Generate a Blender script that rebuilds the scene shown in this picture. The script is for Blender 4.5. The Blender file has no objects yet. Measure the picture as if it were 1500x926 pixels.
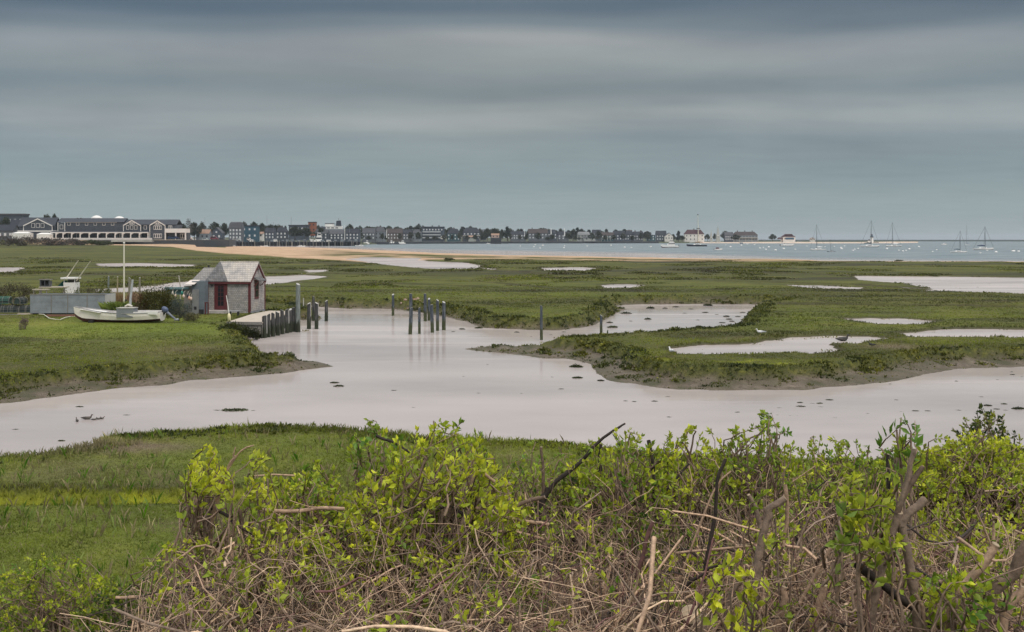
import bpy, math, random
import numpy as np
from mathutils import Vector, Matrix, noise as mnoise
random.seed(7); rng = np.random.default_rng(11)
S = bpy.context.scene
COL = S.collection
PI = math.pi
F = 1500.0; H = 6.3; YH = 350.0        # focal length in photo pixels, eye height, horizon row

def G(px, py, z=0.0):
    """point of a horizontal plane at height z seen at a photo pixel"""
    Y = (H - z) * F / (py - YH)
    return ((px - 750) / F * Y, Y)
def P(px, py, Y):
    return Vector(((px - 750) / F * Y, Y, H - (py - YH) / F * Y))

# ------------------------------------------------------------------ objects
def tag(o, label=None, cat=None, group=None, kind=None):
    if label: o['label'] = label
    if cat: o['category'] = cat
    if group: o['group'] = group
    if kind: o['kind'] = kind
    return o
def thing(name, label, cat, loc=(0, 0, 0), rz=0.0, group=None):
    o = bpy.data.objects.new(name, None); COL.objects.link(o)
    o.empty_display_size = .2
    o.location = loc; o.rotation_euler = (0, 0, rz)
    return tag(o, label, cat, group)
def copy_tree(o, parent=None):
    c = o.copy(); COL.objects.link(c); c.parent = parent
    for ch in list(o.children): copy_tree(ch, c)
    return c

class MB:
    def __init__(s): s.v = []; s.f = []; s.m = []; s.mi = 0
    def face(s, pts):
        b = len(s.v); s.v += [tuple(p) for p in pts]; s.f.append(tuple(range(b, b + len(pts)))); s.m.append(s.mi)
    def box(s, x0, x1, y0, y1, z0, z1, M=None):
        c = [(x0,y0,z0),(x1,y0,z0),(x1,y1,z0),(x0,y1,z0),(x0,y0,z1),(x1,y0,z1),(x1,y1,z1),(x0,y1,z1)]
        if M is not None: c = [tuple(M @ Vector(p)) for p in c]
        b = len(s.v); s.v += c
        for f in ((0,3,2,1),(4,5,6,7),(0,1,5,4),(1,2,6,5),(2,3,7,6),(3,0,4,7)):
            s.f.append(tuple(b + i for i in f)); s.m.append(s.mi)
    def prism(s, prof, axis, a0, a1, M=None):
        """profile of 2D points extruded along an axis ('x','y','z')"""
        def mk(p, a):
            if axis == 'y': q = (p[0], a, p[1])
            elif axis == 'x': q = (a, p[0], p[1])
            else: q = (p[0], p[1], a)
            return tuple(M @ Vector(q)) if M is not None else q
        n = len(prof); b = len(s.v)
        s.v += [mk(p, a0) for p in prof] + [mk(p, a1) for p in prof]
        s.f.append(tuple(b + i for i in range(n))); s.m.append(s.mi)
        s.f.append(tuple(b + n + i for i in reversed(range(n)))); s.m.append(s.mi)
        for i in range(n):
            j = (i + 1) % n
            s.f.append((b + j, b + i, b + n + i, b + n + j)); s.m.append(s.mi)
    def tube(s, pts, rad, n=6, cap=True):
        pts = [Vector(p) for p in pts]; k = len(pts)
        if not hasattr(rad, '__len__'): rad = [rad] * k
        b = len(s.v); up = Vector((0, 0, 1))
        for i, p in enumerate(pts):
            d = (pts[min(i + 1, k - 1)] - pts[max(i - 1, 0)])
            d = d.normalized() if d.length > 1e-9 else up
            a = d.cross(Vector((.31, .95, .05)) if abs(d.y) < .9 else Vector((1, 0, 0))).normalized(); c = d.cross(a)
            for j in range(n):
                t = 2 * PI * j / n
                s.v.append(tuple(p + (a * math.cos(t) + c * math.sin(t)) * rad[i]))
        for i in range(k - 1):
            for j in range(n):
                j2 = (j + 1) % n
                s.f.append((b + i*n + j, b + i*n + j2, b + (i+1)*n + j2, b + (i+1)*n + j)); s.m.append(s.mi)
        if cap:
            s.f.append(tuple(b + j for j in reversed(range(n)))); s.m.append(s.mi)
            s.f.append(tuple(b + (k-1)*n + j for j in range(n))); s.m.append(s.mi)
    def loft(s, rings, closed=True, cap=True):
        n = len(rings[0]); b = len(s.v)
        for r in rings: s.v += [tuple(p) for p in r]
        for i in range(len(rings) - 1):
            for j in range(n if closed else n - 1):
                j2 = (j + 1) % n
                s.f.append((b+i*n+j, b+i*n+j2, b+(i+1)*n+j2, b+(i+1)*n+j)); s.m.append(s.mi)
        if cap:
            s.f.append(tuple(b + j for j in reversed(range(n)))); s.m.append(s.mi)
            s.f.append(tuple(b + (len(rings)-1)*n + j for j in range(n))); s.m.append(s.mi)
    def build(s, name, mats, parent=None, smooth=False):
        me = bpy.data.meshes.new(name); me.from_pydata(s.v, [], s.f); 
        if not isinstance(mats, (list, tuple)): mats = [mats]
        for m in mats: me.materials.append(m)
        me.polygons.foreach_set('material_index', s.m)
        if smooth: me.polygons.foreach_set('use_smooth', [True] * len(s.f))
        me.update()
        o = bpy.data.objects.new(name, me); COL.objects.link(o); o.parent = parent
        return o

def np_mesh(name, V, Fc, mat, parent=None, cols=None, attrs=None, smooth=False):
    """mesh from numpy arrays; Fc is (M,k)"""
    V = np.asarray(V, dtype=np.float32).reshape(-1, 3); Fc = np.asarray(Fc, dtype=np.int32); k = Fc.shape[1]
    me = bpy.data.meshes.new(name)
    me.vertices.add(len(V)); me.vertices.foreach_set('co', V.ravel())
    me.loops.add(Fc.size); me.loops.foreach_set('vertex_index', Fc.ravel())
    me.polygons.add(len(Fc)); me.polygons.foreach_set('loop_start', np.arange(len(Fc), dtype=np.int32) * k)
    if smooth: me.polygons.foreach_set('use_smooth', np.ones(len(Fc), dtype=bool))
    me.update(calc_edges=True)
    d = dict(attrs or {})
    if cols is not None: d['col'] = cols
    for nm, c in d.items():
        a = me.color_attributes.new(nm, 'FLOAT_COLOR', 'POINT')
        c = np.asarray(c, dtype=np.float32)
        if c.shape[1] == 3: c = np.concatenate([c, np.ones((len(c), 1), np.float32)], 1)
        a.data.foreach_set('color', np.ascontiguousarray(c).ravel())
    me.materials.append(mat)
    o = bpy.data.objects.new(name, me); COL.objects.link(o); o.parent = parent
    return o

# ------------------------------------------------------------------ materials
def newmat(name):
    m = bpy.data.materials.new(name); m.use_nodes = True
    nt = m.node_tree; nt.nodes.clear()
    out = nt.nodes.new('ShaderNodeOutputMaterial'); b = nt.nodes.new('ShaderNodeBsdfPrincipled')
    nt.links.new(b.outputs[0], out.inputs[0])
    return m, nt, b, out
def nd(nt, t, **kw):
    n = nt.nodes.new(t)
    for k, v in kw.items():
        if k.startswith('i_'):
            key = k[2:]
            key = int(key) if key.isdigit() else key
            n.inputs[key].default_value = v
        else: setattr(n, k, v)
    return n
def ramp(nt, fac, stops, interp='LINEAR'):
    r = nt.nodes.new('ShaderNodeValToRGB'); e = r.color_ramp.elements; r.color_ramp.interpolation = interp
    while len(e) < len(stops): e.new(.5)
    for el, (p, c) in zip(e, stops):
        el.position = p; el.color = (*c, 1) if len(c) == 3 else c
    nt.links.new(fac, r.inputs[0]); return r.outputs[0]
def mixc(nt, fac, a, b, mode='MIX'):
    m = nt.nodes.new('ShaderNodeMix'); m.data_type = 'RGBA'; m.blend_type = mode
    for sock, v in ((m.inputs[0], fac), (m.inputs[6], a), (m.inputs[7], b)):
        if hasattr(v, 'links'): nt.links.new(v, sock)
        elif isinstance(v, (int, float)): sock.default_value = v
        else: sock.default_value = (*v, 1) if len(v) == 3 else v
    return m.outputs[2]
def mathn(nt, op, a, b=None, clamp=False):
    m = nt.nodes.new('ShaderNodeMath'); m.operation = op; m.use_clamp = clamp
    for i, v in enumerate((a, b)):
        if v is None: continue
        if hasattr(v, 'links'): nt.links.new(v, m.inputs[i])
        else: m.inputs[i].default_value = v
    return m.outputs[0]
def sc(c, k): return tuple(min(1.0, x * k) for x in c)
_mc = {}
def mat(name, color, rough=.7, var=.25, scale=3.0, bump=.15, stretch=(1, 1, 1), metal=0.0):
    """painted / timber / stone surface: colour broken up by stain and grain noise"""
    if name in _mc: return _mc[name]
    m, nt, b, out = newmat(name)
    tc = nd(nt, 'ShaderNodeTexCoord'); mp = nd(nt, 'ShaderNodeMapping'); mp.inputs['Scale'].default_value = stretch
    nt.links.new(tc.outputs['Object'], mp.inputs[0])
    n = nd(nt, 'ShaderNodeTexNoise', i_Scale=scale, i_Detail=6.0, i_Roughness=.65); nt.links.new(mp.outputs[0], n.inputs['Vector'])
    c = ramp(nt, n.outputs[0], [(.25, sc(color, 1 - var)), (.5, color), (.78, sc(color, 1 + var * .8))])
    nt.links.new(c, b.inputs['Base Color']); b.inputs['Roughness'].default_value = rough; b.inputs['Metallic'].default_value = metal
    if bump:
        bp = nd(nt, 'ShaderNodeBump', i_Strength=bump, i_Distance=.02); nt.links.new(n.outputs[0], bp.inputs['Height']); nt.links.new(bp.outputs[0], b.inputs['Normal'])
    _mc[name] = m; return m
def leafmat(name, trans=.35, rough=.5, var=.25, nscale=3.0):
    """thin leaf or blade: colour from the per-leaf attribute, lit through a little"""
    m, nt, b, out = newmat(name)
    a = nd(nt, 'ShaderNodeVertexColor', layer_name='col')
    g = nd(nt, 'ShaderNodeNewGeometry'); n = nd(nt, 'ShaderNodeTexNoise', i_Scale=nscale, i_Detail=3.0); nt.links.new(g.outputs['Position'], n.inputs['Vector'])
    f = ramp(nt, n.outputs[0], [(.3, (1 - var,) * 3), (.7, (1 + var,) * 3)])
    c = mixc(nt, 1.0, a.outputs[0], f, 'MULTIPLY')
    nt.links.new(c, b.inputs['Base Color']); b.inputs['Roughness'].default_value = rough
    b.inputs['Specular IOR Level'].default_value = .3
    if trans:
        t = nd(nt, 'ShaderNodeBsdfTranslucent'); nt.links.new(c, t.inputs[0])
        mx = nd(nt, 'ShaderNodeMixShader', i_0=trans); nt.links.new(b.outputs[0], mx.inputs[1]); nt.links.new(t.outputs[0], mx.inputs[2]); nt.links.new(mx.outputs[0], out.inputs[0])
    return m
def shingle(name, color, row=.12, w=.16, var=.3):
    """weathered cedar shingles: courses and joints from a brick pattern, bleaching from noise"""
    if name in _mc: return _mc[name]
    m, nt, b, out = newmat(name)
    tc = nd(nt, 'ShaderNodeTexCoord'); sx = nd(nt, 'ShaderNodeSeparateXYZ'); nt.links.new(tc.outputs['Object'], sx.inputs[0])
    u = mathn(nt, 'ADD', sx.outputs[0], sx.outputs[1]); cb = nd(nt, 'ShaderNodeCombineXYZ'); nt.links.new(u, cb.inputs[0]); nt.links.new(sx.outputs[2], cb.inputs[1])
    br = nd(nt, 'ShaderNodeTexBrick', i_Scale=1.0); br.inputs['Brick Width'].default_value = w; br.inputs['Row Height'].default_value = row
    br.inputs['Mortar Size'].default_value = .008; br.inputs['Color1'].default_value = (*sc(color, 1 + var*.6), 1); br.inputs['Color2'].default_value = (*sc(color, 1 - var*.6), 1); br.inputs['Mortar'].default_value = (*sc(color, .35), 1)
    nt.links.new(cb.outputs[0], br.inputs['Vector'])
    n = nd(nt, 'ShaderNodeTexNoise', i_Scale=1.3, i_Detail=6.0, i_Roughness=.7); nt.links.new(tc.outputs['Object'], n.inputs['Vector'])
    f = ramp(nt, n.outputs[0], [(.28, (.62, .64, .68)), (.5, (1, 1, 1)), (.72, (1.25, 1.2, 1.1))])
    c = mixc(nt, 1.0, br.outputs[0], f, 'MULTIPLY'); nt.links.new(c, b.inputs['Base Color']); b.inputs['Roughness'].default_value = .85
    bp = nd(nt, 'ShaderNodeBump', i_Strength=.4, i_Distance=.02); nt.links.new(br.outputs['Fac'], bp.inputs['Height']); bp.invert = True; nt.links.new(bp.outputs[0], b.inputs['Normal'])
    _mc[name] = m; return m

# ------------------------------------------------------------------ numpy noise and shapes
def vnoise(x, y, seed=0):
    xi = np.floor(x).astype(np.int64); yi = np.floor(y).astype(np.int64); xf = x - xi; yf = y - yi
    def h(a, b):
        n = (a * 374761393 + b * 668265263 + seed * 982451653) & 0x7fffffff
        n = ((n ^ (n >> 13)) * 1274126177) & 0x7fffffff
        return ((n ^ (n >> 16)) & 0xffff) / 65535.0
    u = xf * xf * (3 - 2 * xf); v = yf * yf * (3 - 2 * yf)
    return (h(xi, yi) * (1-u) + h(xi+1, yi) * u) * (1-v) + (h(xi, yi+1) * (1-u) + h(xi+1, yi+1) * u) * v
def fbm(x, y, oc=4, seed=0):
    r = 0; a = .5; t = 0
    for i in range(oc):
        r = r + a * vnoise(x, y, seed + i * 17); t += a; x = x * 2.03 + 11.3; y = y * 2.03 + 5.7; a *= .5
    return r / t * 2 - 1
def sstep(a, b, x):
    t = np.clip((x - a) / (b - a), 0, 1); return t * t * (3 - 2 * t)
def dist_segs(X, Y, A, B):
    """distance from points to a set of segments"""
    out = np.full(X.shape, 1e9)
    for s in range(0, len(X), 40000):
        x = X[s:s+40000, None]; y = Y[s:s+40000, None]
        dx = B[:, 0] - A[:, 0]; dy = B[:, 1] - A[:, 1]; L = dx*dx + dy*dy + 1e-9
        t = np.clip(((x - A[:, 0]) * dx + (y - A[:, 1]) * dy) / L, 0, 1)
        d = (x - A[:, 0] - t * dx) ** 2 + (y - A[:, 1] - t * dy) ** 2
        out[s:s+40000] = np.sqrt(d.min(1))
    return out
def sdf(X, Y, poly, margin=12.0):
    """signed distance to a polygon, negative inside; far points get +margin"""
    poly = np.asarray(poly); A = poly; B = np.roll(poly, -1, 0)
    out = np.full(X.shape, margin)
    k = np.where((X > poly[:, 0].min() - margin) & (X < poly[:, 0].max() + margin) & (Y > poly[:, 1].min() - margin) & (Y < poly[:, 1].max() + margin))[0]
    if len(k) == 0: return out
    x = X[k]; y = Y[k]; d = dist_segs(x, y, A, B); ins = np.zeros(len(k), bool)
    for a, b in zip(A, B):
        c = ((a[1] > y) != (b[1] > y))
        if c.any():
            xx = (b[0] - a[0]) * (y - a[1]) / (b[1] - a[1] + 1e-12) + a[0]
            ins ^= c & (x < xx)
    out[k] = np.where(ins, -d, np.minimum(d, margin)); return out
def pdist(X, Y, line, margin=12.0):
    line = np.asarray(line); out = np.full(X.shape, margin)
    k = np.where((X > line[:, 0].min() - margin) & (X < line[:, 0].max() + margin) & (Y > line[:, 1].min() - margin) & (Y < line[:, 1].max() + margin))[0]
    if len(k): out[k] = np.minimum(dist_segs(X[k], Y[k], line[:-1], line[1:]), margin)
    return out

# ------------------------------------------------------------------ the lie of the land
def GL(pts, z0=0.0): return [G(p[0], p[1], p[2] if len(p) > 2 else z0) for p in pts]
LEFT_SHORE = [(-900,690),(-420,640),(-200,615),(0,592),(60,583),(100,578),(165,570),(230,565),(300,556),(380,549),(440,543),(492,537)]
ISLE_SHORE = [(672,511),(720,516),(770,521),(788,524),(828,526),(865,534),(878,547),(895,556),(932,564),(958,567),(1000,570),(1067,572),(1161,571),(1234,567),(1284,562),(1321,556),(1361,547),(1401,541),(1435,539),(1500,537),(1650,531),(1850,524),(2500,512)]
CREEK = GL(LEFT_SHORE) + GL([(480,533,.05),(462,526,.15),(436,519,.35),(405,514,.6),(385,508,.7),(374,504,.3),(366,499,.2),(352,494,.1),(366,488),(384,482),(402,477),(420,471.5),(436,468),(452,470),(466,471),(474,467),
    (466,461),(440,456),(400,451.5),(388,449),(392,446.8),(430,448),(480,451),(500,451.5),(574,453),(610,457),(654,465),(687,472),(704,480),(740,482),(774,483),(791,483),(815,484),
    (850,481),(880,474),(898,465),(908,458),(915,452),(905,448),(920,446),(1000,445.5),(1140,446.5),(1107,453),(1094,464),(1077,475,.5),(1063,478,.65),(1000,480,.7),(935,484,.7),(901,487,.65),
    (881,491,.55),(835,496,.45),(794,499,.35),(768,502,.25),(734,505,.12),(700,508,.02)]) + GL(ISLE_SHORE) + \
    GL([(2500,640),(1850,640),(1500,660),(1300,672),(1150,676),(1000,668),(830,650),(760,647),(720,645),(640,640),(560,632),(500,628),(430,627),(330,628),(250,634),(200,637),(150,642),(130,648),(110,655),(60,664),(0,668),(-200,690),(-420,712),(-900,760)], .6)
def R3(pts): return [(1000 + a / 2.988, 380 + b / 2.988) for a, b in pts]
PZ = .64
PONDS = [
 [(987,511)] + R3([(100,375),(300,372),(390,355),(480,340),(600,338),(720,340),(820,340),(905,345),(780,358),(660,361),(632,372),(650,390),(690,403),(600,402),(500,397),(430,398),(320,404),(0,405)]),
 R3([(686,262),(800,260),(940,259),(1110,270),(1040,276),(860,276)]),
 R3([(945,325),(1040,317),(1140,307),(1300,305),(1494,308),(2200,312),(2200,338),(1494,333),(1280,331),(1100,330),(1000,329)]),
 R3([(766,73),(1000,75),(1494,80),(2300,84),(2300,150),(1494,145),(1060,138),(1110,131),(1060,118),(1000,105),(900,95),(800,86)]),
 [(1152,417.5),(1190,418.3),(1268,421.5),(1268,424.5),(1190,421.5)],
 [(-250,391.5),(33,392),(20,394.5),(14,398.5),(-250,399)],
 [(145,386.3),(200,385.6),(288,388),(285,390.5),(200,390.3),(150,389)],
 [(225,418.5),(262,414),(300,412),(350,408),(390,405),(440,403),(479,405.5),(455,408.5),(430,410),(392,415.5),(350,417),(290,419),(270,422),(240,425.5),(200,427),(150,427.5),(140,424),(200,421)],
 [(505,379.5),(540,377.5),(615,378.5),(622,383),(680,385),(704,389.5),(690,393),(640,393.5),(610,391.5),(568,387),(530,382.5)],
 [(790,392.5),(850,392),(882,393.5),(850,395.5),(795,395.5)],
 [(890,417.5),(915,416.5),(938,418),(915,420.5),(892,421)],
 [(448,396),(475,395.6),(478,398),(455,398.5)],
]
def inside_px(a, b, poly):
    c = False
    for (x0, y0), (x1, y1) in zip(poly, poly[1:] + poly[:1]):
        if (y0 > b) != (y1 > b) and a < (x1 - x0) * (b - y0) / (y1 - y0) + x0: c = not c
    return c
# the bank on the viewer's side hides a little water: its edge is read at the height of the turf
PONDW = [GL([(a, b, PZ + (.15 if inside_px(a + .013, b - .35, p) and not inside_px(a + .013, b + .35, p) else 0)) for a, b in p]) for p in PONDS]
DITCH = GL([(-600,716),(0,716),(150,716),(290,715),(420,712),(430,735),(285,736),(0,739),(-600,743)], .75)
RILLS = [([(1060,412),(1160,414),(1254,417),(1370,424)], 1.6), ([(980,445),(1150,444.5),(1300,446),(1500,449),(1800,452)], 1.7), ([(960,396),(1100,399),(1250,404)], 2.2),
 ([(595,437),(660,437.5)], .7), ([(600,410),(720,413),(830,425)], 1.1), ([(0,404),(170,402),(300,406)], 1.8), ([(420,413),(560,415),(700,420)], 1.3), ([(700,392),(800,402),(950,405),(1040,408)], 1.6),
 ([(330,397),(400,400),(540,402),(640,404)], 1.6), ([(885,440),(1000,436),(1100,432),(1260,430),(1500,432)], 1.4), ([(-100,380),(150,378),(330,381),(500,388)], 2.6), ([(30,415),(150,413),(280,408)], 1.3), ([(740,430),(830,436),(900,441)], .8)]
RILLW = [(GL(p, .7), w) for p, w in RILLS]
DARKW = [(GL(p, .72), w, q) for p, w, q in [([(900,439),(1100,436),(1300,437),(1500,438),(1900,440)], 5.5, .85), ([(960,399),(1200,401),(1500,402),(1900,403)], 13, .75), ([(400,396),(560,400),(760,399),(950,398)], 10, .6), ([(-100,404),(100,401),(300,402)], 8, .7), ([(392,441),(480,444),(560,446),(640,452)], 3.2, .85), ([(655,461),(700,470),(770,477),(860,473)], 2.2, .8), ([(600,418),(800,424),(960,420)], 5, .55), ([(1000,492),(1120,490),(1240,488)], 1.6, .7), ([(880,482),(960,486),(1060,489)], 1.3, .7), ([(1100,521),(1200,523),(1330,513),(1480,505)], 1.1, .6)]]
LSW = GL(LEFT_SHORE); ISW = GL(ISLE_SHORE)
# seashore and inner edge of the beach as depth over bearing
_sx = np.array([-900,330,420,480,560,640,720,800,900,1000,1080,1200,1350,1500,2400]); _sy = np.array([359.5,360.7,361.8,363.5,367.0,370.5,373,374.5,376.2,378,379.5,381.2,381.8,382,382.2])
SHT = (_sx - 750) / F; SHY = (H - np.interp(_sx, [1000, 1130], [0, .75])) * F / (_sy - YH)
_mx = np.array([-900,0,130,250,330,430,480,540,620,700,800,900,1000,1080,1200,2400]); _my = np.array([362.8,362.8,363.5,365.5,372,378.5,381,384,381,380,380.5,382,383,383.4,382.6,383])
SHM = (_mx - 750) / F; SHMY = (H - .8) * F / (_my - YH)
BLY = np.array([-40, 0, 2, 3, 4, 6, 8, 10, 12, 14, 17, 400.]); BLZ = np.array([5.0, 4.7, 4.6, 4.4, 4.0, 3.05, 2.25, 1.6, 1.15, .9, .75, .75])

def terrain(X, Y):
    """height and ground-cover masks: mud, sand, dark, bright / yellow, dry, weed"""
    t = X / np.maximum(Y, 1.0)
    k = np.clip(Y / 70., .5, 4)
    wx = X + k * (.5 * fbm(X / (2.2*k), Y / (2.2*k), 3, 3) + .22 * fbm(X / .6, Y / .6, 2, 5)); wy = Y + k * (.5 * fbm(X / (2.2*k), Y / (2.2*k), 3, 9) + .22 * fbm(X / .6, Y / .6, 2, 8))
    base = .74 + .05 * fbm(X / 7, Y / 7, 3, 21) + .025 * fbm(X / .8, Y / .8, 3, 23)
    base = base + .2 * np.exp(-((X + 24) / 15) ** 2 - ((Y - 69) / 10) ** 2)
    base = base + np.clip(np.interp(Y, BLY, BLZ) - .75, 0, 9) * (1 + .1 * fbm(X / 1.5, Y / 1.5, 3, 4))
    mud = np.zeros_like(X); sand = np.zeros_like(X); dark = np.zeros_like(X); weed = np.zeros_like(X); yel = np.zeros_like(X); dry = np.zeros_like(X)
    z = base.copy()
    # ponds on the marsh
    d = np.full(X.shape, 8.0)
    for poly in PONDW: d = np.minimum(d, sdf(wx, wy, poly, 8.0))
    near = d < 7.9; lip = PZ - .05 + (np.maximum(base, PZ + .06) - PZ + .05) * sstep(0, .35 * k, d)
    z = np.where(near, np.where(d < 0, PZ - .05 - np.minimum(-d * .1, .2), lip), z)
    mud = np.maximum(mud, np.where(near, 1 - sstep(.0, .35 * k, d), 0)); dark = np.maximum(dark, np.where(near, .7 * (1 - sstep(.3 * k, 1.1 * k, d)), 0))
    dPond = d
    # rills
    for ln, w in RILLW:
        d = pdist(wx, wy, ln, 9.0)
        g = 1 - sstep(w * .45, w, d); z = z - .42 * g * sstep(1.5, 4, dPond); dark = np.maximum(dark, .95 * (1 - sstep(w * .5, w * 1.5, d))); mud = np.maximum(mud, .5 * g)
    # broad stands of darker, browner grass
    for ln, w, q in DARKW:
        dq = pdist(wx, wy, ln, w * 2.2 + 1); dark = np.maximum(dark, q * (1 - sstep(w * .4, w * 1.5, dq)) * np.clip(.8 + .9 * fbm(X / (w * 2.2), Y / (w * .7), 3, 311), 0, 1))
    # the creek
    dW = sdf(wx, wy, CREEK, 14.0)
    dl = pdist(X, Y, LSW, 12.0); di = pdist(X, Y, ISW, 12.0)
    mw = .35 + .2 * fbm(X / 3, Y / 3, 2, 41) + 1.35 * np.exp(-(dl / 3.2) ** 2) + 1.5 * np.exp(-(di / 3.4) ** 2) + .5 * fbm(X / 1.6, Y / 1.6, 3, 43) * np.exp(-(np.minimum(dl, di) / 4) ** 2)
    mw = mw + 1.0 * np.exp(-((X - 4.5) / 4.5) ** 2 - ((Y - 56) / 3.5) ** 2)
    mw = np.maximum(mw * np.where(Y < 33, .45, 1), .15)
    zlo = np.where(mw > .9, .26, .1) + .12 * fbm(X / .6, Y / .6, 4, 51)
    s = dW - mw
    zb = np.where(dW < 0, -np.minimum(-dW * .3, .7), np.where(s < 0, zlo * np.clip(dW / mw, 0, 1), zlo + (z - zlo) * sstep(0, .55, s)))
    z = np.where(dW < 13.9, zb, z)
    mud = np.maximum(mud, 1 - sstep(-.05, .3, s)); mud = np.where(dW < 0, 1, mud)
    weed = np.maximum(weed, sstep(-.35, .05, s + .25 * fbm(X / 1.1, Y / 1.1, 2, 61)) * (1 - sstep(.5, 1.8, s)))
    # drainage ditch in the near lawn
    dd = sdf(X + .1 * fbm(X / .5, Y / .5, 3, 71), Y + .16 * fbm(X / .7, Y / .7, 3, 72), DITCH, 5.0)
    z = z - .62 * (1 - sstep(-.32, .05, dd)); yel = np.maximum(yel, (1 - sstep(-.1, .12, dd)) * sstep(22.2, 22.5, Y) * (1.0 + .9 * fbm(X / .9, Y / .5, 2, 74)))
    dark = np.maximum(dark, (1 - sstep(-.05, .16, dd)) * (1 - sstep(22.0, 22.3, Y)) * 1.0); dark = np.maximum(dark, (1 - sstep(.1, .8, dd)) * sstep(22.6, 22.9, Y) * .7)  # grass shadow on the near lip of the ditch painted into the dark mask
    # patches
    gx, gy = G(195, 655, .74); dry = np.maximum(dry, np.exp(-((X - gx) / 1.5) ** 2 - ((Y - gy) / .8) ** 2) * (1 + .6 * fbm(X / .4, Y / .4, 3, 81)))
    for (a, b, r, q) in ((85, 688, 1.6, .4), (255, 705, .6, .35), (1310, 507, 1.4, .9), (905, 480, 3, .5), (265, 512, 2.2, .5)):
        gx, gy = G(a, b, .74); dry = np.maximum(dry, q * np.exp(-((X - gx) / r) ** 2 - ((Y - gy) / r) ** 2))
    gx, gy = G(175, 650, .74); yel = np.maximum(yel, .7 * np.exp(-((X - gx) / .7) ** 2 - ((Y - gy) / .5) ** 2))
    for (a, b, r) in ((945, 530, 2.4), (1240, 540, 2.4), (560, 600, .1), (1120, 535, 2.5), (90, 560, 1.5), (905, 520, 1.6)):
        gx, gy = G(a, b, .6); yel = np.maximum(yel, .9 * np.exp(-((X - gx) / r) ** 2 - ((Y - gy) / 1.0) ** 2) * np.clip(.25 + 1.6 * fbm(X / .8, Y / .8, 3, 78), 0, 1))
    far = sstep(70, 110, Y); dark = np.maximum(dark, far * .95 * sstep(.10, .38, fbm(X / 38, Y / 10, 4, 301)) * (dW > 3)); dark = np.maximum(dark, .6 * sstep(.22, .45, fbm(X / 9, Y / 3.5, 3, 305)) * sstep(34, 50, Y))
    bright = .9 * np.exp(-((X + 24) / 13) ** 2 - ((Y - 63) / 7) ** 2) + .55 * (1 - sstep(27, 34, Y)) * sstep(14, 17, Y) + .35 * np.exp(-((X - 14) / 22) ** 2 - ((Y - 72) / 10) ** 2) + .3 * np.exp(-((X - 0) / 30) ** 2 - ((Y - 112) / 18) ** 2)
    # beach, sea bed, rise towards the town
    wob = 1 + .03 * fbm(t * 30, Y / 60, 3, 91)
    Ys = np.interp(t, SHT, SHY) * wob; Ym = np.interp(t, SHM, SHMY) * wob
    left = sstep(-.283, -.335, t); lw_ = np.interp(t, (np.array([-900, 130, 165, 250, 330]) - 750) / F, [.045, .05, .1, .5, .85])
    sn = sstep(0, .04, Y / Ym - 1) * np.where(t < -.28, 1 - .95 * sstep(0.0, .06, Y / Ym - 1 - lw_), 1)
    strip = sstep(.10, .18, (Y - Ym) / np.maximum(Ys - Ym, 1)) * (1 - sstep(.55, .7, (Y - Ym) / np.maximum(Ys - Ym, 1))) * sstep(-.22, -.15, t) * (.75 + .9 * fbm(t * 40, Y / 22., 3, 95))
    sn = sn * (1 - np.clip(strip * 1.1, 0, 1)); sand = np.where(Y > 150, np.clip(sn + .25 * sn * fbm(X / 9, Y / 25, 3, 97), 0, 1), 0)
    rise = left * sstep(400, 640, Y) * 2.1
    z = z + np.where(Y > 200, rise, 0) + .25 * sand * (1 - left)
    Yw = np.interp(t, [-.42, -.27], [641, 800])
    z = np.where((Y > Yw) & (t < -.283), z + 2.7 * sstep(0, 2, Y - Yw), z)
    sea = (Y > Ys - 30) & (left < .5)
    uu = np.clip((Y - Ym) / np.maximum(Ys - Ym, 6), 0, 1); wS = sstep(.27, .16, t); z = np.where((left < .5) & (Y > 200), z * (1 - .97 * uu ** .7 * wS), z); z = np.where(sea, np.where(Y > Ys, -np.minimum((Y - Ys) * .03, 2.5), z * sstep(0, 9 - 6 * wS, Ys - Y)), z)
    sand = np.where((Y > Ys - 12) & (left < .5), 1, sand)
    veg = 1 - np.maximum(mud, sand)
    return z, np.stack([np.clip(mud, 0, 1), sand, np.clip(dark * (.75 + .4 * fbm(X / 4, Y / 4, 2, 99)), 0, 1), np.clip(bright, 0, 1)], 1), np.stack([np.clip(yel, 0, 1), np.clip(dry, 0, 1), np.clip(weed * (1 - sand), 0, 1), veg], 1), dW

def terrain_flat(X, Y):
    sh = X.shape; z, a, b, d = terrain(X.ravel(), Y.ravel()); return z, a, b, d
def gz(x, y):
    return float(terrain(np.array([float(x)]), np.array([float(y)]))[0][0])
# ------------------------------------------------------------------ sky, sun, camera
SUN_EL = math.radians(52); SUN_AZ = math.radians(150)     # azimuth clockwise from +Y: behind the viewer, to the right
w = bpy.data.worlds.new('World'); S.world = w; w.use_nodes = True
nt = w.node_tree; nt.nodes.clear()
out = nd(nt, 'ShaderNodeOutputWorld'); bg = nd(nt, 'ShaderNodeBackground'); bg.inputs[1].default_value = .1; nt.links.new(bg.outputs[0], out.inputs[0])
sky = nd(nt, 'ShaderNodeTexSky'); sky.sky_type = 'NISHITA'; sky.sun_disc = False; sky.sun_elevation = SUN_EL; sky.sun_rotation = SUN_AZ
tc = nd(nt, 'ShaderNodeTexCoord'); sx = nd(nt, 'ShaderNodeSeparateXYZ'); nt.links.new(tc.outputs['Generated'], sx.inputs[0])
el = mathn(nt, 'MAXIMUM', sx.outputs[2], 0.0)
den = mathn(nt, 'ADD', el, .07)
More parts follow.
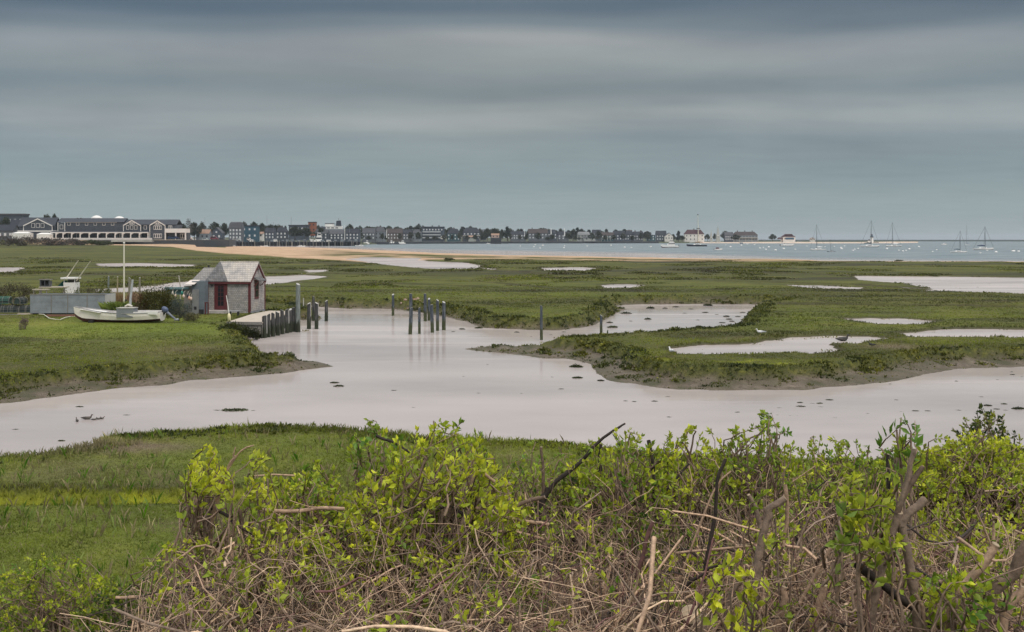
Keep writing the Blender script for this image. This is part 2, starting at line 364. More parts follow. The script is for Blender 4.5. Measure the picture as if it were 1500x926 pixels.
cb = nd(nt, 'ShaderNodeCombineXYZ'); nt.links.new(mathn(nt, 'DIVIDE', sx.outputs[0], den), cb.inputs[0]); nt.links.new(mathn(nt, 'DIVIDE', sx.outputs[1], den), cb.inputs[1])
def skynoise(scx, scy, det, off):
    mp = nd(nt, 'ShaderNodeMapping'); mp.inputs['Scale'].default_value = (scx, scy, 1); mp.inputs['Location'].default_value = off
    nt.links.new(cb.outputs[0], mp.inputs[0]); n = nd(nt, 'ShaderNodeTexNoise', i_Scale=1.0, i_Detail=det, i_Roughness=.5); nt.links.new(mp.outputs[0], n.inputs['Vector']); return n.outputs[0]
n1 = skynoise(.42, .6, 1.5, (1.3, 4.2, 0)); n2 = skynoise(.9, 2.2, 4.0, (7.1, 2.2, 3)); n3 = skynoise(2.2, 3.6, 5.0, (3.1, 9.2, 5))
# wavy band edges: the height that looks up the deck colour wanders with the noise
wv = mathn(nt, 'ADD', mathn(nt, 'MULTIPLY', mathn(nt, 'SUBTRACT', n1, .5), .075), mathn(nt, 'MULTIPLY', mathn(nt, 'SUBTRACT', n2, .5), .012))
elw = mathn(nt, 'ADD', el, mathn(nt, 'MULTIPLY', wv, mathn(nt, 'MULTIPLY', el, 5.5, clamp=True)))
K = 10.0
def q(r, g, b):   # sRGB reading of the deck to linear radiance
    f = lambda c: (c / 255 / 12.92) if c < 10 else (((c / 255) + .055) / 1.055) ** 2.4
    return (f(r), f(g), f(b))
stops = [(0.0, q(152,166,169)), (.03, q(146,161,165)), (.06, q(133,149,154)), (.09, q(139,151,155)), (.110, q(163,168,168)), (.124, q(151,158,159)), (.142, q(134,144,147)), (.160, q(146,153,154)), (.174, q(148,153,155)), (.196, q(114,126,134)), (.214, q(92,107,119)), (.24, q(105,117,127)), (.30, q(150,158,166)), (.42, q(206,211,217)), (.62, q(232,235,240)), (1.0, q(246,247,250))]
cl = ramp(nt, elw, stops, 'EASE')
# ragged lumps in the deck
mp2 = nd(nt, 'ShaderNodeMapping'); mp2.inputs['Scale'].default_value = (2.0, 2.0, 9.5); mp2.inputs['Location'].default_value = (4.0, 1.0, 2.3); nt.links.new(tc.outputs['Generated'], mp2.inputs[0])
n4 = nd(nt, 'ShaderNodeTexNoise', i_Scale=1.0, i_Detail=6.0, i_Roughness=.50, i_Distortion=.35); nt.links.new(mp2.outputs[0], n4.inputs['Vector'])
mod = ramp(nt, n4.outputs[0], [(.27, (.74, .77, .80)), (.5, (1.0, 1.0, 1.0)), (.73, (1.24, 1.22, 1.19))])
modf = ramp(nt, el, [(.02, (.15, .15, .15)), (.10, (1, 1, 1))])
cl = mixc(nt, modf, cl, mixc(nt, 1.0, cl, mod, 'MULTIPLY'))
mod3 = ramp(nt, n3, [(.25, (.95, .955, .96)), (.75, (1.05, 1.045, 1.04))])
cl = mixc(nt, 1.0, cl, mod3, 'MULTIPLY')
side = ramp(nt, mathn(nt, 'ADD', mathn(nt, 'MULTIPLY', sx.outputs[0], 1.0), .5), [(.08, (.86, .90, .94)), (.5, (1.07, 1.05, 1.03)), (.92, (.86, .90, .94))])
cl = mixc(nt, ramp(nt, el, [(.05, (0, 0, 0)), (.10, (1, 1, 1)), (.28, (1, 1, 1)), (.45, (0, 0, 0))]), cl, mixc(nt, 1.0, cl, side, 'MULTIPLY'))
cl = mixc(nt, 1.0, cl, (K, K, K, 1), 'MULTIPLY')
zen = ramp(nt, el, [(.28, (1, 1, 1)), (.6, (1.5, 1.5, 1.5))])
cl = mixc(nt, 1.0, cl, zen, 'MULTIPLY')
cl = mixc(nt, .06, cl, sky.outputs[0]); nt.links.new(cl, bg.inputs[0])

sl = bpy.data.lights.new('sun', 'SUN'); sl.energy = 1.5; sl.angle = math.radians(12); sl.color = (1, .95, .88)
so = bpy.data.objects.new('sun', sl); COL.objects.link(so)
sd = Vector((math.sin(SUN_AZ) * math.cos(SUN_EL), math.cos(SUN_AZ) * math.cos(SUN_EL), math.sin(SUN_EL)))
so.rotation_euler = sd.to_track_quat('Z', 'Y').to_euler(); so.location = (0, 0, 60)

cd = bpy.data.cameras.new('camera'); cam = bpy.data.objects.new('camera', cd); COL.objects.link(cam); S.camera = cam
cam.location = (0, 0, H); cam.rotation_euler = (PI / 2, 0, 0)
cd.sensor_width = 36; cd.lens = 36; cd.shift_y = -(463 - YH) / 1500; cd.clip_start = .1; cd.clip_end = 40000
S.view_settings.view_transform = 'Standard'; S.view_settings.look = 'None'; S.view_settings.gamma = 1; S.view_settings.exposure = 0; S.view_settings.use_curve_mapping = False
S.render.engine = 'CYCLES'

# ------------------------------------------------------------------ ground
def ground_mat():
    m, nt, b, out = newmat('marsh_ground')
    a1 = nd(nt, 'ShaderNodeVertexColor', layer_name='mask'); a2 = nd(nt, 'ShaderNodeVertexColor', layer_name='mask_b')
    s1 = nd(nt, 'ShaderNodeSeparateColor'); nt.links.new(a1.outputs[0], s1.inputs[0]); s2 = nd(nt, 'ShaderNodeSeparateColor'); nt.links.new(a2.outputs[0], s2.inputs[0])
    g = nd(nt, 'ShaderNodeNewGeometry')
    def noi(scale, det=5.0, st=(1, 1, 1), rough=.6):
        mp = nd(nt, 'ShaderNodeMapping'); mp.inputs['Scale'].default_value = st; nt.links.new(g.outputs['Position'], mp.inputs[0])
        n = nd(nt, 'ShaderNodeTexNoise', i_Scale=scale, i_Detail=det, i_Roughness=rough); nt.links.new(mp.outputs[0], n.inputs['Vector']); return n.outputs[0]
    big = noi(.035, 6.0); mid = noi(.22, 5.0); fine = noi(3.2, 6.0, rough=.75); vf = noi(16, 4.0, rough=.8)
    gr = ramp(nt, big, [(.3, (.044, .043, .015)), (.44, (.072, .075, .017)), (.56, (.102, .106, .019)), (.7, (.138, .128, .026))])
    gr2 = ramp(nt, mid, [(.3, (.050, .048, .017)), (.5, (.088, .094, .018)), (.68, (.140, .134, .028))])
    gr = mixc(nt, .5, gr, gr2)
    br = ramp(nt, mid, [(.3, (.105, .132, .020)), (.5, (.148, .182, .023)), (.72, (.215, .220, .038))])
    gr = mixc(nt, a1.outputs['Alpha'], gr, br)
    ff = ramp(nt, fine, [(.25, (.62, .64, .62)), (.5, (1, 1, 1)), (.75, (1.35, 1.32, 1.25))]); gr = mixc(nt, .85, gr, ff, 'MULTIPLY')
    f2 = ramp(nt, vf, [(.3, (.6, .62, .6)), (.7, (1.35, 1.35, 1.3))]); gr = mixc(nt, .6, gr, f2, 'MULTIPLY')
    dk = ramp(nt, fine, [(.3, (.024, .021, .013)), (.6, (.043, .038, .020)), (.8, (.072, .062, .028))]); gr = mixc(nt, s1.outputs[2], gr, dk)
    ye = ramp(nt, fine, [(.3, (.15, .18, .014)), (.55, (.28, .29, .02)), (.8, (.40, .39, .03))]); gr = mixc(nt, s2.outputs[0], gr, ye)
    dr = ramp(nt, vf, [(.3, (.10, .075, .045)), (.6, (.20, .16, .09)), (.8, (.30, .25, .15))]); gr = mixc(nt, s2.outputs[1], gr, dr)
    wd = ramp(nt, fine, [(.3, (.035, .042, .014)), (.5, (.075, .080, .020)), (.62, (.13, .125, .024)), (.8, (.19, .17, .04))]); gr = mixc(nt, s2.outputs[2], gr, wd)
    mu = ramp(nt, fine, [(.28, (.045, .034, .022)), (.44, (.115, .088, .060)), (.58, (.185, .145, .105)), (.76, (.31, .25, .19))]); mm = ramp(nt, noi(.8, 8.0, rough=.75), [(.44, (0, 0, 0)), (.60, (.8, .8, .8))]); mu = mixc(nt, mm, mu, (.052, .055, .020)); mu = mixc(nt, .8, mu, ramp(nt, vf, [(.3, (.5, .5, .5)), (.7, (1.5, 1.5, 1.5))]), 'MULTIPLY')
    gr = mixc(nt, s1.outputs[0], gr, mu)
    sa = ramp(nt, noi(.25, 6.0, (1, .35, 1)), [(.3, (.37, .24, .145)), (.5, (.50, .33, .205)), (.75, (.60, .425, .285))]); gr = mixc(nt, s1.outputs[1], gr, sa)
    nt.links.new(gr, b.inputs['Base Color'])
    nt.links.new(ramp(nt, s1.outputs[0], [(.3, (.9, .9, .9)), (1, (.62, .62, .62))]), b.inputs['Roughness']); b.inputs['Specular IOR Level'].default_value = .2
    hh = mathn(nt, 'ADD', mathn(nt, 'MULTIPLY', fine, 1.0), mathn(nt, 'MULTIPLY', vf, .5)); bp = nd(nt, 'ShaderNodeBump', i_Strength=.8, i_Distance=.09); nt.links.new(hh, bp.inputs['Height']); nt.links.new(bp.outputs[0], b.inputs['Normal'])
    return m
NX, NY = 980, 930
tt = np.linspace(-.80, .80, NX)
yy = np.concatenate([np.linspace(-12, 2.4, 22), np.exp(np.linspace(math.log(2.6), math.log(1000.), NY - 22))])
gt, gy_ = np.meshgrid(tt, yy); halfw = np.maximum(gy_, 0) + np.where(gy_ < 14, 14 - np.maximum(gy_, 0), 0)
gx_ = gt * np.maximum(halfw, 1)
Zg, MA, MBk, DWg = terrain_flat(gx_, gy_)
ma = np.concatenate([MA[:, :3], MA[:, 3:4]], 1)
idx = (np.arange(NY - 1)[:, None] * NX + np.arange(NX - 1)[None, :]).ravel()
Fg = np.stack([idx, idx + 1, idx + NX + 1, idx + NX], 1)
gm = ground_mat()
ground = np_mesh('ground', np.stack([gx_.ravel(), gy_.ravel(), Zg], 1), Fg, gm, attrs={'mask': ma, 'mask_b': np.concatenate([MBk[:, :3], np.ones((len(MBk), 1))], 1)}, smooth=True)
tag(ground, kind='structure')

# ------------------------------------------------------------------ water: one sheet for creek and harbour, small sheets in the ponds
def water_mat(name, sea=True):
    m, nt, b, out = newmat(name); g = nd(nt, 'ShaderNodeNewGeometry')
    def noi(scale, st, det=3.0):
        mp = nd(nt, 'ShaderNodeMapping'); mp.inputs['Scale'].default_value = st; nt.links.new(g.outputs['Position'], mp.inputs[0])
        n = nd(nt, 'ShaderNodeTexNoise', i_Scale=scale, i_Detail=det, i_Roughness=.55); nt.links.new(mp.outputs[0], n.inputs['Vector']); return n.outputs[0]
    milky_sheen = ramp(nt, noi(.07, (.6, 1.4, 1), 6.0), [(.28, (.34, .298, .278)), (.52, (.475, .415, .385)), (.75, (.565, .495, .46))])  # milky water colour, paled to stand in for reflected sky brightness
    if sea:
        a = nd(nt, 'ShaderNodeVertexColor', layer_name='mask'); s = nd(nt, 'ShaderNodeSeparateColor'); nt.links.new(a.outputs[0], s.inputs[0])
        deep = ramp(nt, noi(.012, (.35, 1, 1), 5.0), [(.3, (.045, .095, .108)), (.7, (.085, .14, .15))])
        c = mixc(nt, s.outputs[0], deep, milky_sheen)
    else:
        c = milky_sheen
    h = mathn(nt, 'ADD', mathn(nt, 'MULTIPLY', noi(.9, (.55, 1.5, 1)), .6), mathn(nt, 'MULTIPLY', noi(3.5, (.6, 1.3, 1)), .25))
    wind = ramp(nt, noi(.16, (.28, 1.7, 1), 5.0), [(.38, (.55, .55, .55)), (.62, (1.25, 1.25, 1.25))])
    h = mathn(nt, 'ADD', h, mathn(nt, 'MULTIPLY', noi(.28, (.35, 1.8, 1), 4.0), 1.6))
    calm = ramp(nt, noi(.05, (.5, 1, 1), 3.0), [(.35, (.25, .25, .25)), (.7, (1, 1, 1))]); hc = mathn(nt, 'MULTIPLY', h, calm)
    bp = nd(nt, 'ShaderNodeBump', i_Strength=.55 if sea else .12, i_Distance=.05); nt.links.new(hc, bp.inputs['Height'])
    body = nd(nt, 'ShaderNodeBsdfDiffuse'); nt.links.new(c, body.inputs[0]); gl = nd(nt, 'ShaderNodeBsdfGlossy', i_Roughness=.09); gl.inputs[0].default_value = (1, .97, .95, 1); nt.links.new(bp.outputs[0], gl.inputs['Normal'])
    fr = nd(nt, 'ShaderNodeFresnel', i_IOR=1.33)
    if sea: nt.links.new(ramp(nt, s.outputs[0], [(0, (.30, .30, .30)), (1, (.07, .07, .07))]), gl.inputs['Roughness'])
    cap = ramp(nt, s.outputs[0], [(0, (.46, .46, .46)), (1, (.56, .56, .56))]) if sea else .32; cap = mathn(nt, 'MULTIPLY', cap, wind); fac = mathn(nt, 'MINIMUM', mathn(nt, 'MULTIPLY', fr.outputs[0], .85), cap)
    mx = nd(nt, 'ShaderNodeMixShader'); nt.links.new(fac, mx.inputs[0]); nt.links.new(body.outputs[0], mx.inputs[1]); nt.links.new(gl.outputs[0], mx.inputs[2]); nt.links.new(mx.outputs[0], out.inputs[0]); nt.nodes.remove(b)
    return m
WN, WM = 300, 330
wt = np.linspace(-1.3, 1.3, WN); wy = np.exp(np.linspace(math.log(14.), math.log(14000.), WM))
a_, b_ = np.meshgrid(wt, wy); wX = a_ * b_; Ysw = np.interp(a_, SHT, SHY)
shr = np.interp(a_, [-.3, -.13, 0, .2, .45], [1.25, 1.3, 1.42, 1.32, 1.2]); shal = 1 - sstep(.86, 1.06, b_ / Ysw / shr * (1 + .02 * fbm(a_ * 25, b_ / 60, 3, 7)))
idx = (np.arange(WM - 1)[:, None] * WN + np.arange(WN - 1)[None, :]).ravel()
wmask = np.repeat(shal.ravel()[:, None], 4, 1)
water = np_mesh('water', np.stack([wX.ravel(), b_.ravel(), 0 * b_.ravel()], 1), np.stack([idx, idx + 1, idx + WN + 1, idx + WN], 1), water_mat('creek_and_harbour_water'), attrs={'mask': wmask})
tag(water, kind='structure')
pm = water_mat('pond_water', False)
for poly in PONDW:
    p = np.array(poly); k_ = np.clip(p[:, 1].mean() / 70., .6, 4); lo_ = p.min(0) - 2 * k_; hi_ = p.max(0) + 2 * k_
    n_ = np.clip(((hi_ - lo_) / (.45 * k_)).astype(int), 12, 260); xs = np.linspace(lo_[0], hi_[0], n_[0]); ys = np.linspace(lo_[1], hi_[1], n_[1]); gx, gy2 = np.meshgrid(xs, ys)
    dpol = sdf(gx.ravel(), gy2.ravel(), poly, 30.).reshape(gx.shape); cell = np.minimum(np.minimum(dpol[:-1, :-1], dpol[1:, 1:]), np.minimum(dpol[1:, :-1], dpol[:-1, 1:])) < 1.1 * k_
    ii, jj = np.where(cell); b0_ = ii * n_[0] + jj; Fp = np.stack([b0_, b0_ + 1, b0_ + n_[0] + 1, b0_ + n_[0]], 1); us, inv = np.unique(Fp.ravel(), return_inverse=True)
    o = np_mesh('pond', np.stack([gx.ravel()[us], gy2.ravel()[us], np.full(len(us), PZ)], 1), inv.reshape(-1, 4), pm); tag(o, kind='structure')

# ------------------------------------------------------------------ grass and bank weeds (uncountable: one object each)
BLOCK = []     # keep-out rectangles in local frames: (cx, cy, rz, hx, hy)
def keep_out(x, y, pad=0.0):
    k = np.ones(len(x), bool)
    for cx, cy, rz, hx, hy in BLOCK:
        u = (x - cx) * math.cos(rz) + (y - cy) * math.sin(rz); v = -(x - cx) * math.sin(rz) + (y - cy) * math.cos(rz)
        k &= ~((np.abs(u) < hx + pad) & (np.abs(v) < hy + pad))
    return k
def blades(P0, h, wd, col, lean=.35, n=3):
    """n bent blades per tuft, each two stacked triangles/quads -> as quads"""
    N = len(P0); P0 = np.repeat(P0, n, 0); h = np.repeat(h, n) * rng.uniform(.6, 1.25, N * n); wd = np.repeat(wd, n); col = np.repeat(col, n, 0) * rng.uniform(.75, 1.3, (N * n, 1))
    M = N * n; P0 = P0 + np.stack([rng.normal(0, .5, M) * wd * 3, rng.normal(0, .5, M) * wd * 3, np.zeros(M)], 1)
    an = rng.uniform(0, 2 * PI, M); ln = rng.uniform(0, lean, M) * h; la = rng.uniform(0, 2 * PI, M)
    sv = np.stack([np.cos(an) * wd * .5, np.sin(an) * wd * .5, np.zeros(M)], 1); lv = np.stack([np.cos(la) * ln, np.sin(la) * ln, np.zeros(M)], 1)
    up = np.stack([np.zeros(M), np.zeros(M), h], 1)
    V = np.stack([P0 - sv, P0 + sv, P0 + up + lv + sv * .12, P0 + up * .62 + lv * .3 - sv * .75], 1).reshape(-1, 3)
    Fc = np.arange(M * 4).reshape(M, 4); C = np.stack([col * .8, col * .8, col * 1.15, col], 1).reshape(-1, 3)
    return V, Fc, C
def scatter(n, t0, t1, y0, y1):
    t = rng.uniform(t0, t1, n); y = np.exp(rng.uniform(math.log(y0), math.log(y1), n)); x = t * y
    z, A, B, d = terrain(x, y); return x, y, z, A, B, d
grassmat = leafmat('grass_blades', .3, .55, .22, 1.2)
def grass_cols(x, y, A, B):
    n = fbm(x / 2.3, y / 2.3, 3, 201)[:, None]; n2 = fbm(x / 11, y / 11, 3, 203)[:, None]
    lo = np.array([.088, .098, .018]); hi = np.array([.195, .218, .028]); yl = np.array([.37, .40, .03]); dr = np.array([.30, .24, .16]); brt = np.array([.215, .262, .034])
    n3 = fbm(x / .5, y / .5, 2, 211)[:, None]; c = lo + (hi - lo) * np.clip(.5 + n * 1.2 + n2 * 1.0 + n3 * .35, 0, 1); c = c + (brt - c) * A[:, 3:4] * .8; c = c * (1 + .38 * n3 + .25 * n)
    c = c + (yl - c) * np.clip(B[:, 0:1] + .25 * np.clip(n2, 0, 1), 0, 1); c = c + (dr - c) * np.clip(B[:, 1:2] + (rng.random((len(x), 1)) < .07) * .8 + .75 * np.clip(fbm(x / 3.1, y / 2.2, 4, 221)[:, None] * 2.2 - .45, 0, 1), 0, 1)
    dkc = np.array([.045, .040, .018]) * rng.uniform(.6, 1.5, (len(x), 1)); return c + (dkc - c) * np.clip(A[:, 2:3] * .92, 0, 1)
def make_grass():
    # near lawn
    x, y, z, A, B, d = scatter(190000, -.8, .62, 13.2, 33)
    k = (A[:, 0] < .4) & (z > .3); x, y, z, A, B = x[k], y[k], z[k], A[k], B[k]
    hh = (.035 + .05 * np.clip(fbm(x / 1.6, y / 1.6, 3, 205) + .35, 0, 1) + .07 * (B[:, 0] > .3) + .12 * (1 - sstep(0, 2.2, d[k])) * (d[k] > 0)) * (1 + .5 * A[:, 2])
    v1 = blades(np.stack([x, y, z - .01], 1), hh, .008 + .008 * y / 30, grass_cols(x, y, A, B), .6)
    # scattered seed stalks and dead straw standing above the turf
    xs, ys_, zs, As, Bs, ds_ = scatter(9000, -.8, .5, 13.5, 33); k = (As[:, 0] < .3) & (zs > .4) & (fbm(xs / 1.5, ys_ / 1.5, 3, 231) > -.05); xs, ys_, zs = xs[k], ys_[k], zs[k]
    v0 = blades(np.stack([xs, ys_, zs - .01], 1), rng.uniform(.12, .30, len(xs)), np.full(len(xs), .011), np.array([.30, .25, .13]) * rng.uniform(.5, 1.3, (len(xs), 1)) + np.array([-.12, 0, -.08]) * (rng.random((len(xs), 1)) < .5), .6)
    # lawns and banks across the creek
    x, y, z, A, B, d = scatter(190000, -.8, .8, 34, 120)
    k = (A[:, 0] < .35) & (z > .35) & keep_out(x, y, .1); x, y, z, A, B = x[k], y[k], z[k], A[k], B[k]
    hh = (.045 + .06 * np.clip(fbm(x / 3, y / 3, 3, 207) + .4, 0, 1)) * (1 + .6 * A[:, 2]) * np.where(A[:, 3] > .5, .65, 1)
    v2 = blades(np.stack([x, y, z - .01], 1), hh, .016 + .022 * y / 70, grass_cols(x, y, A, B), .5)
    # the open marsh: taller stands only
    x, y, z, A, B, d = scatter(60000, -.75, .75, 115, 300)
    k = (fbm(x / 9, y / 18, 3, 209) > .05) & (A[:, 0] < .3) & (z > .4) & (A[:, 1] < .2); x, y, z, A, B = x[k], y[k], z[k], A[k], B[k]
    hh = .06 + .22 * np.clip(fbm(x / 9, y / 18, 3, 209), 0, 1) + .1 * A[:, 2]
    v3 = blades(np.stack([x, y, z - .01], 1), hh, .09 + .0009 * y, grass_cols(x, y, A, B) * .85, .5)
    off = 0; V = []; Fc = []; C = []
    for v in (v0, v1, v2, v3):
        V.append(v[0]); Fc.append(v[1] + off); C.append(v[2]); off += len(v[0])
    o = np_mesh('marsh_grass', np.concatenate(V), np.concatenate(Fc), grassmat, cols=np.concatenate(C)); tag(o, 'short green and olive marsh grass covering the lawns and flats', 'grass', kind='stuff')
def leaves_np(P0, D, L, Wd, col):
    """folded leaf quads at P0 pointing along D"""
    N = len(P0); D = D / (np.linalg.norm(D, axis=1)[:, None] + 1e-9)
    r = rng.normal(0, 1, (N, 3)); Sx = np.cross(D, r); Sx /= np.linalg.norm(Sx, axis=1)[:, None] + 1e-9; Nn = np.cross(Sx, D)
    L = L[:, None]; Wd = Wd[:, None]
    a = P0; t = P0 + D * L; m1 = P0 + D * L * .5 + Sx * Wd * .5 + Nn * Wd * .22; m2 = P0 + D * L * .5 - Sx * Wd * .5 + Nn * Wd * .22
    V = np.stack([a, m1, t, m2], 1).reshape(-1, 3); b = np.arange(N)[:, None] * 4
    Fc = np.concatenate([b + np.array([[0, 1, 2]]), b + np.array([[0, 2, 3]])], 1).reshape(-1, 3)
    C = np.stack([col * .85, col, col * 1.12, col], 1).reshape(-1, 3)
    return V, Fc, C
weedmat = leafmat('bank_weeds', .2, .5, .3, 2.0)
def make_weeds():
    x, y, z, A, B, d = scatter(420000, -.8, .8, 20, 130)
    # weeds hang on the lip of each bank; a few tufts stray down over the mud
    stray = (A[:, 0] > .6) & (z > .06) & (d > 0) & (fbm(x / .9, y / .9, 3, 215) > .18)
    k = ((B[:, 2] * (.6 + .8 * fbm(x / 1.0, y / 1.0, 2, 213)) > rng.random(len(x)) * .9) | (stray & (rng.random(len(x)) < .6))) & keep_out(x, y, .05)
    x, y, z, A, B = x[k], y[k], z[k], A[k], B[k]
    # clods and strands left on the mud by the tide
    L_ = [np.array(q) for q in (LSW, ISW)]; ax = []; ay = []
    for q in L_:
        for a_, b_ in zip(q[:-1], q[1:]):
            m_ = int(np.hypot(*(b_ - a_)) * 55); u_ = rng.random(m_)[:, None]; pp = a_ + (b_ - a_) * u_ + rng.uniform(-.3, 2.6, (m_, 1)) * np.array([0, 1.0]) + rng.normal(0, .2, (m_, 2)); ax.append(pp[:, 0]); ay.append(pp[:, 1])
    ax = np.concatenate(ax); ay = np.concatenate(ay); az_, AA, BB, dd_ = terrain(ax, ay); k = (AA[:, 0] > .5) & (az_ > .0) & (fbm(ax / .8, ay / .5, 3, 237) > rng.uniform(-.25, .45, len(ax))) & (ay < 120) & (np.abs(ax / ay) < .8)
    x = np.concatenate([x, ax[k]]); y = np.concatenate([y, ay[k]]); z = np.concatenate([z, az_[k]]); A = np.concatenate([A, AA[k]]); B = np.concatenate([B, BB[k]]); nclod = int(k.sum())
    n = len(x)
    sz = (.10 + .16 * np.clip(fbm(x / 1.4, y / 1.4, 3, 217) + .3, 0, 1)) * np.clip(y / 55, .75, 1.5); sz[n - nclod:] *= rng.uniform(.25, .7, nclod)
    cn = np.clip(.5 + .9 * fbm(x / 1.7, y / 1.7, 3, 219) + rng.normal(0, .18, n), 0, 1)[:, None]
    c = np.array([.030, .042, .012]) + (np.array([.13, .135, .02]) - np.array([.030, .042, .012])) * cn; c = c + (np.array([.30, .27, .02]) - c) * np.clip(B[:, 0:1] * .8 + (cn - .85) * 2, 0, 1)
    m = 5; P0 = np.repeat(np.stack([x, y, z - .02], 1), m, 0); s = np.repeat(sz, m)
    D = rng.normal(0, .6, (n * m, 3)); D[:, 2] = rng.uniform(.25, 1.1, n * m)
    P0 = P0 + rng.normal(0, .25, (n * m, 3)) * s[:, None] * np.array([1, 1, 0])
    V, Fc, C = leaves_np(P0, D, s * rng.uniform(.6, 1.2, n * m), s * rng.uniform(.3, .55, n * m), np.repeat(c, m, 0) * rng.uniform(.7, 1.3, (n * m, 1)))
    o = np_mesh('bank_weeds', V, Fc, weedmat, cols=C); tag(o, 'dark green and yellow weeds along the muddy creek banks', 'weeds', kind='stuff')
# ------------------------------------------------------------------ materials of built things
M_wood = mat('weathered_wood', (.23, .21, .185), .85, .35, 4.0, .3, (6, 6, 1))
M_deck = mat('deck_planks', (.46, .39, .31), .85, .25, 2.5, .2)
M_trim = mat('dark_red_trim', (.105, .022, .024), .6, .2, 5, .05)
M_white = mat('white_paint', (.78, .75, .70), .5, .10, 2.2, .05)
M_cream = mat('cream_paint', (.68, .62, .52), .55, .12, 2.0, .05)
M_glass = mat('dark_glass', (.018, .022, .026), .12, .3, 1.5, 0)
M_rope = mat('pale_rope', (.62, .58, .48), .8, .2, 8, .1)
M_black = mat('black_rubber', (.02, .02, .022), .6, .3, 5, .05)
M_conc = mat('pale_step', (.46, .42, .38), .85, .2, 3, .15)
M_greyply = None

def piling_mat(name, top, top2, lo):
    """timber pile: bare grey above, black-green weed below the tide mark"""
    m, nt, b, out = newmat(name); g = nd(nt, 'ShaderNodeNewGeometry'); sx = nd(nt, 'ShaderNodeSeparateXYZ'); nt.links.new(g.outputs['Position'], sx.inputs[0])
    mp = nd(nt, 'ShaderNodeMapping'); mp.inputs['Scale'].default_value = (14, 14, 1.6); nt.links.new(g.outputs['Position'], mp.inputs[0])
    n = nd(nt, 'ShaderNodeTexNoise', i_Scale=1.0, i_Detail=6.0, i_Roughness=.7); nt.links.new(mp.outputs[0], n.inputs['Vector'])
    c = ramp(nt, n.outputs[0], [(.3, sc(top, .5)), (.5, top), (.7, top2)])
    hz = mathn(nt, 'ADD', sx.outputs[2], mathn(nt, 'MULTIPLY', mathn(nt, 'SUBTRACT', n.outputs[0], .5), .9))
    f = ramp(nt, mathn(nt, 'MULTIPLY', hz, .5), [(.30, (0, 0, 0)), (.42, (1, 1, 1))])
    wl = ramp(nt, n.outputs[0], [(.35, sc(lo, .6)), (.65, sc(lo, 1.7))])
    c = mixc(nt, f, wl, c); nt.links.new(c, b.inputs['Base Color']); b.inputs['Roughness'].default_value = .85
    bp = nd(nt, 'ShaderNodeBump', i_Strength=.5, i_Distance=.03); nt.links.new(n.outputs[0], bp.inputs['Height']); nt.links.new(bp.outputs[0], b.inputs['Normal'])
    return m
M_pile = piling_mat('dock_pile_timber', (.045, .044, .044), (.155, .148, .138), (.020, .026, .012))
M_pile_pale = mat('bare_pale_timber', (.44, .42, .39), .85, .3, 6, .3, (6, 6, 1))
M_pile2 = piling_mat('creek_pile_timber', (.05, .062, .075), (.17, .18, .185), (.040, .048, .018))

def piling(px, ytop, ybot, wpx, label, group, m=M_pile, lean=0.0, z=0.0, capcut=.06, cat='piling', name='piling', pale=0):
    X, Y = G(px, ybot, z); top = P(px, ytop, Y).z; r = .46 * wpx / F * Y
    mb = MB(); n = 9; rings = []; hs = [-.8, z, z + (top - z) * .3, z + (top - z) * .65, top]
    ph = random.uniform(0, 6)
    for i, h in enumerate(hs):
        u = (h - z) / (top - z); rr = r * (1.12 - .14 * max(u, 0))
        rings.append([(lean * u + rr * (1 + .07 * math.sin(3 * t + ph + h)) * math.cos(t), rr * (1 + .07 * math.sin(2 * t + ph)) * math.sin(t), h + (capcut * math.cos(t + ph) if i == 4 else 0)) for t in [2 * PI * j / n for j in range(n)]])
    mb.loft(rings)
    t = thing(name, label, cat, (X, Y, 0), 0, group); mb.build('post_shaft', m, t)
    cp = MB(); rr = r * .9; cp.loft([[(lean + rr * k * math.cos(a), rr * k * math.sin(a), top + capcut * math.cos(a + ph) + dz) for a in [2 * PI * j / n for j in range(n)]] for k, dz in ((1.0, .004), (.93, .022))]); cp.build('post_top', M_pile_pale, t)
    if pale:
        s = MB(); s.box(r * .55, r * 1.12, -r * .3, r * .3, top - pale, top + .02); s.build('pale_edge', M_pile_pale, t)  # pale strip down the right edge of the pile
    return t
GD = 'pilings standing along the outer edge of the plank dock'
dock_lab = ['broad pale piling at the near corner of the plank dock', 'piling second from the near corner of the plank dock', 'tall dark piling third from the near corner of the plank dock', 'pale-topped piling fourth from the near corner of the plank dock', 'black piling fifth from the near corner of the plank dock',
            'piling sixth from the near corner of the plank dock with a bright edge', 'thin piling seventh from the near corner of the plank dock', 'grey piling just left of the tallest post at the dock']
for i, (x, a, b_, w_) in enumerate([(387.5,463.5,495,7.5), (393.5,461,494,5), (400,459.5,493,5.5), (407,457.5,491.5,6.5), (413.8,455,489.5,6), (420.5,454,488,6), (425.5,453.5,487,5), (430.5,451.5,486,5.5)]):
    piling(x, a, b_, w_, dock_lab[i], GD, lean=.02 * random.uniform(-1, 1), pale=.9 if i == 5 else (1.1 if i == 0 else 0))
piling(436.6, 416.5, 486.5, 7, 'tallest grey-green mooring post at the dock, cut flat on top', GD, piling_mat('green_grey_post', (.16, .18, .165), (.30, .32, .30), (.02, .024, .012)))
piling(452.5, 444.8, 482, 6, 'short black piling with pale edge, first to the right of the tallest post', GD, pale=.9)
piling(463.8, 444.3, 482, 5.5, 'short black piling with pale edge, second to the right of the tallest post', GD, pale=.8)
piling(459.3, 435, 470, 4, 'slim pale-topped post behind the pair of short black pilings', GD)
piling(478, 441, 470.5, 5.2, 'lone dark piling farthest right of the dock, standing in open water', GD)
piling(444.5, 437, 464, 1.6, 'thin stake beside the tallest dock post', 'thin stakes by the dock', M_pile_pale, cat='stake', name='stake', capcut=0)
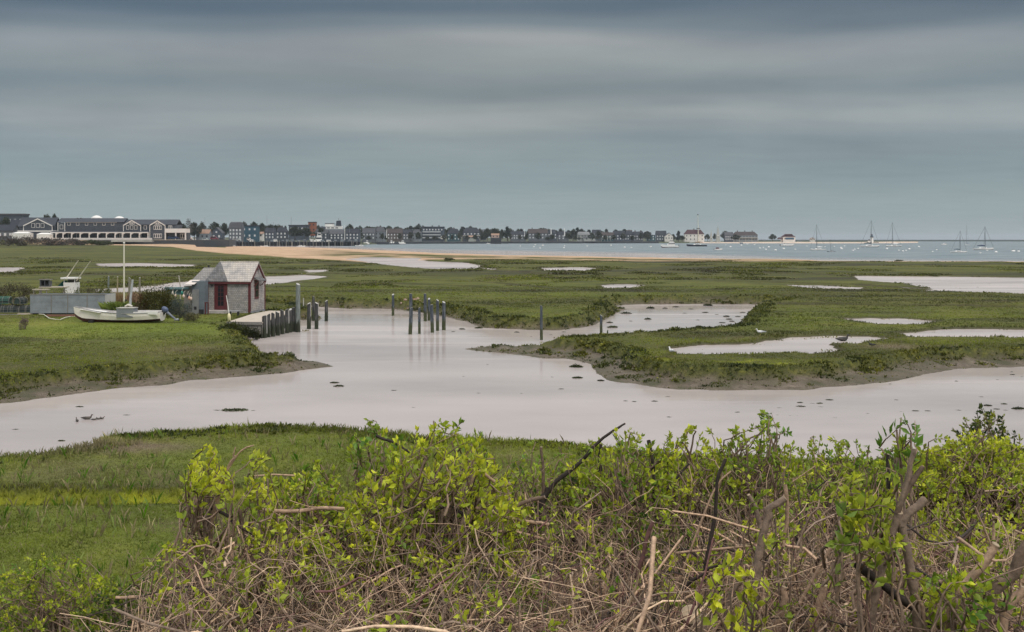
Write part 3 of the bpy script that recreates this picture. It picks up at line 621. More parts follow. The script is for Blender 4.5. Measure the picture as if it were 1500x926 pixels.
GC = 'old pilings standing in the middle of the creek'
for x, a, b_, w_, lean, lab in [
    (575.7, 431.7, 462.5, 4, 0, 'leftmost lone piling of the cluster standing in the creek'),
    (601.8, 431.3, 463.5, 5, 0, 'tall blue-grey piling rising behind a shorter one at left of the cluster'),
    (600.6, 452, 489.8, 5.5, .08, 'short front piling with green foot leaning in the left pair of the cluster'),
    (614.2, 451.8, 489, 4, 0, 'short slim piling between the left pair and the main cluster'),
    (622.8, 431.3, 470.5, 4.6, 0, 'tall dark piling at the left edge of the main cluster'),
    (628.5, 438, 469.6, 4.2, 0, 'rear piling tucked behind the middle of the main cluster'),
    (633.2, 447.5, 487.2, 5, -.05, 'black front piling with white top in the main cluster'),
    (641, 440, 484.5, 4.6, 0, 'straight piling second from right in the main cluster'),
    (650.2, 443, 483.5, 5.6, 0, 'thickest piling at the right end of the main cluster'),
    (793, 449, 498, 4.2, 0, 'lone dark piling in the channel off the sandy point'),
    (880.6, 462.5, 492, 4.2, 0, 'lone dark piling at the island edge by the side creek')]:
    piling(x, a, b_, w_, lab, GC, M_pile2, lean)
piling(890, 484, 490.5, 2.2, 'short rotten stub poking up beside the island edge', GC, M_pile2)

# ------------------------------------------------------------------ dock
def world_poly(pts, z): return [G(a, b, z) for a, b in pts]
dz = 1.02
dk = world_poly([(333.5, 471.5), (384, 472.3), (429, 456), (395, 455), (369, 460)], dz)
cx, cy = dk[0]; dock = thing('plank_dock', 'low plank dock with pale worn deck beside the shingled shed', 'dock', (cx, cy, 0))
rel = [(x - cx, y - cy) for x, y in dk]
mb = MB(); mb.prism(rel, 'z', dz - .07, dz); mb.build('deck_boards', M_deck, dock)
A, B = Vector((*rel[0], 0)), Vector((*rel[1], 0))
mb = MB()
for i in range(15):
    a = A.lerp(B, i / 15 + .004); b_ = A.lerp(B, (i + 1) / 15 - .004); dpt = random.uniform(.12, .35)
    mb.prism([(a.x, a.y + .03), (b_.x, b_.y + .03), (b_.x, b_.y + .09), (a.x, a.y + .09)], 'z', dz - .07 - .48 - dpt * .6, dz - .073)
mb.build('front_boards', M_wood, dock)
mb = MB(); mb.prism([(A.x - .06, A.y - .06), (B.x, B.y - .06), (B.x, B.y + .02), (A.x, A.y + .02)], 'z', dz - .16, dz + .02); mb.build('edge_beam', M_wood, dock)
C_ = Vector((*rel[2], 0)); mb = MB(); n_ = 24
for i in range(n_):
    a = B.lerp(C_, i / n_ + .003); b_ = B.lerp(C_, (i + 1) / n_ - .003)
    mb.prism([(a.x - .02, a.y), (b_.x - .02, b_.y), (b_.x - .08, b_.y), (a.x - .08, a.y)], 'z', -.3, dz - .075)
mb.build('side_bulkhead', M_pile, dock)
mb = MB(); mb.prism([(A.x + 1.0, A.y + .5), (B.x - .12, B.y + .5), (B.x - .12, B.y + .62), (A.x + 1.0, A.y + .62)], 'z', -.3, dz - .075); mb.build('under_bulkhead', M_pile, dock)
BLOCK.append((cx + rel[1][0] - 1.0, cy + 5, -.12, 1.6, 5.2))

# ------------------------------------------------------------------ shed
RZ = math.radians(-8.6)
sx0, sy0 = G(366, 458, .92); BZ = .88
shed = thing('shingled_shed', 'small grey shingled shed with dark red trim and peaked roof on the dock', 'shed', (sx0, sy0, BZ), RZ)
M_sh = shingle('wall_shingles', (.36, .335, .315), .13, .17); M_sh2 = shingle('lit_end_shingles', (.44, .395, .37), .13, .17)  # gable end gets paler shingles, its brightness in the light put into the colour
M_rf = shingle('pale_roof_shingles', (.46, .42, .38), .14, .2, .15); M_rf2 = shingle('dark_roof_shingles', (.15, .145, .142), .14, .16, .5)
k = .0493                                     # metres per photo pixel at the shed
Wd, Dp, Hw, Hr = 3.28, 2.75, 2.32, 3.62       # front length, depth, eave, ridge
LW = 1.0                                      # low wing reaching on to the left
mb = MB(); mb.box(-Wd, -.02, .02, Dp - .02, -.25, Hw); mb.build('wall', M_sh, shed)
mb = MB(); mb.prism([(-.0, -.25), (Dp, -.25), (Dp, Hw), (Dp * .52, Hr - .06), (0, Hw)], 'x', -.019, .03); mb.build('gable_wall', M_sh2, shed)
ov = .12
def roof_poly(pts, th=.07):
    q = [Vector(p) for p in pts]; n = (q[1] - q[0]).cross(q[2] - q[0]).normalized()
    if n.z < 0: n = -n
    mb = MB(); mb.loft([[p for p in q], [p + n * th for p in q]]); return mb
ry = Dp * .52
def onroof(x, t): return (x, -ov + (ry + ov) * t, Hw - .06 + (Hr - Hw + .06) * t)
rl, rr_ = -Wd + .42, .10
main = roof_poly([onroof(-1.62, 0), onroof(.10, 0), onroof(.10, 1), onroof(rl, 1)]); main.build('roof', M_rf, shed)
mb = roof_poly([onroof(-Wd - .12, 0), onroof(-1.63, 0), onroof(rl, .995), onroof(rl - .16, .995)]); rf2 = mb.build('dark_roof_patch', M_rf2, shed)  # left part of the front slope in darker shingles
mb = roof_poly([(rl - .16, ry, Hr), (.10, ry, Hr), (.10, Dp + ov, Hw - .06), (-Wd - .1, Dp + ov, Hw - .06)]); mb.build('rear_roof', M_rf, shed)
mb = MB(); mb.tube([(rl - .1, ry, Hr + .07), (.12, ry, Hr + .07)], .045, 6); mb.build('ridge_cap', M_rf, shed)
# low left wing
lw0 = -Wd - LW - .12
mb = roof_poly([(lw0 - .1, -ov, Hw - .06), (-Wd - .125, -ov, Hw - .06), (rl - .2, ry - .25, Hr - .40), (lw0 + .32, ry - .25, Hr - .40)]); mb.build('wing_roof', shingle('wing_roof_shingles', (.25, .235, .22), .14, .18, .25), shed)
mb = roof_poly([(lw0 + .32, ry - .25, Hr - .40), (rl - .2, ry - .25, Hr - .40), (-Wd - .1, Dp, Hw - .06), (lw0, Dp, Hw - .06)]); mb.build('wing_rear_roof', M_rf2, shed)
mb = MB(); mb.box(lw0 + .25, -Wd - .005, .12, Dp - .1, -.25, Hw - .1); mb.build('wing_wall', mat('blue_grey_boards', (.16, .18, .195), .8, .3, 3, .2, (8, 8, .6)), shed)
# trim
mb = MB()
mb.box(-.12, .045, -.025, .10, -.02, Hw - .13); mb.build('corner_board', M_trim, shed)
mb = MB(); mb.box(-Wd - .01, -Wd + .08, -.02, .05, -.1, Hw - .13); mb.build('corner_board', M_trim, shed)
mb = MB(); mb.box(lw0 - .05, .10, -ov - .035, -ov - .002, Hw - .19, Hw - .07); mb.build('eave_board', M_trim, shed)
mb = MB()
for s in (0, 1):
    a = Vector((.075, -ov if not s else Dp + ov, Hw - .10)); b_ = Vector((.075, ry, Hr - .05)); d = (b_ - a).normalized(); n = Vector((0, -d.z, d.y)) if not s else Vector((0, d.z, -d.y))
    mb.loft([[a + Vector((dx, 0, 0)) + n * dn for dx, dn in ((-.03, 0), (.03, 0), (.03, -.12), (-.03, -.12))], [b_ + Vector((dx, 0, 0)) + n * dn for dx, dn in ((-.03, 0), (.03, 0), (.03, -.12), (-.03, -.12))]])
mb.build('rake_board', M_trim, shed)
mb = MB(); mb.box(.035, .075, Dp - .09, Dp + .02, 0, Hw - .1); mb.build('corner_board', M_trim, shed)
mb = MB(); mb.box(.032, .07, .0, Dp, -.2, .12); mb.build('skirt_board', mat('grey_skirt', (.25, .25, .27), .8), shed)
# door with frame and glazing
dx0, dx1 = -2.72, -1.74
mb = MB(); mb.box(dx0, dx0 + .17, -.05, .01, .22, Hw - .14); mb.box(dx1 - .17, dx1, -.05, .01, .22, Hw - .14); mb.box(dx0 + .17, dx1 - .17, -.05, .01, Hw - .30, Hw - .14); mb.build('door_frame', M_trim, shed)
mb = MB(); mb.box(dx0 + .172, dx1 - .172, -.028, .01, .22, Hw - .302); door = mb.build('door', M_trim, shed)
mb = MB(); mb.box(dx0 + .27, dx1 - .27, -.034, -.029, .52, Hw - .36); mb.build('door_glass', M_glass, door)
mb = MB()
for z_ in (.86, 1.18, 1.5, 1.8): mb.box(dx0 + .27, dx1 - .27, -.046, -.035, z_, z_ + .03)
mb.box((dx0 + dx1) / 2 - .015, (dx0 + dx1) / 2 + .015, -.046, -.0351, .52, Hw - .36)
mb.build('glazing_bar', M_trim, door)
mb = MB(); mb.box(dx0 - .55, dx1 + .12, -.85, -.06, -.2, .2); mb.box(dx0 - .55, dx1 + .12, -.50, -.061, .2, .215); mb.build('doorstep', M_conc, shed)
mb = MB(); mb.tube([(dx0 - .16, -.05, 1.98), (dx0 - .16, -.09, 2.0)], .05, 8); mb.tube([(dx0 - .16, -.09, 2.04), (dx0 - .16, -.12, 1.9)], [.06, .04], 8); mb.build('wall_lamp', M_black, shed)
# end window under a little hood
wy0, wy1, wz0, wz1 = .78, 1.52, .98, 2.38
mb = MB(); mb.box(.028, .065, wy0, wy1, wz0, wz1); win = mb.build('window', M_trim, shed)
mb = MB(); mb.box(.06, .072, wy0 + .09, wy1 - .09, wz0 + .16, wz1 - .07); mb.build('window_glass', M_glass, win)
mb = MB(); mb.box(.066, .08, wy0 + .08, wy1 - .08, 1.62, 1.68); mb.build('glazing_bar', M_trim, win)
hd = MB(); hd.loft([[(.03, wy0 - .25, 2.62), (.03, wy1 + .35, 2.62), (.03, wy1 + .35, 2.56), (.03, wy0 - .25, 2.56)], [(.52, wy0 - .25, 2.36), (.52, wy1 + .35, 2.36), (.52, wy1 + .35, 2.30), (.52, wy0 - .25, 2.30)]]); hood = hd.build('window_hood', M_rf2, shed)
for yb_ in (wy1 + .28, wy0 - .18): mb = MB(); mb.tube([(.04, yb_, 1.95), (.22, yb_, 2.02), (.40, yb_, 2.30)], .035, 6); mb.build('bracket', M_trim, hood)
mb = MB(); mb.box(.031, .05, ry - .04, ry + .04, 2.85, 3.25); mb.box(.032, .05, ry - .13, ry + .13, 3.08, 3.15); mb.build('gable_ornament', mat('dark_ornament', (.06, .05, .05), .7), shed)
mb = MB(); mb.tube([(rl - .05, ry, Hr), (rl - .05, ry, Hr + .42)], .015, 5); mb.build('roof_rod', M_wood, shed)
mb = MB(); mb.tube([(rl - .95, ry - .1, Hr - .45), (rl - .95, ry - .1, Hr - .16)], .07, 8); mb.build('stove_pipe', M_black, shed)
BLOCK.append((sx0 - 1.9 * math.cos(RZ) + 1.2 * math.sin(-RZ) * -1, sy0 + 1.2, RZ, 2.5, 1.9))

# lean-to at the left of the shed, with its hatch and buoys
def at(px, py, Y): return P(px, py, Y)
Yl = 73.6
lt = thing('lean_to', 'blue-grey plywood lean-to with pale hatch roof left of the shed', 'lean-to', (*at(285, 457, Yl).xy, .85))
lx, lyy = at(285, 457, Yl).xy
def rx(px): return (px - 285) / F * Yl
def rz_(py): return H - (py - YH) / F * Yl - .85
mb = MB(); mb.box(rx(281), rx(299.5), 0, .9, -.2, rz_(412)); mb.build('wall', mat('pale_blue_ply', (.135, .16, .178), .8, .25, 3, .1), lt)
mb = MB(); mb.box(rx(282), rx(291.5), -.08, -.005, -.05, rz_(424)); dr = mb.build('door', mat('grey_ply_door', (.21, .21, .205), .8, .3, 3, .1), lt)
mb = MB(); mb.box(rx(285), rx(288.4), -.095, -.081, rz_(453.5), rz_(449)); mb.build('door_grille', M_black, dr)
mb = MB(); mb.loft([[(rx(273), -.35, rz_(416)), (rx(286.5), -.35, rz_(416)), (rx(286.5), -.35, rz_(416.8)), (rx(273), -.35, rz_(416.8))], [(rx(276.5), .45, rz_(410.4)), (rx(290), .45, rz_(410.4)), (rx(290), .45, rz_(411.2)), (rx(276.5), .45, rz_(411.2))]]); mb.build('hatch_roof', mat('pale_hatch', (.66, .58, .52), .7), lt)
mb = MB(); mb.box(rx(268), rx(281.8), .2, .9, -.1, rz_(419)); mb.build('side_wall', M_wood, lt)
mb = MB(); mb.box(rx(240), rx(276), .1, .35, rz_(424), rz_(421)); mb.box(rx(240), rx(276), .36, .40, rz_(432), rz_(424.2)); mb.build('hanging_rail', mat('teal_rail', (.13, .22, .23), .7), lt)
mb = MB(); mb.box(rx(293), rx(299), -.3, -.09, -.1, rz_(453)); mb.build('bin', M_black, lt)
GB = 'lobster buoys hung on the rail of the lean-to'
for px, py, c, lab in [(253, 429.5, (.75, .68, .58), 'white lobster buoy hanging at the left end of the rail'), (257, 433, (.7, .55, .42), 'cream lobster buoy hanging second from left on the rail'), (266.5, 429, (.03, .22, .17), 'green lobster buoy hanging in the middle of the rail'),
                       (269, 434, (.78, .60, .48), 'pale pink lobster buoy hanging right of the green one'), (275, 433.5, (.03, .03, .04), 'black lobster buoy hanging near the grey door'), (277, 436.5, (.72, .42, .30), 'orange lobster buoy hanging below the black one'), (279.8, 437.5, (.76, .56, .45), 'peach lobster buoy hanging nearest the grey door')]:
    p = at(px, py, Yl - .35); t = thing('lobster_buoy', lab, 'buoy', p, 0, GB)
    mb = MB(); mb.tube([(0, 0, -.13), (0, 0, -.10), (0, 0, .04), (0, 0, .11), (0, 0, .13)], [.03, .075, .085, .05, .02], 10); mb.build('float', mat('buoy_%d' % int(px), c, .5, .1), t, True)
    mb = MB(); mb.tube([(0, 0, .13), (0, .1, .30), (0, .5, .36)], .012, 4); mb.build('cord', M_rope, t)

# bench and tools by the shed, striped pole at the dock
bx_, by_ = at(343, 456.5, 72.3).xy
bn = thing('bench', 'low dark wooden bench against the front wall of the shed', 'bench', (bx_, by_, .88), RZ)
mb = MB(); mb.box(-.35, .35, -.16, .16, .30, .35); mb.build('seat', mat('bench_top', (.30, .30, .32), .7), bn)
for s in (-1, 1):
    mb = MB(); mb.box(s * .30 - .03, s * .30 + .03, -.14, .14, -.05, .299); mb.build('leg', M_black, bn)
tx, ty = at(338, 452, 73.0).xy
sp = thing('boat_rack', 'dark slatted rack leaning on the shed wall behind the bench', 'rack', (tx, ty, .9), RZ)
mb = MB()
for s in (-.07, .07): mb.tube([(s, -.02, .02), (s, .08, .95)], .018, 5)
mb.build('rail', M_wood, sp)
for h in (.3, .5, .7, .9): mb = MB(); mb.tube([(-.08, .03, h), (.08, .03, h)], .012, 4); mb.build('slat', M_wood, sp)
px_, py_ = at(335.3, 474, 64.3).xy
pl = thing('buoy_pole', 'white pole with a fat yellow-white float planted at the dock corner', 'buoy pole', (px_, py_, .8))
mb = MB(); mb.tube([(.04, 0, -.1), (.0, 0, .9), (-.16, 0, 1.95)], [.028, .028, .022], 8); mb.build('shaft', M_white, pl)
mb = MB(); mb.tube([(.03, 0, .28), (.025, 0, .36), (.015, 0, .62), (.01, 0, .76), (.0, 0, .82)], [.05, .10, .105, .085, .03], 12); mb.build('float', mat('yellow_white_float', (.74, .66, .38), .5, .15), pl, True)
rk = thing('red_handrail', 'short dark red handrail standing by the shed doorstep', 'handrail', (*at(302.5, 453, 72.7).xy, .88), RZ)
mb = MB(); mb.box(-.12, -.05, -.03, .03, -.1, .85); mb.build('post', M_trim, rk)
mb = MB(); mb.box(.09, .16, -.03, .03, -.1, .85); mb.build('post', M_trim, rk)
mb = MB(); mb.box(-.13, .17, -.04, .04, .851, .92); mb.build('top_rail', M_trim, rk)

# ------------------------------------------------------------------ white boat on the lawn
bxc, byc = G(174, 471.5, .92)
boat = thing('sailing_skiff', 'long white wooden skiff with dark red bottom lying on the lawn', 'boat', (bxc, byc, .90), math.radians(-2))
LB = 5.75
def hull_sections(L, beam, bow_h, stern_h, mid_h, n=22, keel=.0, transom=.62, rocker=.10, sheer_in=0.0):
    secs = []
    for i in range(n):
        u = i / (n - 1); x = -L / 2 + L * u
        b = beam / 2 * (math.sin(min(u * 1.25, 1) * PI / 2) ** .75 if u < .8 else 1 - (1 - transom) * ((u - .8) / .2) ** 1.6)
        b = max(b, .015)
        h = bow_h + (mid_h - bow_h) * math.sin(min(u / .62, 1) * PI / 2) + (stern_h - mid_h) * max(0, (u - .62) / .38) ** 1.5
        kz = keel + rocker * (max(0, (u - .55) / .45) ** 2) + (.38 * bow_h * max(0, 1 - u / .12) ** 1.6)
        xr = x - .10 * L * .0
        secs.append((x, b, h, kz, u))
    return secs
def make_hull(parent, L, beam, bow_h, stern_h, mid_h, mats, paint=.35, open_boat=True, rake=.22, deck=None, name='hull'):
    secs = hull_sections(L, beam, bow_h, stern_h, mid_h); mb = MB(); ring = []
    for x, b, h, kz, u in secs:
        def xo(z): return x - rake * max(0, 1 - u / .15) * ((z - kz) / max(h - kz, .05)) * L * .08 + (rake * .25 * max(0, (u - .93) / .07) * (z - kz))
        zs = [kz, kz + .05 * (h - kz), kz + paint * (h - kz), kz + .7 * (h - kz), h]; bs = [.0, .55 * b, .86 * b, .97 * b, b]
        side = [(xo(z), y, z) for z, y in zip(zs, bs)]
        full = [(p[0], -p[1], p[2]) for p in reversed(side)] + side[1:]
        if open_boat:
            ti = .05; inner = [(xo(h), max(b - ti, .004), h), (xo(kz + .5 * (h - kz)), max(.86 * b - ti, .003), kz + .5 * (h - kz)), (x, max(.4 * b - ti, .002), kz + .18 * (h - kz) + .02)]
            full = full + inner + [(p[0], -p[1], p[2]) for p in reversed(inner)]
        ring.append(full)
    n = len(ring[0]); b0 = len(mb.v)
    for r in ring: mb.v += r
    for i in range(len(ring) - 1):
        for j in range(n if open_boat else n - 1):
            j2 = (j + 1) % n
            low = j in (2, 3, 4, 5)
            mb.f.append((b0 + i*n + j, b0 + i*n + j2, b0 + (i+1)*n + j2, b0 + (i+1)*n + j)); mb.m.append(1 if low else (2 if j > 8 else 0))
    mb.mi = 0; mb.f.append(tuple(b0 + (len(ring)-1)*n + j for j in range(9))); mb.m.append(0)
    mb.f.append(tuple(b0 + j for j in reversed(range(9)))); mb.m.append(0)
    if not open_boat:
        for i in range(len(ring) - 1): mb.f.append((b0 + i*n, b0 + (i+1)*n, b0 + (i+1)*n + 8, b0 + i*n + 8)); mb.m.append(2)
    o = mb.build(name, mats, parent, False)
    return o, secs
M_hull = mat('cream_white_hull', (.90, .82, .76), .45, .10, 1.6, .03); M_bott = mat('oxblood_bottom', (.085, .028, .028), .7, .3, 2, .05); M_inn = mat('hull_inside', (.46, .43, .40), .7, .2, 3, .05)
hl, secs = make_hull(boat, LB, 1.75, .98, .66, .60, [M_hull, M_bott, M_inn], .30)
mb = MB()
for s in (-1, 1): mb.tube([(x, s * b, h + .015) for x, b, h, kz, u in secs], .028, 6)
mb.build('gunwale', mat('grey_rub_rail', (.30, .29, .28), .7), boat)
mb = MB(); mb.loft([[(-LB*.42, -.35, .86), (-LB*.42, .35, .86), (-LB*.42, .35, .84), (-LB*.42, -.35, .84)], [(-.9, -.78, .66), (-.9, .78, .66), (-.9, .78, .64), (-.9, -.78, .64)]]); mb.build('foredeck', M_white, boat)
for x_ in (.2, 1.5): 
    mb = MB(); mb.box(x_, x_ + .28, -.8, .8, .48, .52); mb.build('thwart', M_inn, boat)
for yc_ in (-.80, .74): mb = MB(); mb.box(.9, 2.86, yc_, yc_ + .06, .56, .72); mb.build('coaming', M_white, boat)
mb = MB(); mb.box(.20, 1.27, -.84, -.06, .36, .94); bxo = mb.build('engine_box', mat('grey_box', (.20, .21, .22), .75, .25, 3, .1), boat)
mb = MB(); mb.box(.17, 1.30, -.87, -.03, .943, .985); mb.build('box_lid', mat('pale_lid', (.40, .37, .33), .7), bxo)
mb = MB(); mb.tube([(.66, .12, .1), (.72, .12, 1.5), (.86, .12, 2.75)], [.085, .075, .065], 10); mb.build('mast_stub', mat('grey_spar', (.40, .41, .41), .7, .2, 3, .1, (1, 1, 1)), boat)
mb = MB(); mb.tube([(.4, .0, 1.02), (.62, .02, 1.12), (.9, .0, 1.03)], [.05, .08, .05], 7); mb.build('rope_coil', M_rope, boat)
om = thing('outboard_motor', 'blue-grey outboard motor tilted up on the stern of the white skiff', 'outboard motor', (bxc + 2.92, byc, .90 + .48), math.radians(-2))
def ell(mb, c, r, M=None, n=10, m=7):
    rings = []
    for i in range(m):
        ph = -PI / 2 + PI * (i + .02) / (m - .96); rings.append([((Vector((r[0] * math.cos(ph) * math.cos(a), r[1] * math.cos(ph) * math.sin(a), r[2] * math.sin(ph)))) if M is None else (M @ Vector((r[0] * math.cos(ph) * math.cos(a), r[1] * math.cos(ph) * math.sin(a), r[2] * math.sin(ph))))) + Vector(c) for a in [2 * PI * j / n for j in range(n)]])
    mb.loft(rings)
Rm = Matrix.Rotation(math.radians(38), 3, 'Y')
mb = MB(); ell(mb, (.08, 0, .33), (.26, .17, .19), Rm); mb.build('cowling', mat('blue_grey_cowl', (.075, .10, .17), .4, .15), om, True)
mb = MB(); mb.tube([(.16, 0, .22), (.55, 0, -.12), (.78, 0, -.30)], [.09, .07, .06], 8); mb.build('leg_shaft', mat('grey_leg', (.17, .185, .22), .4), om)
mb = MB(); mb.tube([(.68, 0, -.34), (.98, 0, -.30)], [.05, .075], 8); mb.prism([(.62, -.25), (1.0, -.42), (.92, -.26)], 'y', -.012, .012); mb.build('gearcase', mat('pale_gearcase', (.38, .39, .42), .4), om)
mb = MB()
for a in range(3): mb.box(.985, 1.005, -.03, .03, .02, .16, Matrix.Translation((0, 0, -.30)) @ Matrix.Rotation(a * 2.094, 4, 'X'))
mb.build('propeller', M_black, om)
mb = MB(); mb.box(-.10, .06, -.09, .09, .02, .28); mb.build('clamp_bracket', M_black, om)
BLOCK.append((bxc, byc, math.radians(-2), 2.9, .85))
for x_ in (-1.6, 1.4):
    t = thing('timber_block', 'dark timber block propping the %s of the white skiff' % ('bow' if x_ < 0 else 'stern'), 'block', (bxc + x_, byc - .05, gz(bxc + x_, byc)), 0, 'blocks under the skiff')
    mb = MB(); mb.box(-.15, .15, -.55, .55, -.1, .10 if x_ < 0 else .06); mb.box(-.13, .13, -.5, .5, .103, .105 + .04); mb.build('beam', M_black, t)

# ------------------------------------------------------------------ plywood bin, rope, platform, beached workboat, stakes, mast
Yb = 73.4
b0, b1 = P(44, 460, Yb), P(153.5, 460, Yb); zb = gz(b0.x + 2, Yb)
pb = thing('plywood_bin', 'long weathered grey plywood bin behind the white skiff', 'bin', (b0.x, Yb, zb))
Lb = b1.x - b0.x; hb = P(0, 432, Yb).z - zb
M_ply = mat('grey_ply', (.235, .255, .27), .85, .38, 1.1, .15, (1, 1, 1.6))
mb = MB(); mb.box(0, Lb, 0, .04, .10, hb); mb.build('front_panel', M_ply, pb)
mb = MB(); mb.box(.0, Lb, 2.0, 2.04, .10, hb); mb.build('rear_panel', M_ply, pb)
mb = MB(); mb.box(Lb - .04, Lb, .042, 1.998, .10, hb); mb.build('end_panel', mat('pale_ply', (.52, .50, .46), .8, .2, 2, .1), pb)
mb = MB(); mb.box(0, .04, .042, 1.998, .10, hb); mb.build('end_panel', M_ply, pb)
mb = MB(); mb.box(-.03, Lb + .03, -.03, .07, hb + .002, hb + .045); mb.build('top_rail', M_wood, pb)
mb = MB(); mb.box(-.05, Lb + .05, .3, .7, -.12, .098); mb.box(-.05, Lb + .05, 1.4, 1.8, -.12, .098); mb.build('skid', M_black, pb)
for xx in (Lb * .28, Lb * .5, Lb * .76):
    mb = MB(); mb.box(xx, xx + .05, -.025, -.002, .12, hb - .02); mb.build('batten', M_wood, pb)
BLOCK.append((b0.x + Lb / 2, Yb + 1, 0, Lb / 2, 1.1))
ro = MB(); pts = []
for px, py in [(57, 461.5), (64, 462), (68, 465), (73, 468.5), (80, 469.5), (88, 470), (95, 467.5), (102, 466), (112, 465.5)]:
    x, y = G(px, py, .92); pts.append((x, y, gz(x, y) + .10))
ro.tube(pts, .028, 5); o = ro.build('mooring_rope', M_rope); tag(o, 'pale rope snaking over the grass in front of the plywood bin', 'rope')
x, y = G(92, 464, .9); o = MB(); o.box(-1.1, 1.1, -.07, .07, .0, .12); o = o.build('driftwood_plank', mat('red_brown_plank', (.22, .10, .07), .8)); o.location = (x, y, gz(x, y) + .01); tag(o, 'reddish plank lying on the grass below the plywood bin', 'plank')
x, y = G(49, 458.5, .9); o = MB(); o.box(-.5, .5, -.2, .2, .0, .08); o = o.build('pale_board', M_deck); o.location = (x - .1, y - 1.0, gz(x, y) + .02); tag(o, 'pale board lying by the left corner of the plywood bin', 'board')
# lobster traps
def trap_proto(label, gcol, x, y, z, rz):
    t = thing('lobster_trap', label, 'lobster trap', (x, y, z), rz, 'lobster traps stacked at the left edge')
    fr = MB()
    L_, W_, H_ = .95, .55, .5
    arch = [(W_ / 2 * math.cos(a), .22 + (H_ - .22) * math.sin(a)) for a in [PI * j / 8 for j in range(9)]]
    for xx in (-L_/2, 0, L_/2): fr.tube([(xx, W_/2, 0)] + [(xx, p[0], p[1]) for p in arch] + [(xx, -W_/2, 0)], .016, 4)
    fr.build('hoop_frame', M_wood, t)
    sl_ = MB()
    for j in range(0, 9): sl_.tube([(-L_/2, arch[j][0], arch[j][1]), (L_/2, arch[j][0], arch[j][1])], .012, 4)
    for yy_ in (-W_/2, W_/2): sl_.tube([(-L_/2, yy_, .02), (L_/2, yy_, .02)], .016, 4)
    for i in range(12):
        xx = -L_/2 + L_ * i / 11; sl_.tube([(xx, p[0] * .98, p[1] * .98) for p in arch], .006, 3, False)
    sl_.build('wire_mesh', gcol, t)
    n_ = MB(); n_.prism([(p[0] * .8, p[1] * .85) for p in arch] + [(-W_/2*.8, .03), (W_/2*.8, .03)], 'x', -L_*.42, L_*.42); n_.build('net', mat('dark_net', (.035, .055, .05), .9, .5, 9, .5), t)
    return t
M_gw = mat('green_wire', (.05, .17, .12), .5, .2, 5, 0); M_bw = mat('dark_wire', (.08, .085, .08), .6, .3, 5, 0)
zt = .9
specs = [(5, 444, .0, 0, M_gw, 'green wire lobster trap on top of the pile at the left edge'), (4, 457, 0, 0, M_bw, 'dark lobster trap at the bottom left of the pile'), (17, 457, 0, .1, M_bw, 'dark lobster trap at the bottom, second from left'),
         (29, 445, 0, 1.45, M_bw, 'round-topped lobster trap standing end-on above the others'), (30, 457, 0, -.05, M_bw, 'dark lobster trap at the bottom under the round-topped one'), (40, 457, 0, .1, M_bw, 'dark lobster trap at the bottom beside the plywood bin'), (-8, 450, 0, .2, M_gw, 'green lobster trap cut by the left edge of the picture')]
for px, py, dy, rz, gm_, lab in specs:
    x = (px - 750) / F * 74; z_ = H - (py - YH) / F * 74; trap_proto(lab, gm_, x, 74 + (0 if py > 450 else .1), max(z_ - .03, .85), rz)
pt = thing('timber_pallet', 'flat grey timber pallet under the lobster traps', 'pallet', ((20 - 750) / F * 73.5, 73.6, .82)); mb = MB()
for j in range(5): mb.box(-1.15, 1.05, -.35 + j * .17, -.22 + j * .17, .0, .05)
mb.build('board', M_wood, pt); mb = MB(); mb.box(-1.15, 1.05, -.37, -.353, -.12, .05); mb.build('bearer', M_wood, pt)
# things on the ground behind the bin
Yw = 88.0
pf = thing('plank_platform', 'pale plank platform behind the plywood bin', 'platform', (*P(76, 421, Yw).xy, gz(*P(76, 421, Yw).xy)))
zp = P(76, 420, Yw).z - pf.location.z
mb = MB(); mb.box(rx(0) * 0 - .95, 1.3, -.4, .5, zp - .08, zp); mb.build('top', M_deck, pf)
for sx_ in (-.85, 1.15):
    mb = MB(); mb.box(sx_, sx_ + .1, -.35, -.25, -.1, zp - .081); mb.build('leg', M_wood, pf)
cr = thing('dark_crate', 'dark open-fronted crate standing on the pale platform', 'crate', (*P(67.3, 419, Yw).xy, P(67.3, 420, Yw).z))
mb = MB(); mb.box(-.42, .42, -.25, -.22, .0, .08); mb.box(-.42, .42, -.25, -.22, .5, .58); mb.box(-.42, -.34, -.25, .25, .081, .499); mb.box(.34, .42, -.25, .25, .081, .499); mb.box(-.03, .03, -.25, -.2, .081, .499); mb.box(-.335, .335, .2, .25, .0, .499); mb.build('frame', mat('charcoal_wood', (.085, .088, .095), .8), cr)
mb = MB(); mb.box(-.47, .47, -.3, .28, .583, .65); mb.build('lid', M_wood, cr)
bt = thing('low_table', 'low pale-topped table just above the left end of the plywood bin', 'table', (*P(60, 428, 77.5).xy, .9))
zt_ = P(0, 423.5, 77.5).z - .9; mb = MB(); mb.box(-.55, .6, -.25, .25, zt_ - .07, zt_); mb.build('top', M_deck, bt)
for sx_ in (-.5, -.02, .47):
    mb = MB(); mb.box(sx_, sx_ + .07, -.22, -.15, -.1, zt_ - .071); mb.build('leg', M_wood, bt)
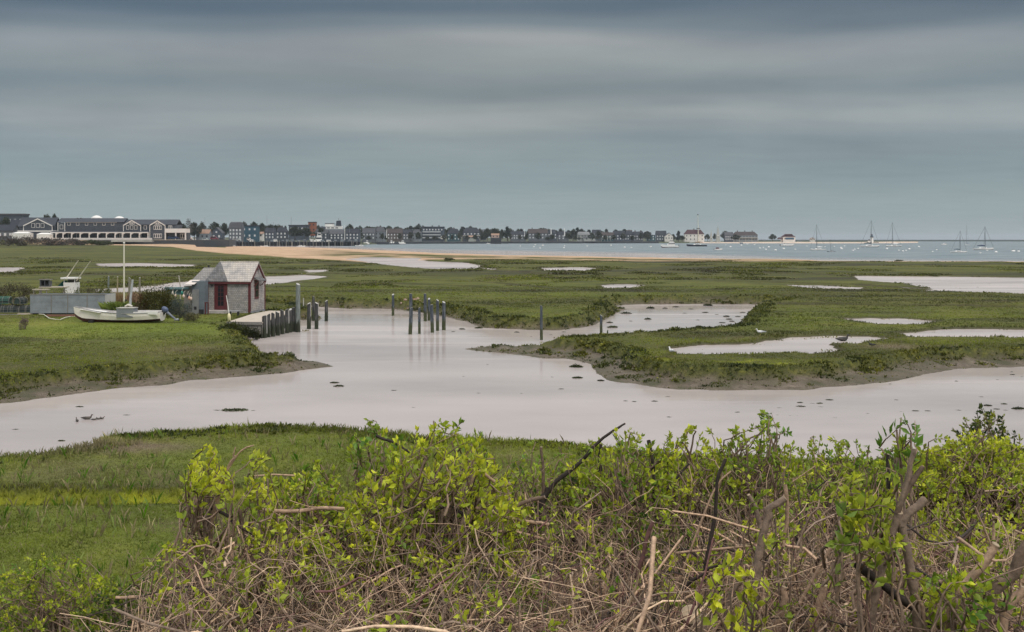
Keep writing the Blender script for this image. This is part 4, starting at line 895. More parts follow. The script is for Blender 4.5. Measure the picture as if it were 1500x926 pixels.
# white workboat with two raised poles
Yk = 90.0; kx, ky = P(105, 421, Yk).xy; gzk = gz(kx, ky)
wbt = thing('workboat', 'white workboat with two long raised poles and open wheelhouse behind the bin', 'boat', (kx, ky, gzk))
def kz(py): return H - (py - YH) / F * Yk - gzk
def kx_(px): return (px - 105) / F * Yk
hh_ = make_hull(wbt, 3.6, 1.7, kz(431), kz(432), kz(432), [M_white, M_bott, M_inn], .3, False)[0]
mb = MB(); mb.box(kx_(96.5), kx_(113.3), -.5, .5, kz(432), kz(413.7)); cab = mb.build('wheelhouse', M_white, wbt)
mb = MB(); mb.box(kx_(97), kx_(113), .3, .4, kz(413.7) + .002, kz(408.6) - .002); mb.build('window_band', mat('shaded_screen', (.16, .15, .13), .6), cab)
for xx in (97, 112.3):
    mb = MB(); mb.box(kx_(xx), kx_(xx + .8), -.5, -.42, kz(413.7) + .002, kz(408.6) - .002); mb.build('roof_post', M_white, cab)
mb = MB(); mb.box(kx_(93.3), kx_(114.7), -.65, .6, kz(408.6), kz(406.2)); mb.build('roof', M_white, cab)
for a, b_ in (((99.5, 407), (119, 381.5)), ((114, 411.5), (136.5, 383))):
    mb = MB(); mb.tube([(kx_(a[0]), -.3, kz(a[1])), (kx_(b_[0]), -.6, kz(b_[1]))], [.05, .03], 7); mb.build('outrigger_pole', mat('pale_spar', (.62, .57, .46), .6), wbt)
tp = MB(); tp.loft([[(kx_(95.8), -.55, kz(411.5)), (kx_(95.9), -.1, kz(411)), (kx_(96.2), .5, kz(411.5)), (kx_(96), 0, kz(413))], [(kx_(92), -.62, kz(416)), (kx_(91.5), -.1, kz(415)), (kx_(92), .55, kz(416)), (kx_(94), 0, kz(418))], [(kx_(87.5), -.5, kz(419)), (kx_(87), -.1, kz(418.5)), (kx_(88), .5, kz(419)), (kx_(91), 0, kz(421))]]); o = tp.build('teal_tarp', mat('teal_cloth', (.02, .17, .18), .6, .3, 4, .2), wbt)
# flagpole and stakes
mx_, my_ = P(181.7, 433, 80).xy; fz = gz(mx_, my_)
fp = thing('white_mast', 'tall slim white mast standing upright in the yard', 'mast', (mx_, my_, fz)); mb = MB(); mb.tube([(0, 0, -.2), (0, 0, 2.2), (.0, 0, P(0, 356.5, 80).z - fz)], [.07, .062, .045], 10); mb.build('pole', mat('ivory_pole', (.74, .69, .55), .5, .08), fp)
mb = MB(); tz = P(0, 356.5, 80).z - fz; mb.tube([(0, 0, tz), (0, 0, tz + .10)], [.085, .07], 8); mb.build('truck_cap', M_white, fp)
mb = MB(); mb.box(.09, .2, -.05, .05, .0, .75); mb.build('base_bracket', M_black, fp)
GS = 'weathered stakes standing in the yard behind the white mast'
for px, yt_, yb_, wpx, c, lab in [(158.8, 405, 430, 2.6, (.17, .19, .18), 'grey-green stake farthest left behind the yard grass'), (172, 406, 433, 2.2, (.30, .25, .15), 'tan stake left of the white mast'), (189, 407, 431, 2.4, (.22, .21, .16), 'stake just right of the white mast'), (190.8, 408, 431, 1.2, (.28, .26, .2), 'thin stake touching the one right of the white mast'), (204.5, 407, 428, 3, (.21, .19, .14), 'brown stake behind the grey mast stub'), (264, 404.5, 421, 1.8, (.42, .38, .32), 'pale leaning stake beside the lean-to roof'), (34, 463, 475, .8, (.3, .2, .2), 'short twig stake on the left lawn')][:6]:
    X, Y = (px - 750) / F * 92, 92; z0 = gz(X, Y); t = thing('stake', lab, 'stake', (X, Y, z0), 0, GS); mb = MB(); tp_ = P(px, yt_, 92).z - z0; r = wpx / F * 92 / 2
    mb.tube([(0, 0, -.3), (0, 0, tp_ * .6), (-.12 if px > 260 else .02, 0, tp_)], [r * 1.1, r, r * .85], 7); mb.build('shaft', mat('stake_%d' % int(px * 10), c, .85), t)
    mb = MB(); mb.tube([(-.12 if px > 260 else .02, 0, tp_), (-.125 if px > 260 else .02, 0, tp_ + .05)], [r * .85, r * .6], 7); mb.build('cut_top', M_pile_pale, t)

# ------------------------------------------------------------------ shrubs and reeds of the yard
shrubmat = leafmat('shrub_leaves', .25, .5, .3, 1.5)
M_stem = mat('shrub_stems', (.12, .095, .075), .9, .3, 6, .2)
def blob_shrub(name, label, cat, x, y, z, rad, hgt, n, c0, c1, lsz=.09, group=None, parts=True):
    """leafy shrub: leaves in clumps through an uneven crown on a few bare stems"""
    t = thing(name, label, cat, (x, y, z), 0, group)
    nc = max(6, n // 55); cc = rng.normal(0, 1, (nc, 3)); cc /= np.linalg.norm(cc, axis=1)[:, None]; cc *= rng.uniform(.35, .95, (nc, 1)) ** .6
    cc = cc * np.array([rad, rad * .8, hgt * .5]) + np.array([0, 0, hgt * .52]); cc[:, 2] = np.maximum(cc[:, 2], .05 * hgt)
    k_ = rng.integers(0, nc, n); p = cc[k_] + rng.normal(0, .17, (n, 3)) * np.array([rad, rad, hgt * .6]); p[:, 2] = np.maximum(p[:, 2], .02)
    D = (p - np.array([0, 0, hgt * .3])) + rng.normal(0, .5, (n, 3)) * rad; D[:, 2] += .3 * rad
    mixv = np.clip(rng.random(nc)[k_] * .7 + rng.normal(.15, .18, n), 0, 1)[:, None]
    V, Fc, C = leaves_np(p, D, rng.uniform(.7, 1.4, n) * lsz, rng.uniform(.5, .9, n) * lsz * .6, np.array(c0) + (np.array(c1) - np.array(c0)) * mixv)
    np_mesh('foliage', V, Fc, shrubmat, t, cols=C)
    mb = MB()
    for i in range(7):
        a = rng.uniform(0, 6.28); e = Vector((math.cos(a) * rad * .6, math.sin(a) * rad * .5, hgt * rng.uniform(.5, .85)))
        mb.tube([(0, 0, -.1), e * .5 + Vector((0, 0, .1 * hgt)), e], [.03 * hgt / 1.5, .02 * hgt / 1.5, .008], 5)
    mb.build('stem', M_stem, t)
    return t
def yard(px, py, Y): return P(px, py, Y).x, Y, gz(P(px, py, Y).x, Y)
def R_(px, Y): return px / F * Y
x, y, z = yard(230, 452, 70.5); blob_shrub('round_shrub', 'big dark olive round shrub with reddish left side behind the skiff', 'shrub', x, y, z - .05, R_(27, y), 1.95, 5200, (.035, .036, .010), (.105, .095, .022), .12)
x, y, z = yard(207, 448, 70.0); blob_shrub('reddish_shrub', 'rust-red twiggy shrub at the left of the big olive shrub', 'shrub', x, y, z, R_(10, y), 1.45, 1100, (.07, .035, .018), (.16, .075, .035), .10)
x, y, z = yard(264, 456, 70.0); blob_shrub('grey_shrub', 'grey-green low shrub between the olive shrub and the lean-to', 'shrub', x, y, z, R_(15, y), 1.15, 1900, (.045, .06, .055), (.11, .13, .115), .10)
x, y, z = yard(282, 463, 67.5); blob_shrub('dry_weed_clump', 'low brown dry weed clump at the edge of the lawn by the outboard', 'weeds', x, y, z - .1, R_(14, y), .55, 900, (.06, .065, .025), (.17, .15, .075), .10)
x, y, z = yard(341, 489, 63.5); blob_shrub('bank_shrub', 'dense green shrub on the bank at the foot of the dock', 'shrub', x, y, z - .25, R_(17, y), .95, 2200, (.022, .030, .008), (.085, .10, .024), .12)
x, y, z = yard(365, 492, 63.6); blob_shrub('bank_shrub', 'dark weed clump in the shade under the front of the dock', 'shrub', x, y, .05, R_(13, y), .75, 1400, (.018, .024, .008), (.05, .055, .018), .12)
x, y, z = yard(36, 476, 62); blob_shrub('dead_shrub', 'small mauve-brown dead shrub alone on the left lawn', 'shrub', x, y, z, R_(9, y), .62, 700, (.11, .075, .07), (.24, .18, .16), .07)
x, y, z = yard(20, 428, 84); blob_shrub('scrub', 'brown-green scrub behind the lobster traps at the left edge', 'shrub', x, y, z, R_(34, y), 1.7, 3000, (.05, .045, .022), (.13, .115, .06), .14)
x, y, z = yard(-40, 428, 84); blob_shrub('scrub', 'brown-green scrub cut off by the left edge of the picture', 'shrub', x, y, z, R_(34, y), 1.8, 2000, (.05, .045, .022), (.13, .115, .06), .14)
for px, py, Yq, r_, h_, c0, c1, lab in [(84, 433, 76.9, 18, 2.07, (.05, .06, .012), (.14, .15, .03), 'olive shrub just above the left part of the plywood bin'), (108, 433, 76.9, 18, 1.73, (.045, .06, .015), (.13, .15, .04), 'green shrub above the middle of the plywood bin'), (130, 433, 76.9, 18, 1.87, (.06, .055, .03), (.16, .14, .08), 'dry brownish shrub above the right part of the plywood bin'), (149, 433, 76.9, 13, 1.80, (.06, .07, .015), (.16, .17, .03), 'yellow-green shrub at the right end of the plywood bin'), (450, 466, 70, 9, .7, (.07, .075, .016), (.19, .17, .035), 'yellowish weed clump on the spit behind the dock posts'), (469, 469, 70.5, 6, .45, (.05, .045, .02), (.13, .11, .04), 'brown weed clump on the tip of the spit by the last piling')]:
    x, y, z = yard(px, py, Yq); blob_shrub('yard_shrub', lab, 'shrub', x, y, z - .05, R_(r_, y), h_, 1100, c0, c1, .11)
def reed_clump(label, px, Y, wpx, h, n, c0, c1, lean=.25):
    x, y, z = yard(px, 440, Y); t = thing('reed_clump', label, 'reeds', (x, y, z)); wv_ = R_(wpx, Y) / 2
    P0 = np.stack([rng.normal(0, .5, n) * wv_, rng.normal(0, .4, n) * wv_ * .7, np.full(n, -.05)], 1); cm = np.array(c0) + (np.array(c1) - np.array(c0)) * rng.random((n, 1))
    V, Fc, C = blades(P0, np.full(n, h), np.full(n, .035), cm, lean, 2); np_mesh('blades', V, Fc, grassmat, t, cols=C)
    return t
reed_clump('tall tan reeds at the left of the white mast', 174, 82, 16, 1.15, 260, (.30, .20, .10), (.42, .30, .17), .12)
reed_clump('pinkish tan reeds between the white mast and the olive shrub', 195, 84, 20, 1.1, 260, (.26, .16, .10), (.40, .27, .18), .12)
reed_clump('arching bright green grass clump behind the skiff', 170, 70.5, 24, .95, 420, (.08, .12, .02), (.22, .26, .06), .8)
reed_clump('green grass clump beside the grey mast stub', 190, 70.5, 16, .9, 300, (.06, .10, .02), (.17, .20, .05), .7)
# ------------------------------------------------------------------ town across the harbour: land, sea walls
def land_sheet(name, pts_front, depth, z0, z1, m, t0=None):
    """low land behind a waterfront line: front edge, then rising inland"""
    V = []; n = len(pts_front); rows = [0, .02, .25, .6, 1.0]
    for r in rows:
        for (x, y) in pts_front:
            s = 1 + r * depth / y; z = -1.0 if r == 0 else z0 + (z1 - z0) * r + 0.6 * (fbm(np.array([x / 40.]), np.array([r * 5.]), 2, 5)[0])
            V.append((x * s, y * s, z))
    Fc = [(i * n + j, i * n + j + 1, (i + 1) * n + j + 1, (i + 1) * n + j) for i in range(len(rows) - 1) for j in range(n - 1)]
    me = bpy.data.meshes.new(name); me.from_pydata(V, [], Fc); me.materials.append(m); me.polygons.foreach_set('use_smooth', [True] * len(Fc)); o = bpy.data.objects.new(name, me); COL.objects.link(o); return tag(o, kind='structure')
M_land = mat('scrub_land', (.060, .070, .030), .95, .4, .03, .1); M_sandfar = mat('far_beach_sand', (.56, .44, .34), .9, .15, .05, .05)
def wfront(pts): return [((px - 750) / F * Y, Y) for px, Y in pts]
TOWN = [(225, 830), (300, 900), (380, 960), (440, 1000), (528, 1060), (560, 1240), (640, 1330), (730, 1380), (800, 1440), (880, 1450), (960, 1480), (1010, 1520)]
land_sheet('town_land', wfront(TOWN), 900, 1.6, 9.0, M_land)
land_sheet('point_land', wfront([(955, 1560), (1035, 1540), (1090, 1530), (1150, 1540), (1230, 1540), (1290, 1560), (1325, 1600), (1345, 1700)]), 260, 1.0, 2.2, M_land)
land_sheet('point_beach', wfront([(1025, 1485), (1090, 1460), (1150, 1440), (1200, 1430), (1260, 1450), (1310, 1490), (1345, 1600)]), 120, .5, 1.6, M_sandfar)
land_sheet('far_shore', wfront([(1080, 2700), (1180, 2650), (1300, 2620), (1400, 2560), (1480, 2500), (1560, 2450), (1760, 2400), (2100, 2400)]), 500, 2.2, 3.4, mat('far_wooded_shore', (.022, .034, .026), .95, .3, .02, .1))
land_sheet('hotel_grounds', wfront([(-700, 655), (-300, 655), (0, 657), (140, 660), (250, 720), (330, 815)]), 500, 4.9, 6.5, mat('hotel_paving', (.30, .28, .25), .9, .2, .2, .1))
M_wall = mat('dark_bulkhead_timber', (.045, .052, .06), .85, .4, .4, .1, (1, 1, 6))
def wall_line(name, label, pts, z0, z1, th, m, cat='sea wall', cap=None):
    t = thing(name, label, cat, (pts[0][0], pts[0][1], 0)); o0 = Vector((pts[0][0], pts[0][1], 0)); mb = MB(); cb_ = MB()
    for a, b_ in zip(pts[:-1], pts[1:]):
        A_ = Vector((*a, 0)) - o0; B_ = Vector((*b_, 0)) - o0; d = (B_ - A_).normalized(); n = Vector((-d.y, d.x, 0)) * th / 2
        mb.prism([tuple((A_ - n).xy), tuple((B_ - n).xy), tuple((B_ + n).xy), tuple((A_ + n).xy)], 'z', z0, z1)
        cb_.prism([tuple((A_ - n * 1.5).xy), tuple((B_ - n * 1.5).xy), tuple((B_ + n * 1.5).xy), tuple((A_ + n * 1.5).xy)], 'z', z1 + .003, z1 + .22)
    mb.build('wall_face', m, t); cb_.build('coping', cap or M_wood, t); return t
wall_line('bulkhead', 'long dark timber bulkhead below the grey hotel', [((px - 750) / F * Y, Y) for px, Y in ((138, 640), (200, 668), (262, 715), (335, 800), (345, 880))], -.5, 5.35, .6, M_wall)
wall_line('sea_wall', 'dark sea wall under the waterfront houses across the harbour', [((px - 750) / F * Y, Y) for px, Y in ((545, 1180), (560, 1232), (640, 1322), (730, 1372), (800, 1432), (880, 1442), (965, 1472))], -.5, 2.6, 1.0, M_wall)

# ------------------------------------------------------------------ houses
def shg(c): return tuple(c)
WALLS = {k: mat('wall_' + k, c, .85, .18, .25, .05) for k, c in dict(grey=(.105, .118, .132), slate=(.058, .074, .094), blue=(.026, .078, .112), teal=(.038, .09, .105), white=(.70, .66, .60), cream=(.34, .35, .32), pink=(.50, .36, .30), brown=(.10, .082, .075), pale=(.20, .225, .24), red=(.30, .10, .05), dgrey=(.055, .066, .082)).items()}
ROOFS = {k: mat('roof_' + k, c, .9, .2, .3, .05) for k, c in dict(dark=(.028, .032, .042), grey=(.075, .077, .084), brown=(.065, .05, .048), maroon=(.075, .035, .04), pale=(.26, .26, .26), tan=(.32, .20, .14)).items()}
M_win = mat('pale_window', (.60, .60, .60), .4, .15, 1, 0); M_wdark = mat('dark_window', (.03, .035, .045), .3, .2, 1, 0)
def house(label, x0, x1, yt, yb, Y, kind, wc, rc, nwin=(4, 2), depth=9, chim=0, cat='house', name='house', group='houses along the far waterfront', wm=None, trim=False, porch=False):
    s = Y / F; W = (x1 - x0) * s; Ht = (yb - yt) * s; z = H - (yb - YH) * s
    t = thing(name, label, cat, (((x0 + x1) / 2 - 750) * s, Y, z), 0, group); ho = W / 2
    wm = wm or (M_win if wc in ('grey', 'slate', 'blue', 'teal', 'brown', 'dgrey') else M_wdark); D = min(depth, max(6, W))
    ev = {'side': .58, 'hip': .60, 'flat': .93, 'front': .55, 'mansard': .62}[kind] * Ht
    mb = MB(); mb.box(-ho, ho, 0, D, -4, ev)
    if kind == 'front': mb.prism([(-ho, ev + .001), (ho, ev + .001), (0, Ht - .2)], 'y', 0, D)
    if kind == 'side': mb.prism([(0, ev + .001), (D, ev + .001), (D / 2, Ht - .25)], 'x', -ho + .02, ho - .02)
    mb.build('wall', WALLS[wc], t)
    rb = MB(); e = .5
    if kind == 'side':
        rb.loft([[(-ho - e, -e, ev - .1), (-ho - e, D / 2, Ht), (-ho - e, D + e, ev - .1), (-ho - e, D / 2, Ht - .35)], [(ho + e, -e, ev - .1), (ho + e, D / 2, Ht), (ho + e, D + e, ev - .1), (ho + e, D / 2, Ht - .35)]])
    elif kind == 'front':
        rb.loft([[(-ho - e, -e, ev - .3), (0, -e, Ht), (ho + e, -e, ev - .3), (0, -e, Ht - .45)], [(-ho - e, D, ev - .3), (0, D, Ht), (ho + e, D, ev - .3), (0, D, Ht - .45)]])
    elif kind == 'hip':
        k_ = min(ho * .45, D / 2); rb.loft([[(-ho - e, -e, ev), (ho + e, -e, ev), (ho + e, D + e, ev), (-ho - e, D + e, ev)], [(-ho + k_, D / 2 - .5, Ht), (ho - k_, D / 2 - .5, Ht), (ho - k_, D / 2 + .5, Ht), (-ho + k_, D / 2 + .5, Ht)]])
    elif kind == 'mansard':
        rb.loft([[(-ho - e, -e, ev), (ho + e, -e, ev), (ho + e, D + e, ev), (-ho - e, D + e, ev)], [(-ho + .8, .8, Ht * .94), (ho - .8, .8, Ht * .94), (ho - .8, D - .8, Ht * .94), (-ho + .8, D - .8, Ht * .94)], [(-ho + 2, 2, Ht), (ho - 2, 2, Ht), (ho - 2, D - 2, Ht), (-ho + 2, D - 2, Ht)]])
    else: rb.box(-ho - e, ho + e, -e, D + e, ev + .01, Ht)
    rf = rb.build('roof', ROOFS[rc], t)
    for i in range(chim):
        cx_ = -ho * .6 + 1.2 * ho * (i + .5 * (chim == 1)) / max(chim - 1, 1); mb = MB(); mb.box(cx_ - .6, cx_ + .6, D * .45, D * .6, Ht - 1.6, Ht + 1.5); mb.box(cx_ - .75, cx_ + .75, D * .43, D * .62, Ht + 1.502, Ht + 1.75); mb.build('chimney', ROOFS['brown'], rf)
    nx, nz = nwin
    for r in range(nz):
        for c in range(nx):
            cx_ = -ho + W * (c + .5) / nx; cz = ev * (r + .52) / nz; ww = min(.75, W / nx * .28); wh = min(.95, ev / nz * .3); mb = MB(); mb.box(cx_ - ww, cx_ + ww, -.10, -.004, cz - wh, cz + wh); wn = mb.build('window', wm, t)
            if W / nx > 4 and s < .55: mb = MB(); mb.box(cx_ - ww * .6, cx_ + ww * .6, -.13, -.102, cz - wh * .75, cz + wh * .75); mb.build('pane', M_wdark, wn)
    if kind == 'front' and nz: mb = MB(); mb.box(-.7, .7, -.1, -.004, ev + .1, ev + 1.5); mb.build('window', wm, t)
    if porch: 
        mb = MB(); mb.box(-ho, ho, -2.2, -.2, ev * .48, ev * .53); mb.build('porch_roof', M_cream, t)
        for i in range(5): mb = MB(); mb.box(-ho + W * i / 4.001 - .12, -ho + W * i / 4.001 + .12, -2.1, -1.85, -2, ev * .479); mb.build('porch_post', M_cream, t)
    return t
# first rank, left to right
HS = [
 ('flat-topped grey block behind the hotel at the far left', -6, 34, 313, 346, 760, 'flat', 'slate', 'grey', (5, 2), 0), ('low grey building with pale front at the left edge', -4, 19, 329, 350, 668, 'side', 'grey', 'dark', (3, 1), 0), ('dark gabled house behind the low grey building at the left', 14, 30, 322, 348, 720, 'side', 'dgrey', 'dark', (2, 1), 0),
 ('low grey shed with tan roof end beside the hotel', 287, 306, 336, 350.5, 905, 'side', 'pale', 'tan', (3, 1), 0), ('blue-grey boathouse with tall white gable door', 309, 325, 333, 351.5, 915, 'front', 'slate', 'grey', (2, 1), 0), ('grey three-storey house with mansard roof behind the wharf', 335, 354, 325, 350.5, 960, 'mansard', 'grey', 'grey', (4, 3), 0),
 ('bright blue warehouse behind the wharf', 354, 377, 330, 350, 985, 'flat', 'blue', 'dark', (3, 2), 0), ('small pink-roofed hut at the end of the blue warehouse', 379, 385, 339.5, 347, 1000, 'side', 'white', 'tan', (1, 1), 0), ('slate-blue house under the trees behind the wharf', 388, 402, 334, 350, 1060, 'side', 'slate', 'dark', (3, 2), 0), ('dark blue house left of the long flat roof', 404, 420, 333, 350, 1080, 'hip', 'dgrey', 'dark', (3, 2), 1),
 ('long low building with thin dark flat roof on the skyline', 423, 451, 329.5, 347, 1150, 'flat', 'slate', 'dark', (5, 2), 0), ('red-brown brick tower block on the skyline', 451.5, 462, 325, 340, 1160, 'flat', 'red', 'brown', (2, 2), 0), ('slate house half hidden behind the white motor yacht', 462, 480, 336, 350, 1120, 'side', 'slate', 'grey', (3, 2), 0), ('dark blue-grey house left of the harbour mast', 483, 503, 337, 350.5, 1110, 'side', 'dgrey', 'grey', (4, 2), 0), ('pale grey house right of the harbour mast', 506, 526, 335, 351, 1130, 'side', 'slate', 'dark', (4, 2), 1),
 ('grey house with pale upper windows left of the brown-roofed house', 531, 549, 333, 351, 1260, 'side', 'grey', 'grey', (4, 2), 0), ('grey house with dormer roof next to the slim white pole', 549, 564, 333, 351, 1270, 'hip', 'pale', 'grey', (3, 2), 1), ('brown-roofed long house behind the slim white pole', 567, 589, 335.3, 351, 1290, 'side', 'brown', 'brown', (5, 2), 1), ('tall-roofed house left of the big balconied hotel', 590, 603, 334, 351, 1310, 'side', 'grey', 'dark', (3, 2), 0), ('pale house touching the big balconied hotel', 603, 617, 335.5, 352, 1320, 'hip', 'pale', 'grey', (3, 2), 0),
 ('grey-blue house with cupola and hipped roof right of the balconied hotel', 655, 674, 334, 352.5, 1360, 'hip', 'teal', 'dark', (4, 2), 1), ('slate house with cream lower porch below tall trees', 678, 703, 333, 350.5, 1400, 'hip', 'slate', 'dark', (5, 2), 0), ('low cream cottage in front of the slate house', 686, 697, 343, 350, 1390, 'side', 'cream', 'tan', (3, 1), 0), ('grey hotel wing with white end bay right of the green tree', 748, 770, 336.5, 350.5, 1420, 'side', 'grey', 'dark', (6, 2), 2), ('long shingled house with twin chimneys right of the white flagstaff', 774, 802, 336, 350.5, 1440, 'side', 'grey', 'brown', (6, 2), 2), ('dark house behind the thick white chimney', 802, 816, 337, 350.5, 1450, 'hip', 'dgrey', 'dark', (3, 2), 0),
 ('white-fronted house between two white chimneys', 817, 833, 338, 351, 1450, 'side', 'grey', 'dark', (3, 2), 1), ('cream house with gambrel front below the dark pine', 846, 864, 338.5, 351.5, 1455, 'mansard', 'cream', 'pale', (4, 2), 0), ('low cream boathouse with two dark doors', 855, 872, 345, 351.8, 1448, 'side', 'cream', 'grey', (2, 1), 0), ('pale long house right of the cream gambrel house', 865, 875, 339, 351.5, 1460, 'side', 'pale', 'grey', (3, 2), 0), ('grey waterfront house with red chimney and pale porch', 881, 899, 338, 351.8, 1465, 'side', 'teal', 'brown', (5, 2), 1), ('slate waterfront house with sagging long roof', 899, 915, 338.5, 352, 1468, 'side', 'slate', 'dark', (4, 2), 0), ('blue-grey waterfront house with white dormers', 915, 929, 339, 352, 1470, 'hip', 'slate', 'dark', (4, 2), 1), ('tall shingled waterfront house with two dark chimneys', 928, 942, 338, 352, 1472, 'side', 'grey', 'dark', (4, 2), 2), ('teal cottage with two columns of white windows', 948, 960, 342, 352.3, 1480, 'flat', 'teal', 'grey', (2, 2), 0),
 ('dark steep-roofed house left of the white gable', 961.5, 976, 338, 352.5, 1545, 'side', 'slate', 'dark', (4, 2), 0), ('white gabled cottage with dark centre window on the point', 974, 986, 341, 352, 1535, 'front', 'white', 'dark', (3, 1), 0), ('large white house with hipped dark roof below the tall signal mast', 1003, 1031.5, 336.5, 353, 1550, 'hip', 'white', 'maroon', (5, 2), 1), ('grey shingled wing at the left of the long beach house', 1062, 1074, 340, 352.3, 1560, 'side', 'slate', 'grey', (4, 2), 0), ('long shingled beach house with white porches and three chimneys', 1074, 1110, 339.5, 352.3, 1565, 'hip', 'pale', 'brown', (8, 2), 3), ('tiny white cottage alone on the far spit', 1187.5, 1194, 348, 352.3, 1560, 'front', 'white', 'tan', (2, 1), 0)]
for h in HS: house(h[0], h[1], h[2], h[3] + (random.choice((-.6, .4, 1.2, 2.2)) if 530 < h[1] < 950 else 0), *h[4:6], h[6], h[7], h[8], h[9], chim=h[10], porch=('porch' in h[0]), group='houses along the far waterfront')
# second rank roofs showing between the trees
for lab, x0, x1, yt, yb, Y, kd, wc, rc in [('distant grey roof above the wharf trees, left', 396, 410, 331, 345, 1300, 'side', 'slate', 'dark'), ('distant roof behind the red-brown tower', 466, 478, 332, 346, 1350, 'hip', 'slate', 'dark'), ('distant dark roof behind the brown-roofed house', 575, 588, 333.5, 346, 1500, 'hip', 'dgrey', 'dark'), ('distant roof above the cottage with cream porch', 700, 712, 336, 348, 1560, 'side', 'slate', 'grey'), ('distant roof left of the thick white chimney', 790, 800, 334.5, 347, 1600, 'side', 'dgrey', 'dark'), ('distant roof behind the cream boathouse', 868, 880, 336.5, 349, 1600, 'side', 'slate', 'dark'), ('distant roof with stub chimney behind the blue-grey waterfront house', 917, 926, 337, 349, 1620, 'side', 'dgrey', 'brown')]:
    house(lab, x0, x1, yt, yb, Y, kd, wc, rc, (3, 1))
# four-storey balconied hotel
hb = house('big four-storey hotel with white balconies on the far waterfront', 617.5, 650, 332, 352.5, 1345, 'flat', 'slate', 'dark', (0, 0), 14, 0, 'hotel', 'hotel')
s = 1345 / F; W2 = 16.25 * s
for r in range(3):
    z_ = (352.5 - (348.6 - 4.3 * r)) * s
    mb = MB(); mb.box(-W2 * .9, W2 * .72, -1.6, -.05, z_ - .5, z_ + 1.0); mb.build('balcony', mat('balcony_white', (.42, .43, .43), .6), hb)
for i in range(7):
    mb = MB(); xx = -W2 * .85 + i * W2 * .27; mb.box(xx, xx + 1.5, -.2, -.004, 13.4, 15.2); mb.build('window', M_win, hb)
for xx in (-W2 * .95, -W2 * .1, W2 * .5): mb = MB(); mb.box(xx, xx + 1.6, 2, 4, 18.6, 20.0); mb.build('chimney', ROOFS['dark'], hb)
mb = MB(); mb.box(W2 * .74, W2 * 1.0, -2.0, -.01, 2, 6); mb.build('entrance_bay', WALLS['white'], hb)

# ------------------------------------------------------------------ the long grey hotel at the left
Yh = 652.0; sh = Yh / F
def hx(u): return (u / 5.357 - 750) * sh            # zoomed-crop column to metres
def hz(v): return H - (295 + v / 5.357 - YH) * sh    # zoomed-crop row to metres
hot = thing('long_hotel', 'long charcoal shingled hotel with white porch columns and two gables', 'hotel', (0, Yh, 0))
M_ch = shingle('hotel_shingles', (.060, .070, .085), .5, .6, .3); M_rfh = mat('hotel_roof', (.050, .055, .066), .9, .25, .3, .1); M_tr = mat('hotel_trim', (.72, .68, .64), .5, .06, 1, 0)
z0 = hz(300)
mb = MB(); mb.box(hx(440), hx(960), 2.5, 14, z0, hz(166)); mb.build('wall', M_ch, hot)
mb = MB(); mb.box(hx(960), hx(1375), 2.6, 14, z0, hz(183)); mb.build('wall', M_ch, hot)
def gable_block(u0, u1, va, ve, y0, parent=hot):
    um = (u0 + u1) / 2; mb = MB(); mb.prism([(hx(u0), z0), (hx(u1), z0), (hx(u1), hz(ve)), (hx(um), hz(va)), (hx(u0), hz(ve))], 'y', y0, 12); g = mb.build('gable_wing', M_ch, parent)
    r = MB(); e = 4
    r.loft([[(hx(u0 - e), yy_, hz(ve + 4)), (hx(um), yy_, hz(va - 4)), (hx(u1 + e), yy_, hz(ve + 4)), (hx(um), yy_, hz(va + 2))] for yy_ in (y0 - .4, 12)]); r.build('gable_roof', M_rfh, g)
    tm = MB(); 
    for a, b_ in ((u0, um), (u1, um)):
        p = (hx(a), hz(ve)); q_ = (hx(b_), hz(va)); tm.prism([(p[0], p[1] - .1), (q_[0], q_[1] - .1), (q_[0], q_[1] - .85), (p[0], p[1] - .85)], 'y', y0 - .5, y0 - .405)
    tm.build('rake_trim', M_tr, g)
    for u in (u0, u1): 
        c_ = MB(); c_.box(hx(u) - .22, hx(u) + .22, y0 - .06, y0 - .003, z0, hz(ve)); c_.build('corner_trim', M_tr, g)
    return g
def win(g, u0, u1, v0, v1, y, sash=True, name='window', bars=0):
    mb = MB(); mb.box(hx(u0), hx(u1), y - .12, y - .004, hz(v1), hz(v0)); w_ = mb.build(name, M_tr, g); i = .22
    if bars:
        ww = (hx(u1) - hx(u0)) / bars
        for k_ in range(bars):
            mb = MB(); mb.box(hx(u0) + ww * k_ + .2, hx(u0) + ww * (k_ + 1) - .2, y - .15, y - .122, hz(v1) + .35, hz(v0) - .35); mb.build('pane', M_wdark, w_)
    else: mb = MB(); mb.box(hx(u0) + i, hx(u1) - i, y - .15, y - .122, hz(v1) + i, hz(v0) - i); mb.build('pane', M_wdark, w_)
    return w_
mb = MB(); mb.loft([[(hx(u), 2.0, hz(164)), (hx(u), 8, hz(130)), (hx(u), 14.4, hz(164)), (hx(u), 8, hz(136))] for u in (436, 962)]); rfm = mb.build('roof', M_rfh, hot)
mb = MB(); mb.loft([[(hx(u), 2.0, hz(182)), (hx(u), 8, hz(141)), (hx(u), 14.4, hz(182)), (hx(u), 8, hz(147))] for u in (962.5, 1378)]); mb.build('roof', M_rfh, hot)
mb = MB(); mb.box(hx(505), hx(905), 2.35, 2.48, hz(168), hz(163)); mb.build('eave_trim', M_tr, hot)
for u in (528, 597, 667, 735, 803, 872): win(hot, u - 12, u + 12, 165, 189, 2.5)
g1 = gable_block(962, 1098, 145, 184, 1.4); g2 = gable_block(1172, 1292, 147, 184, .8)
for u in (996, 1028, 1060): win(g1, u - 11, u + 11, 188, 221, 1.4)
win(g1, 1008, 1050, 165, 181, 1.4, bars=3)
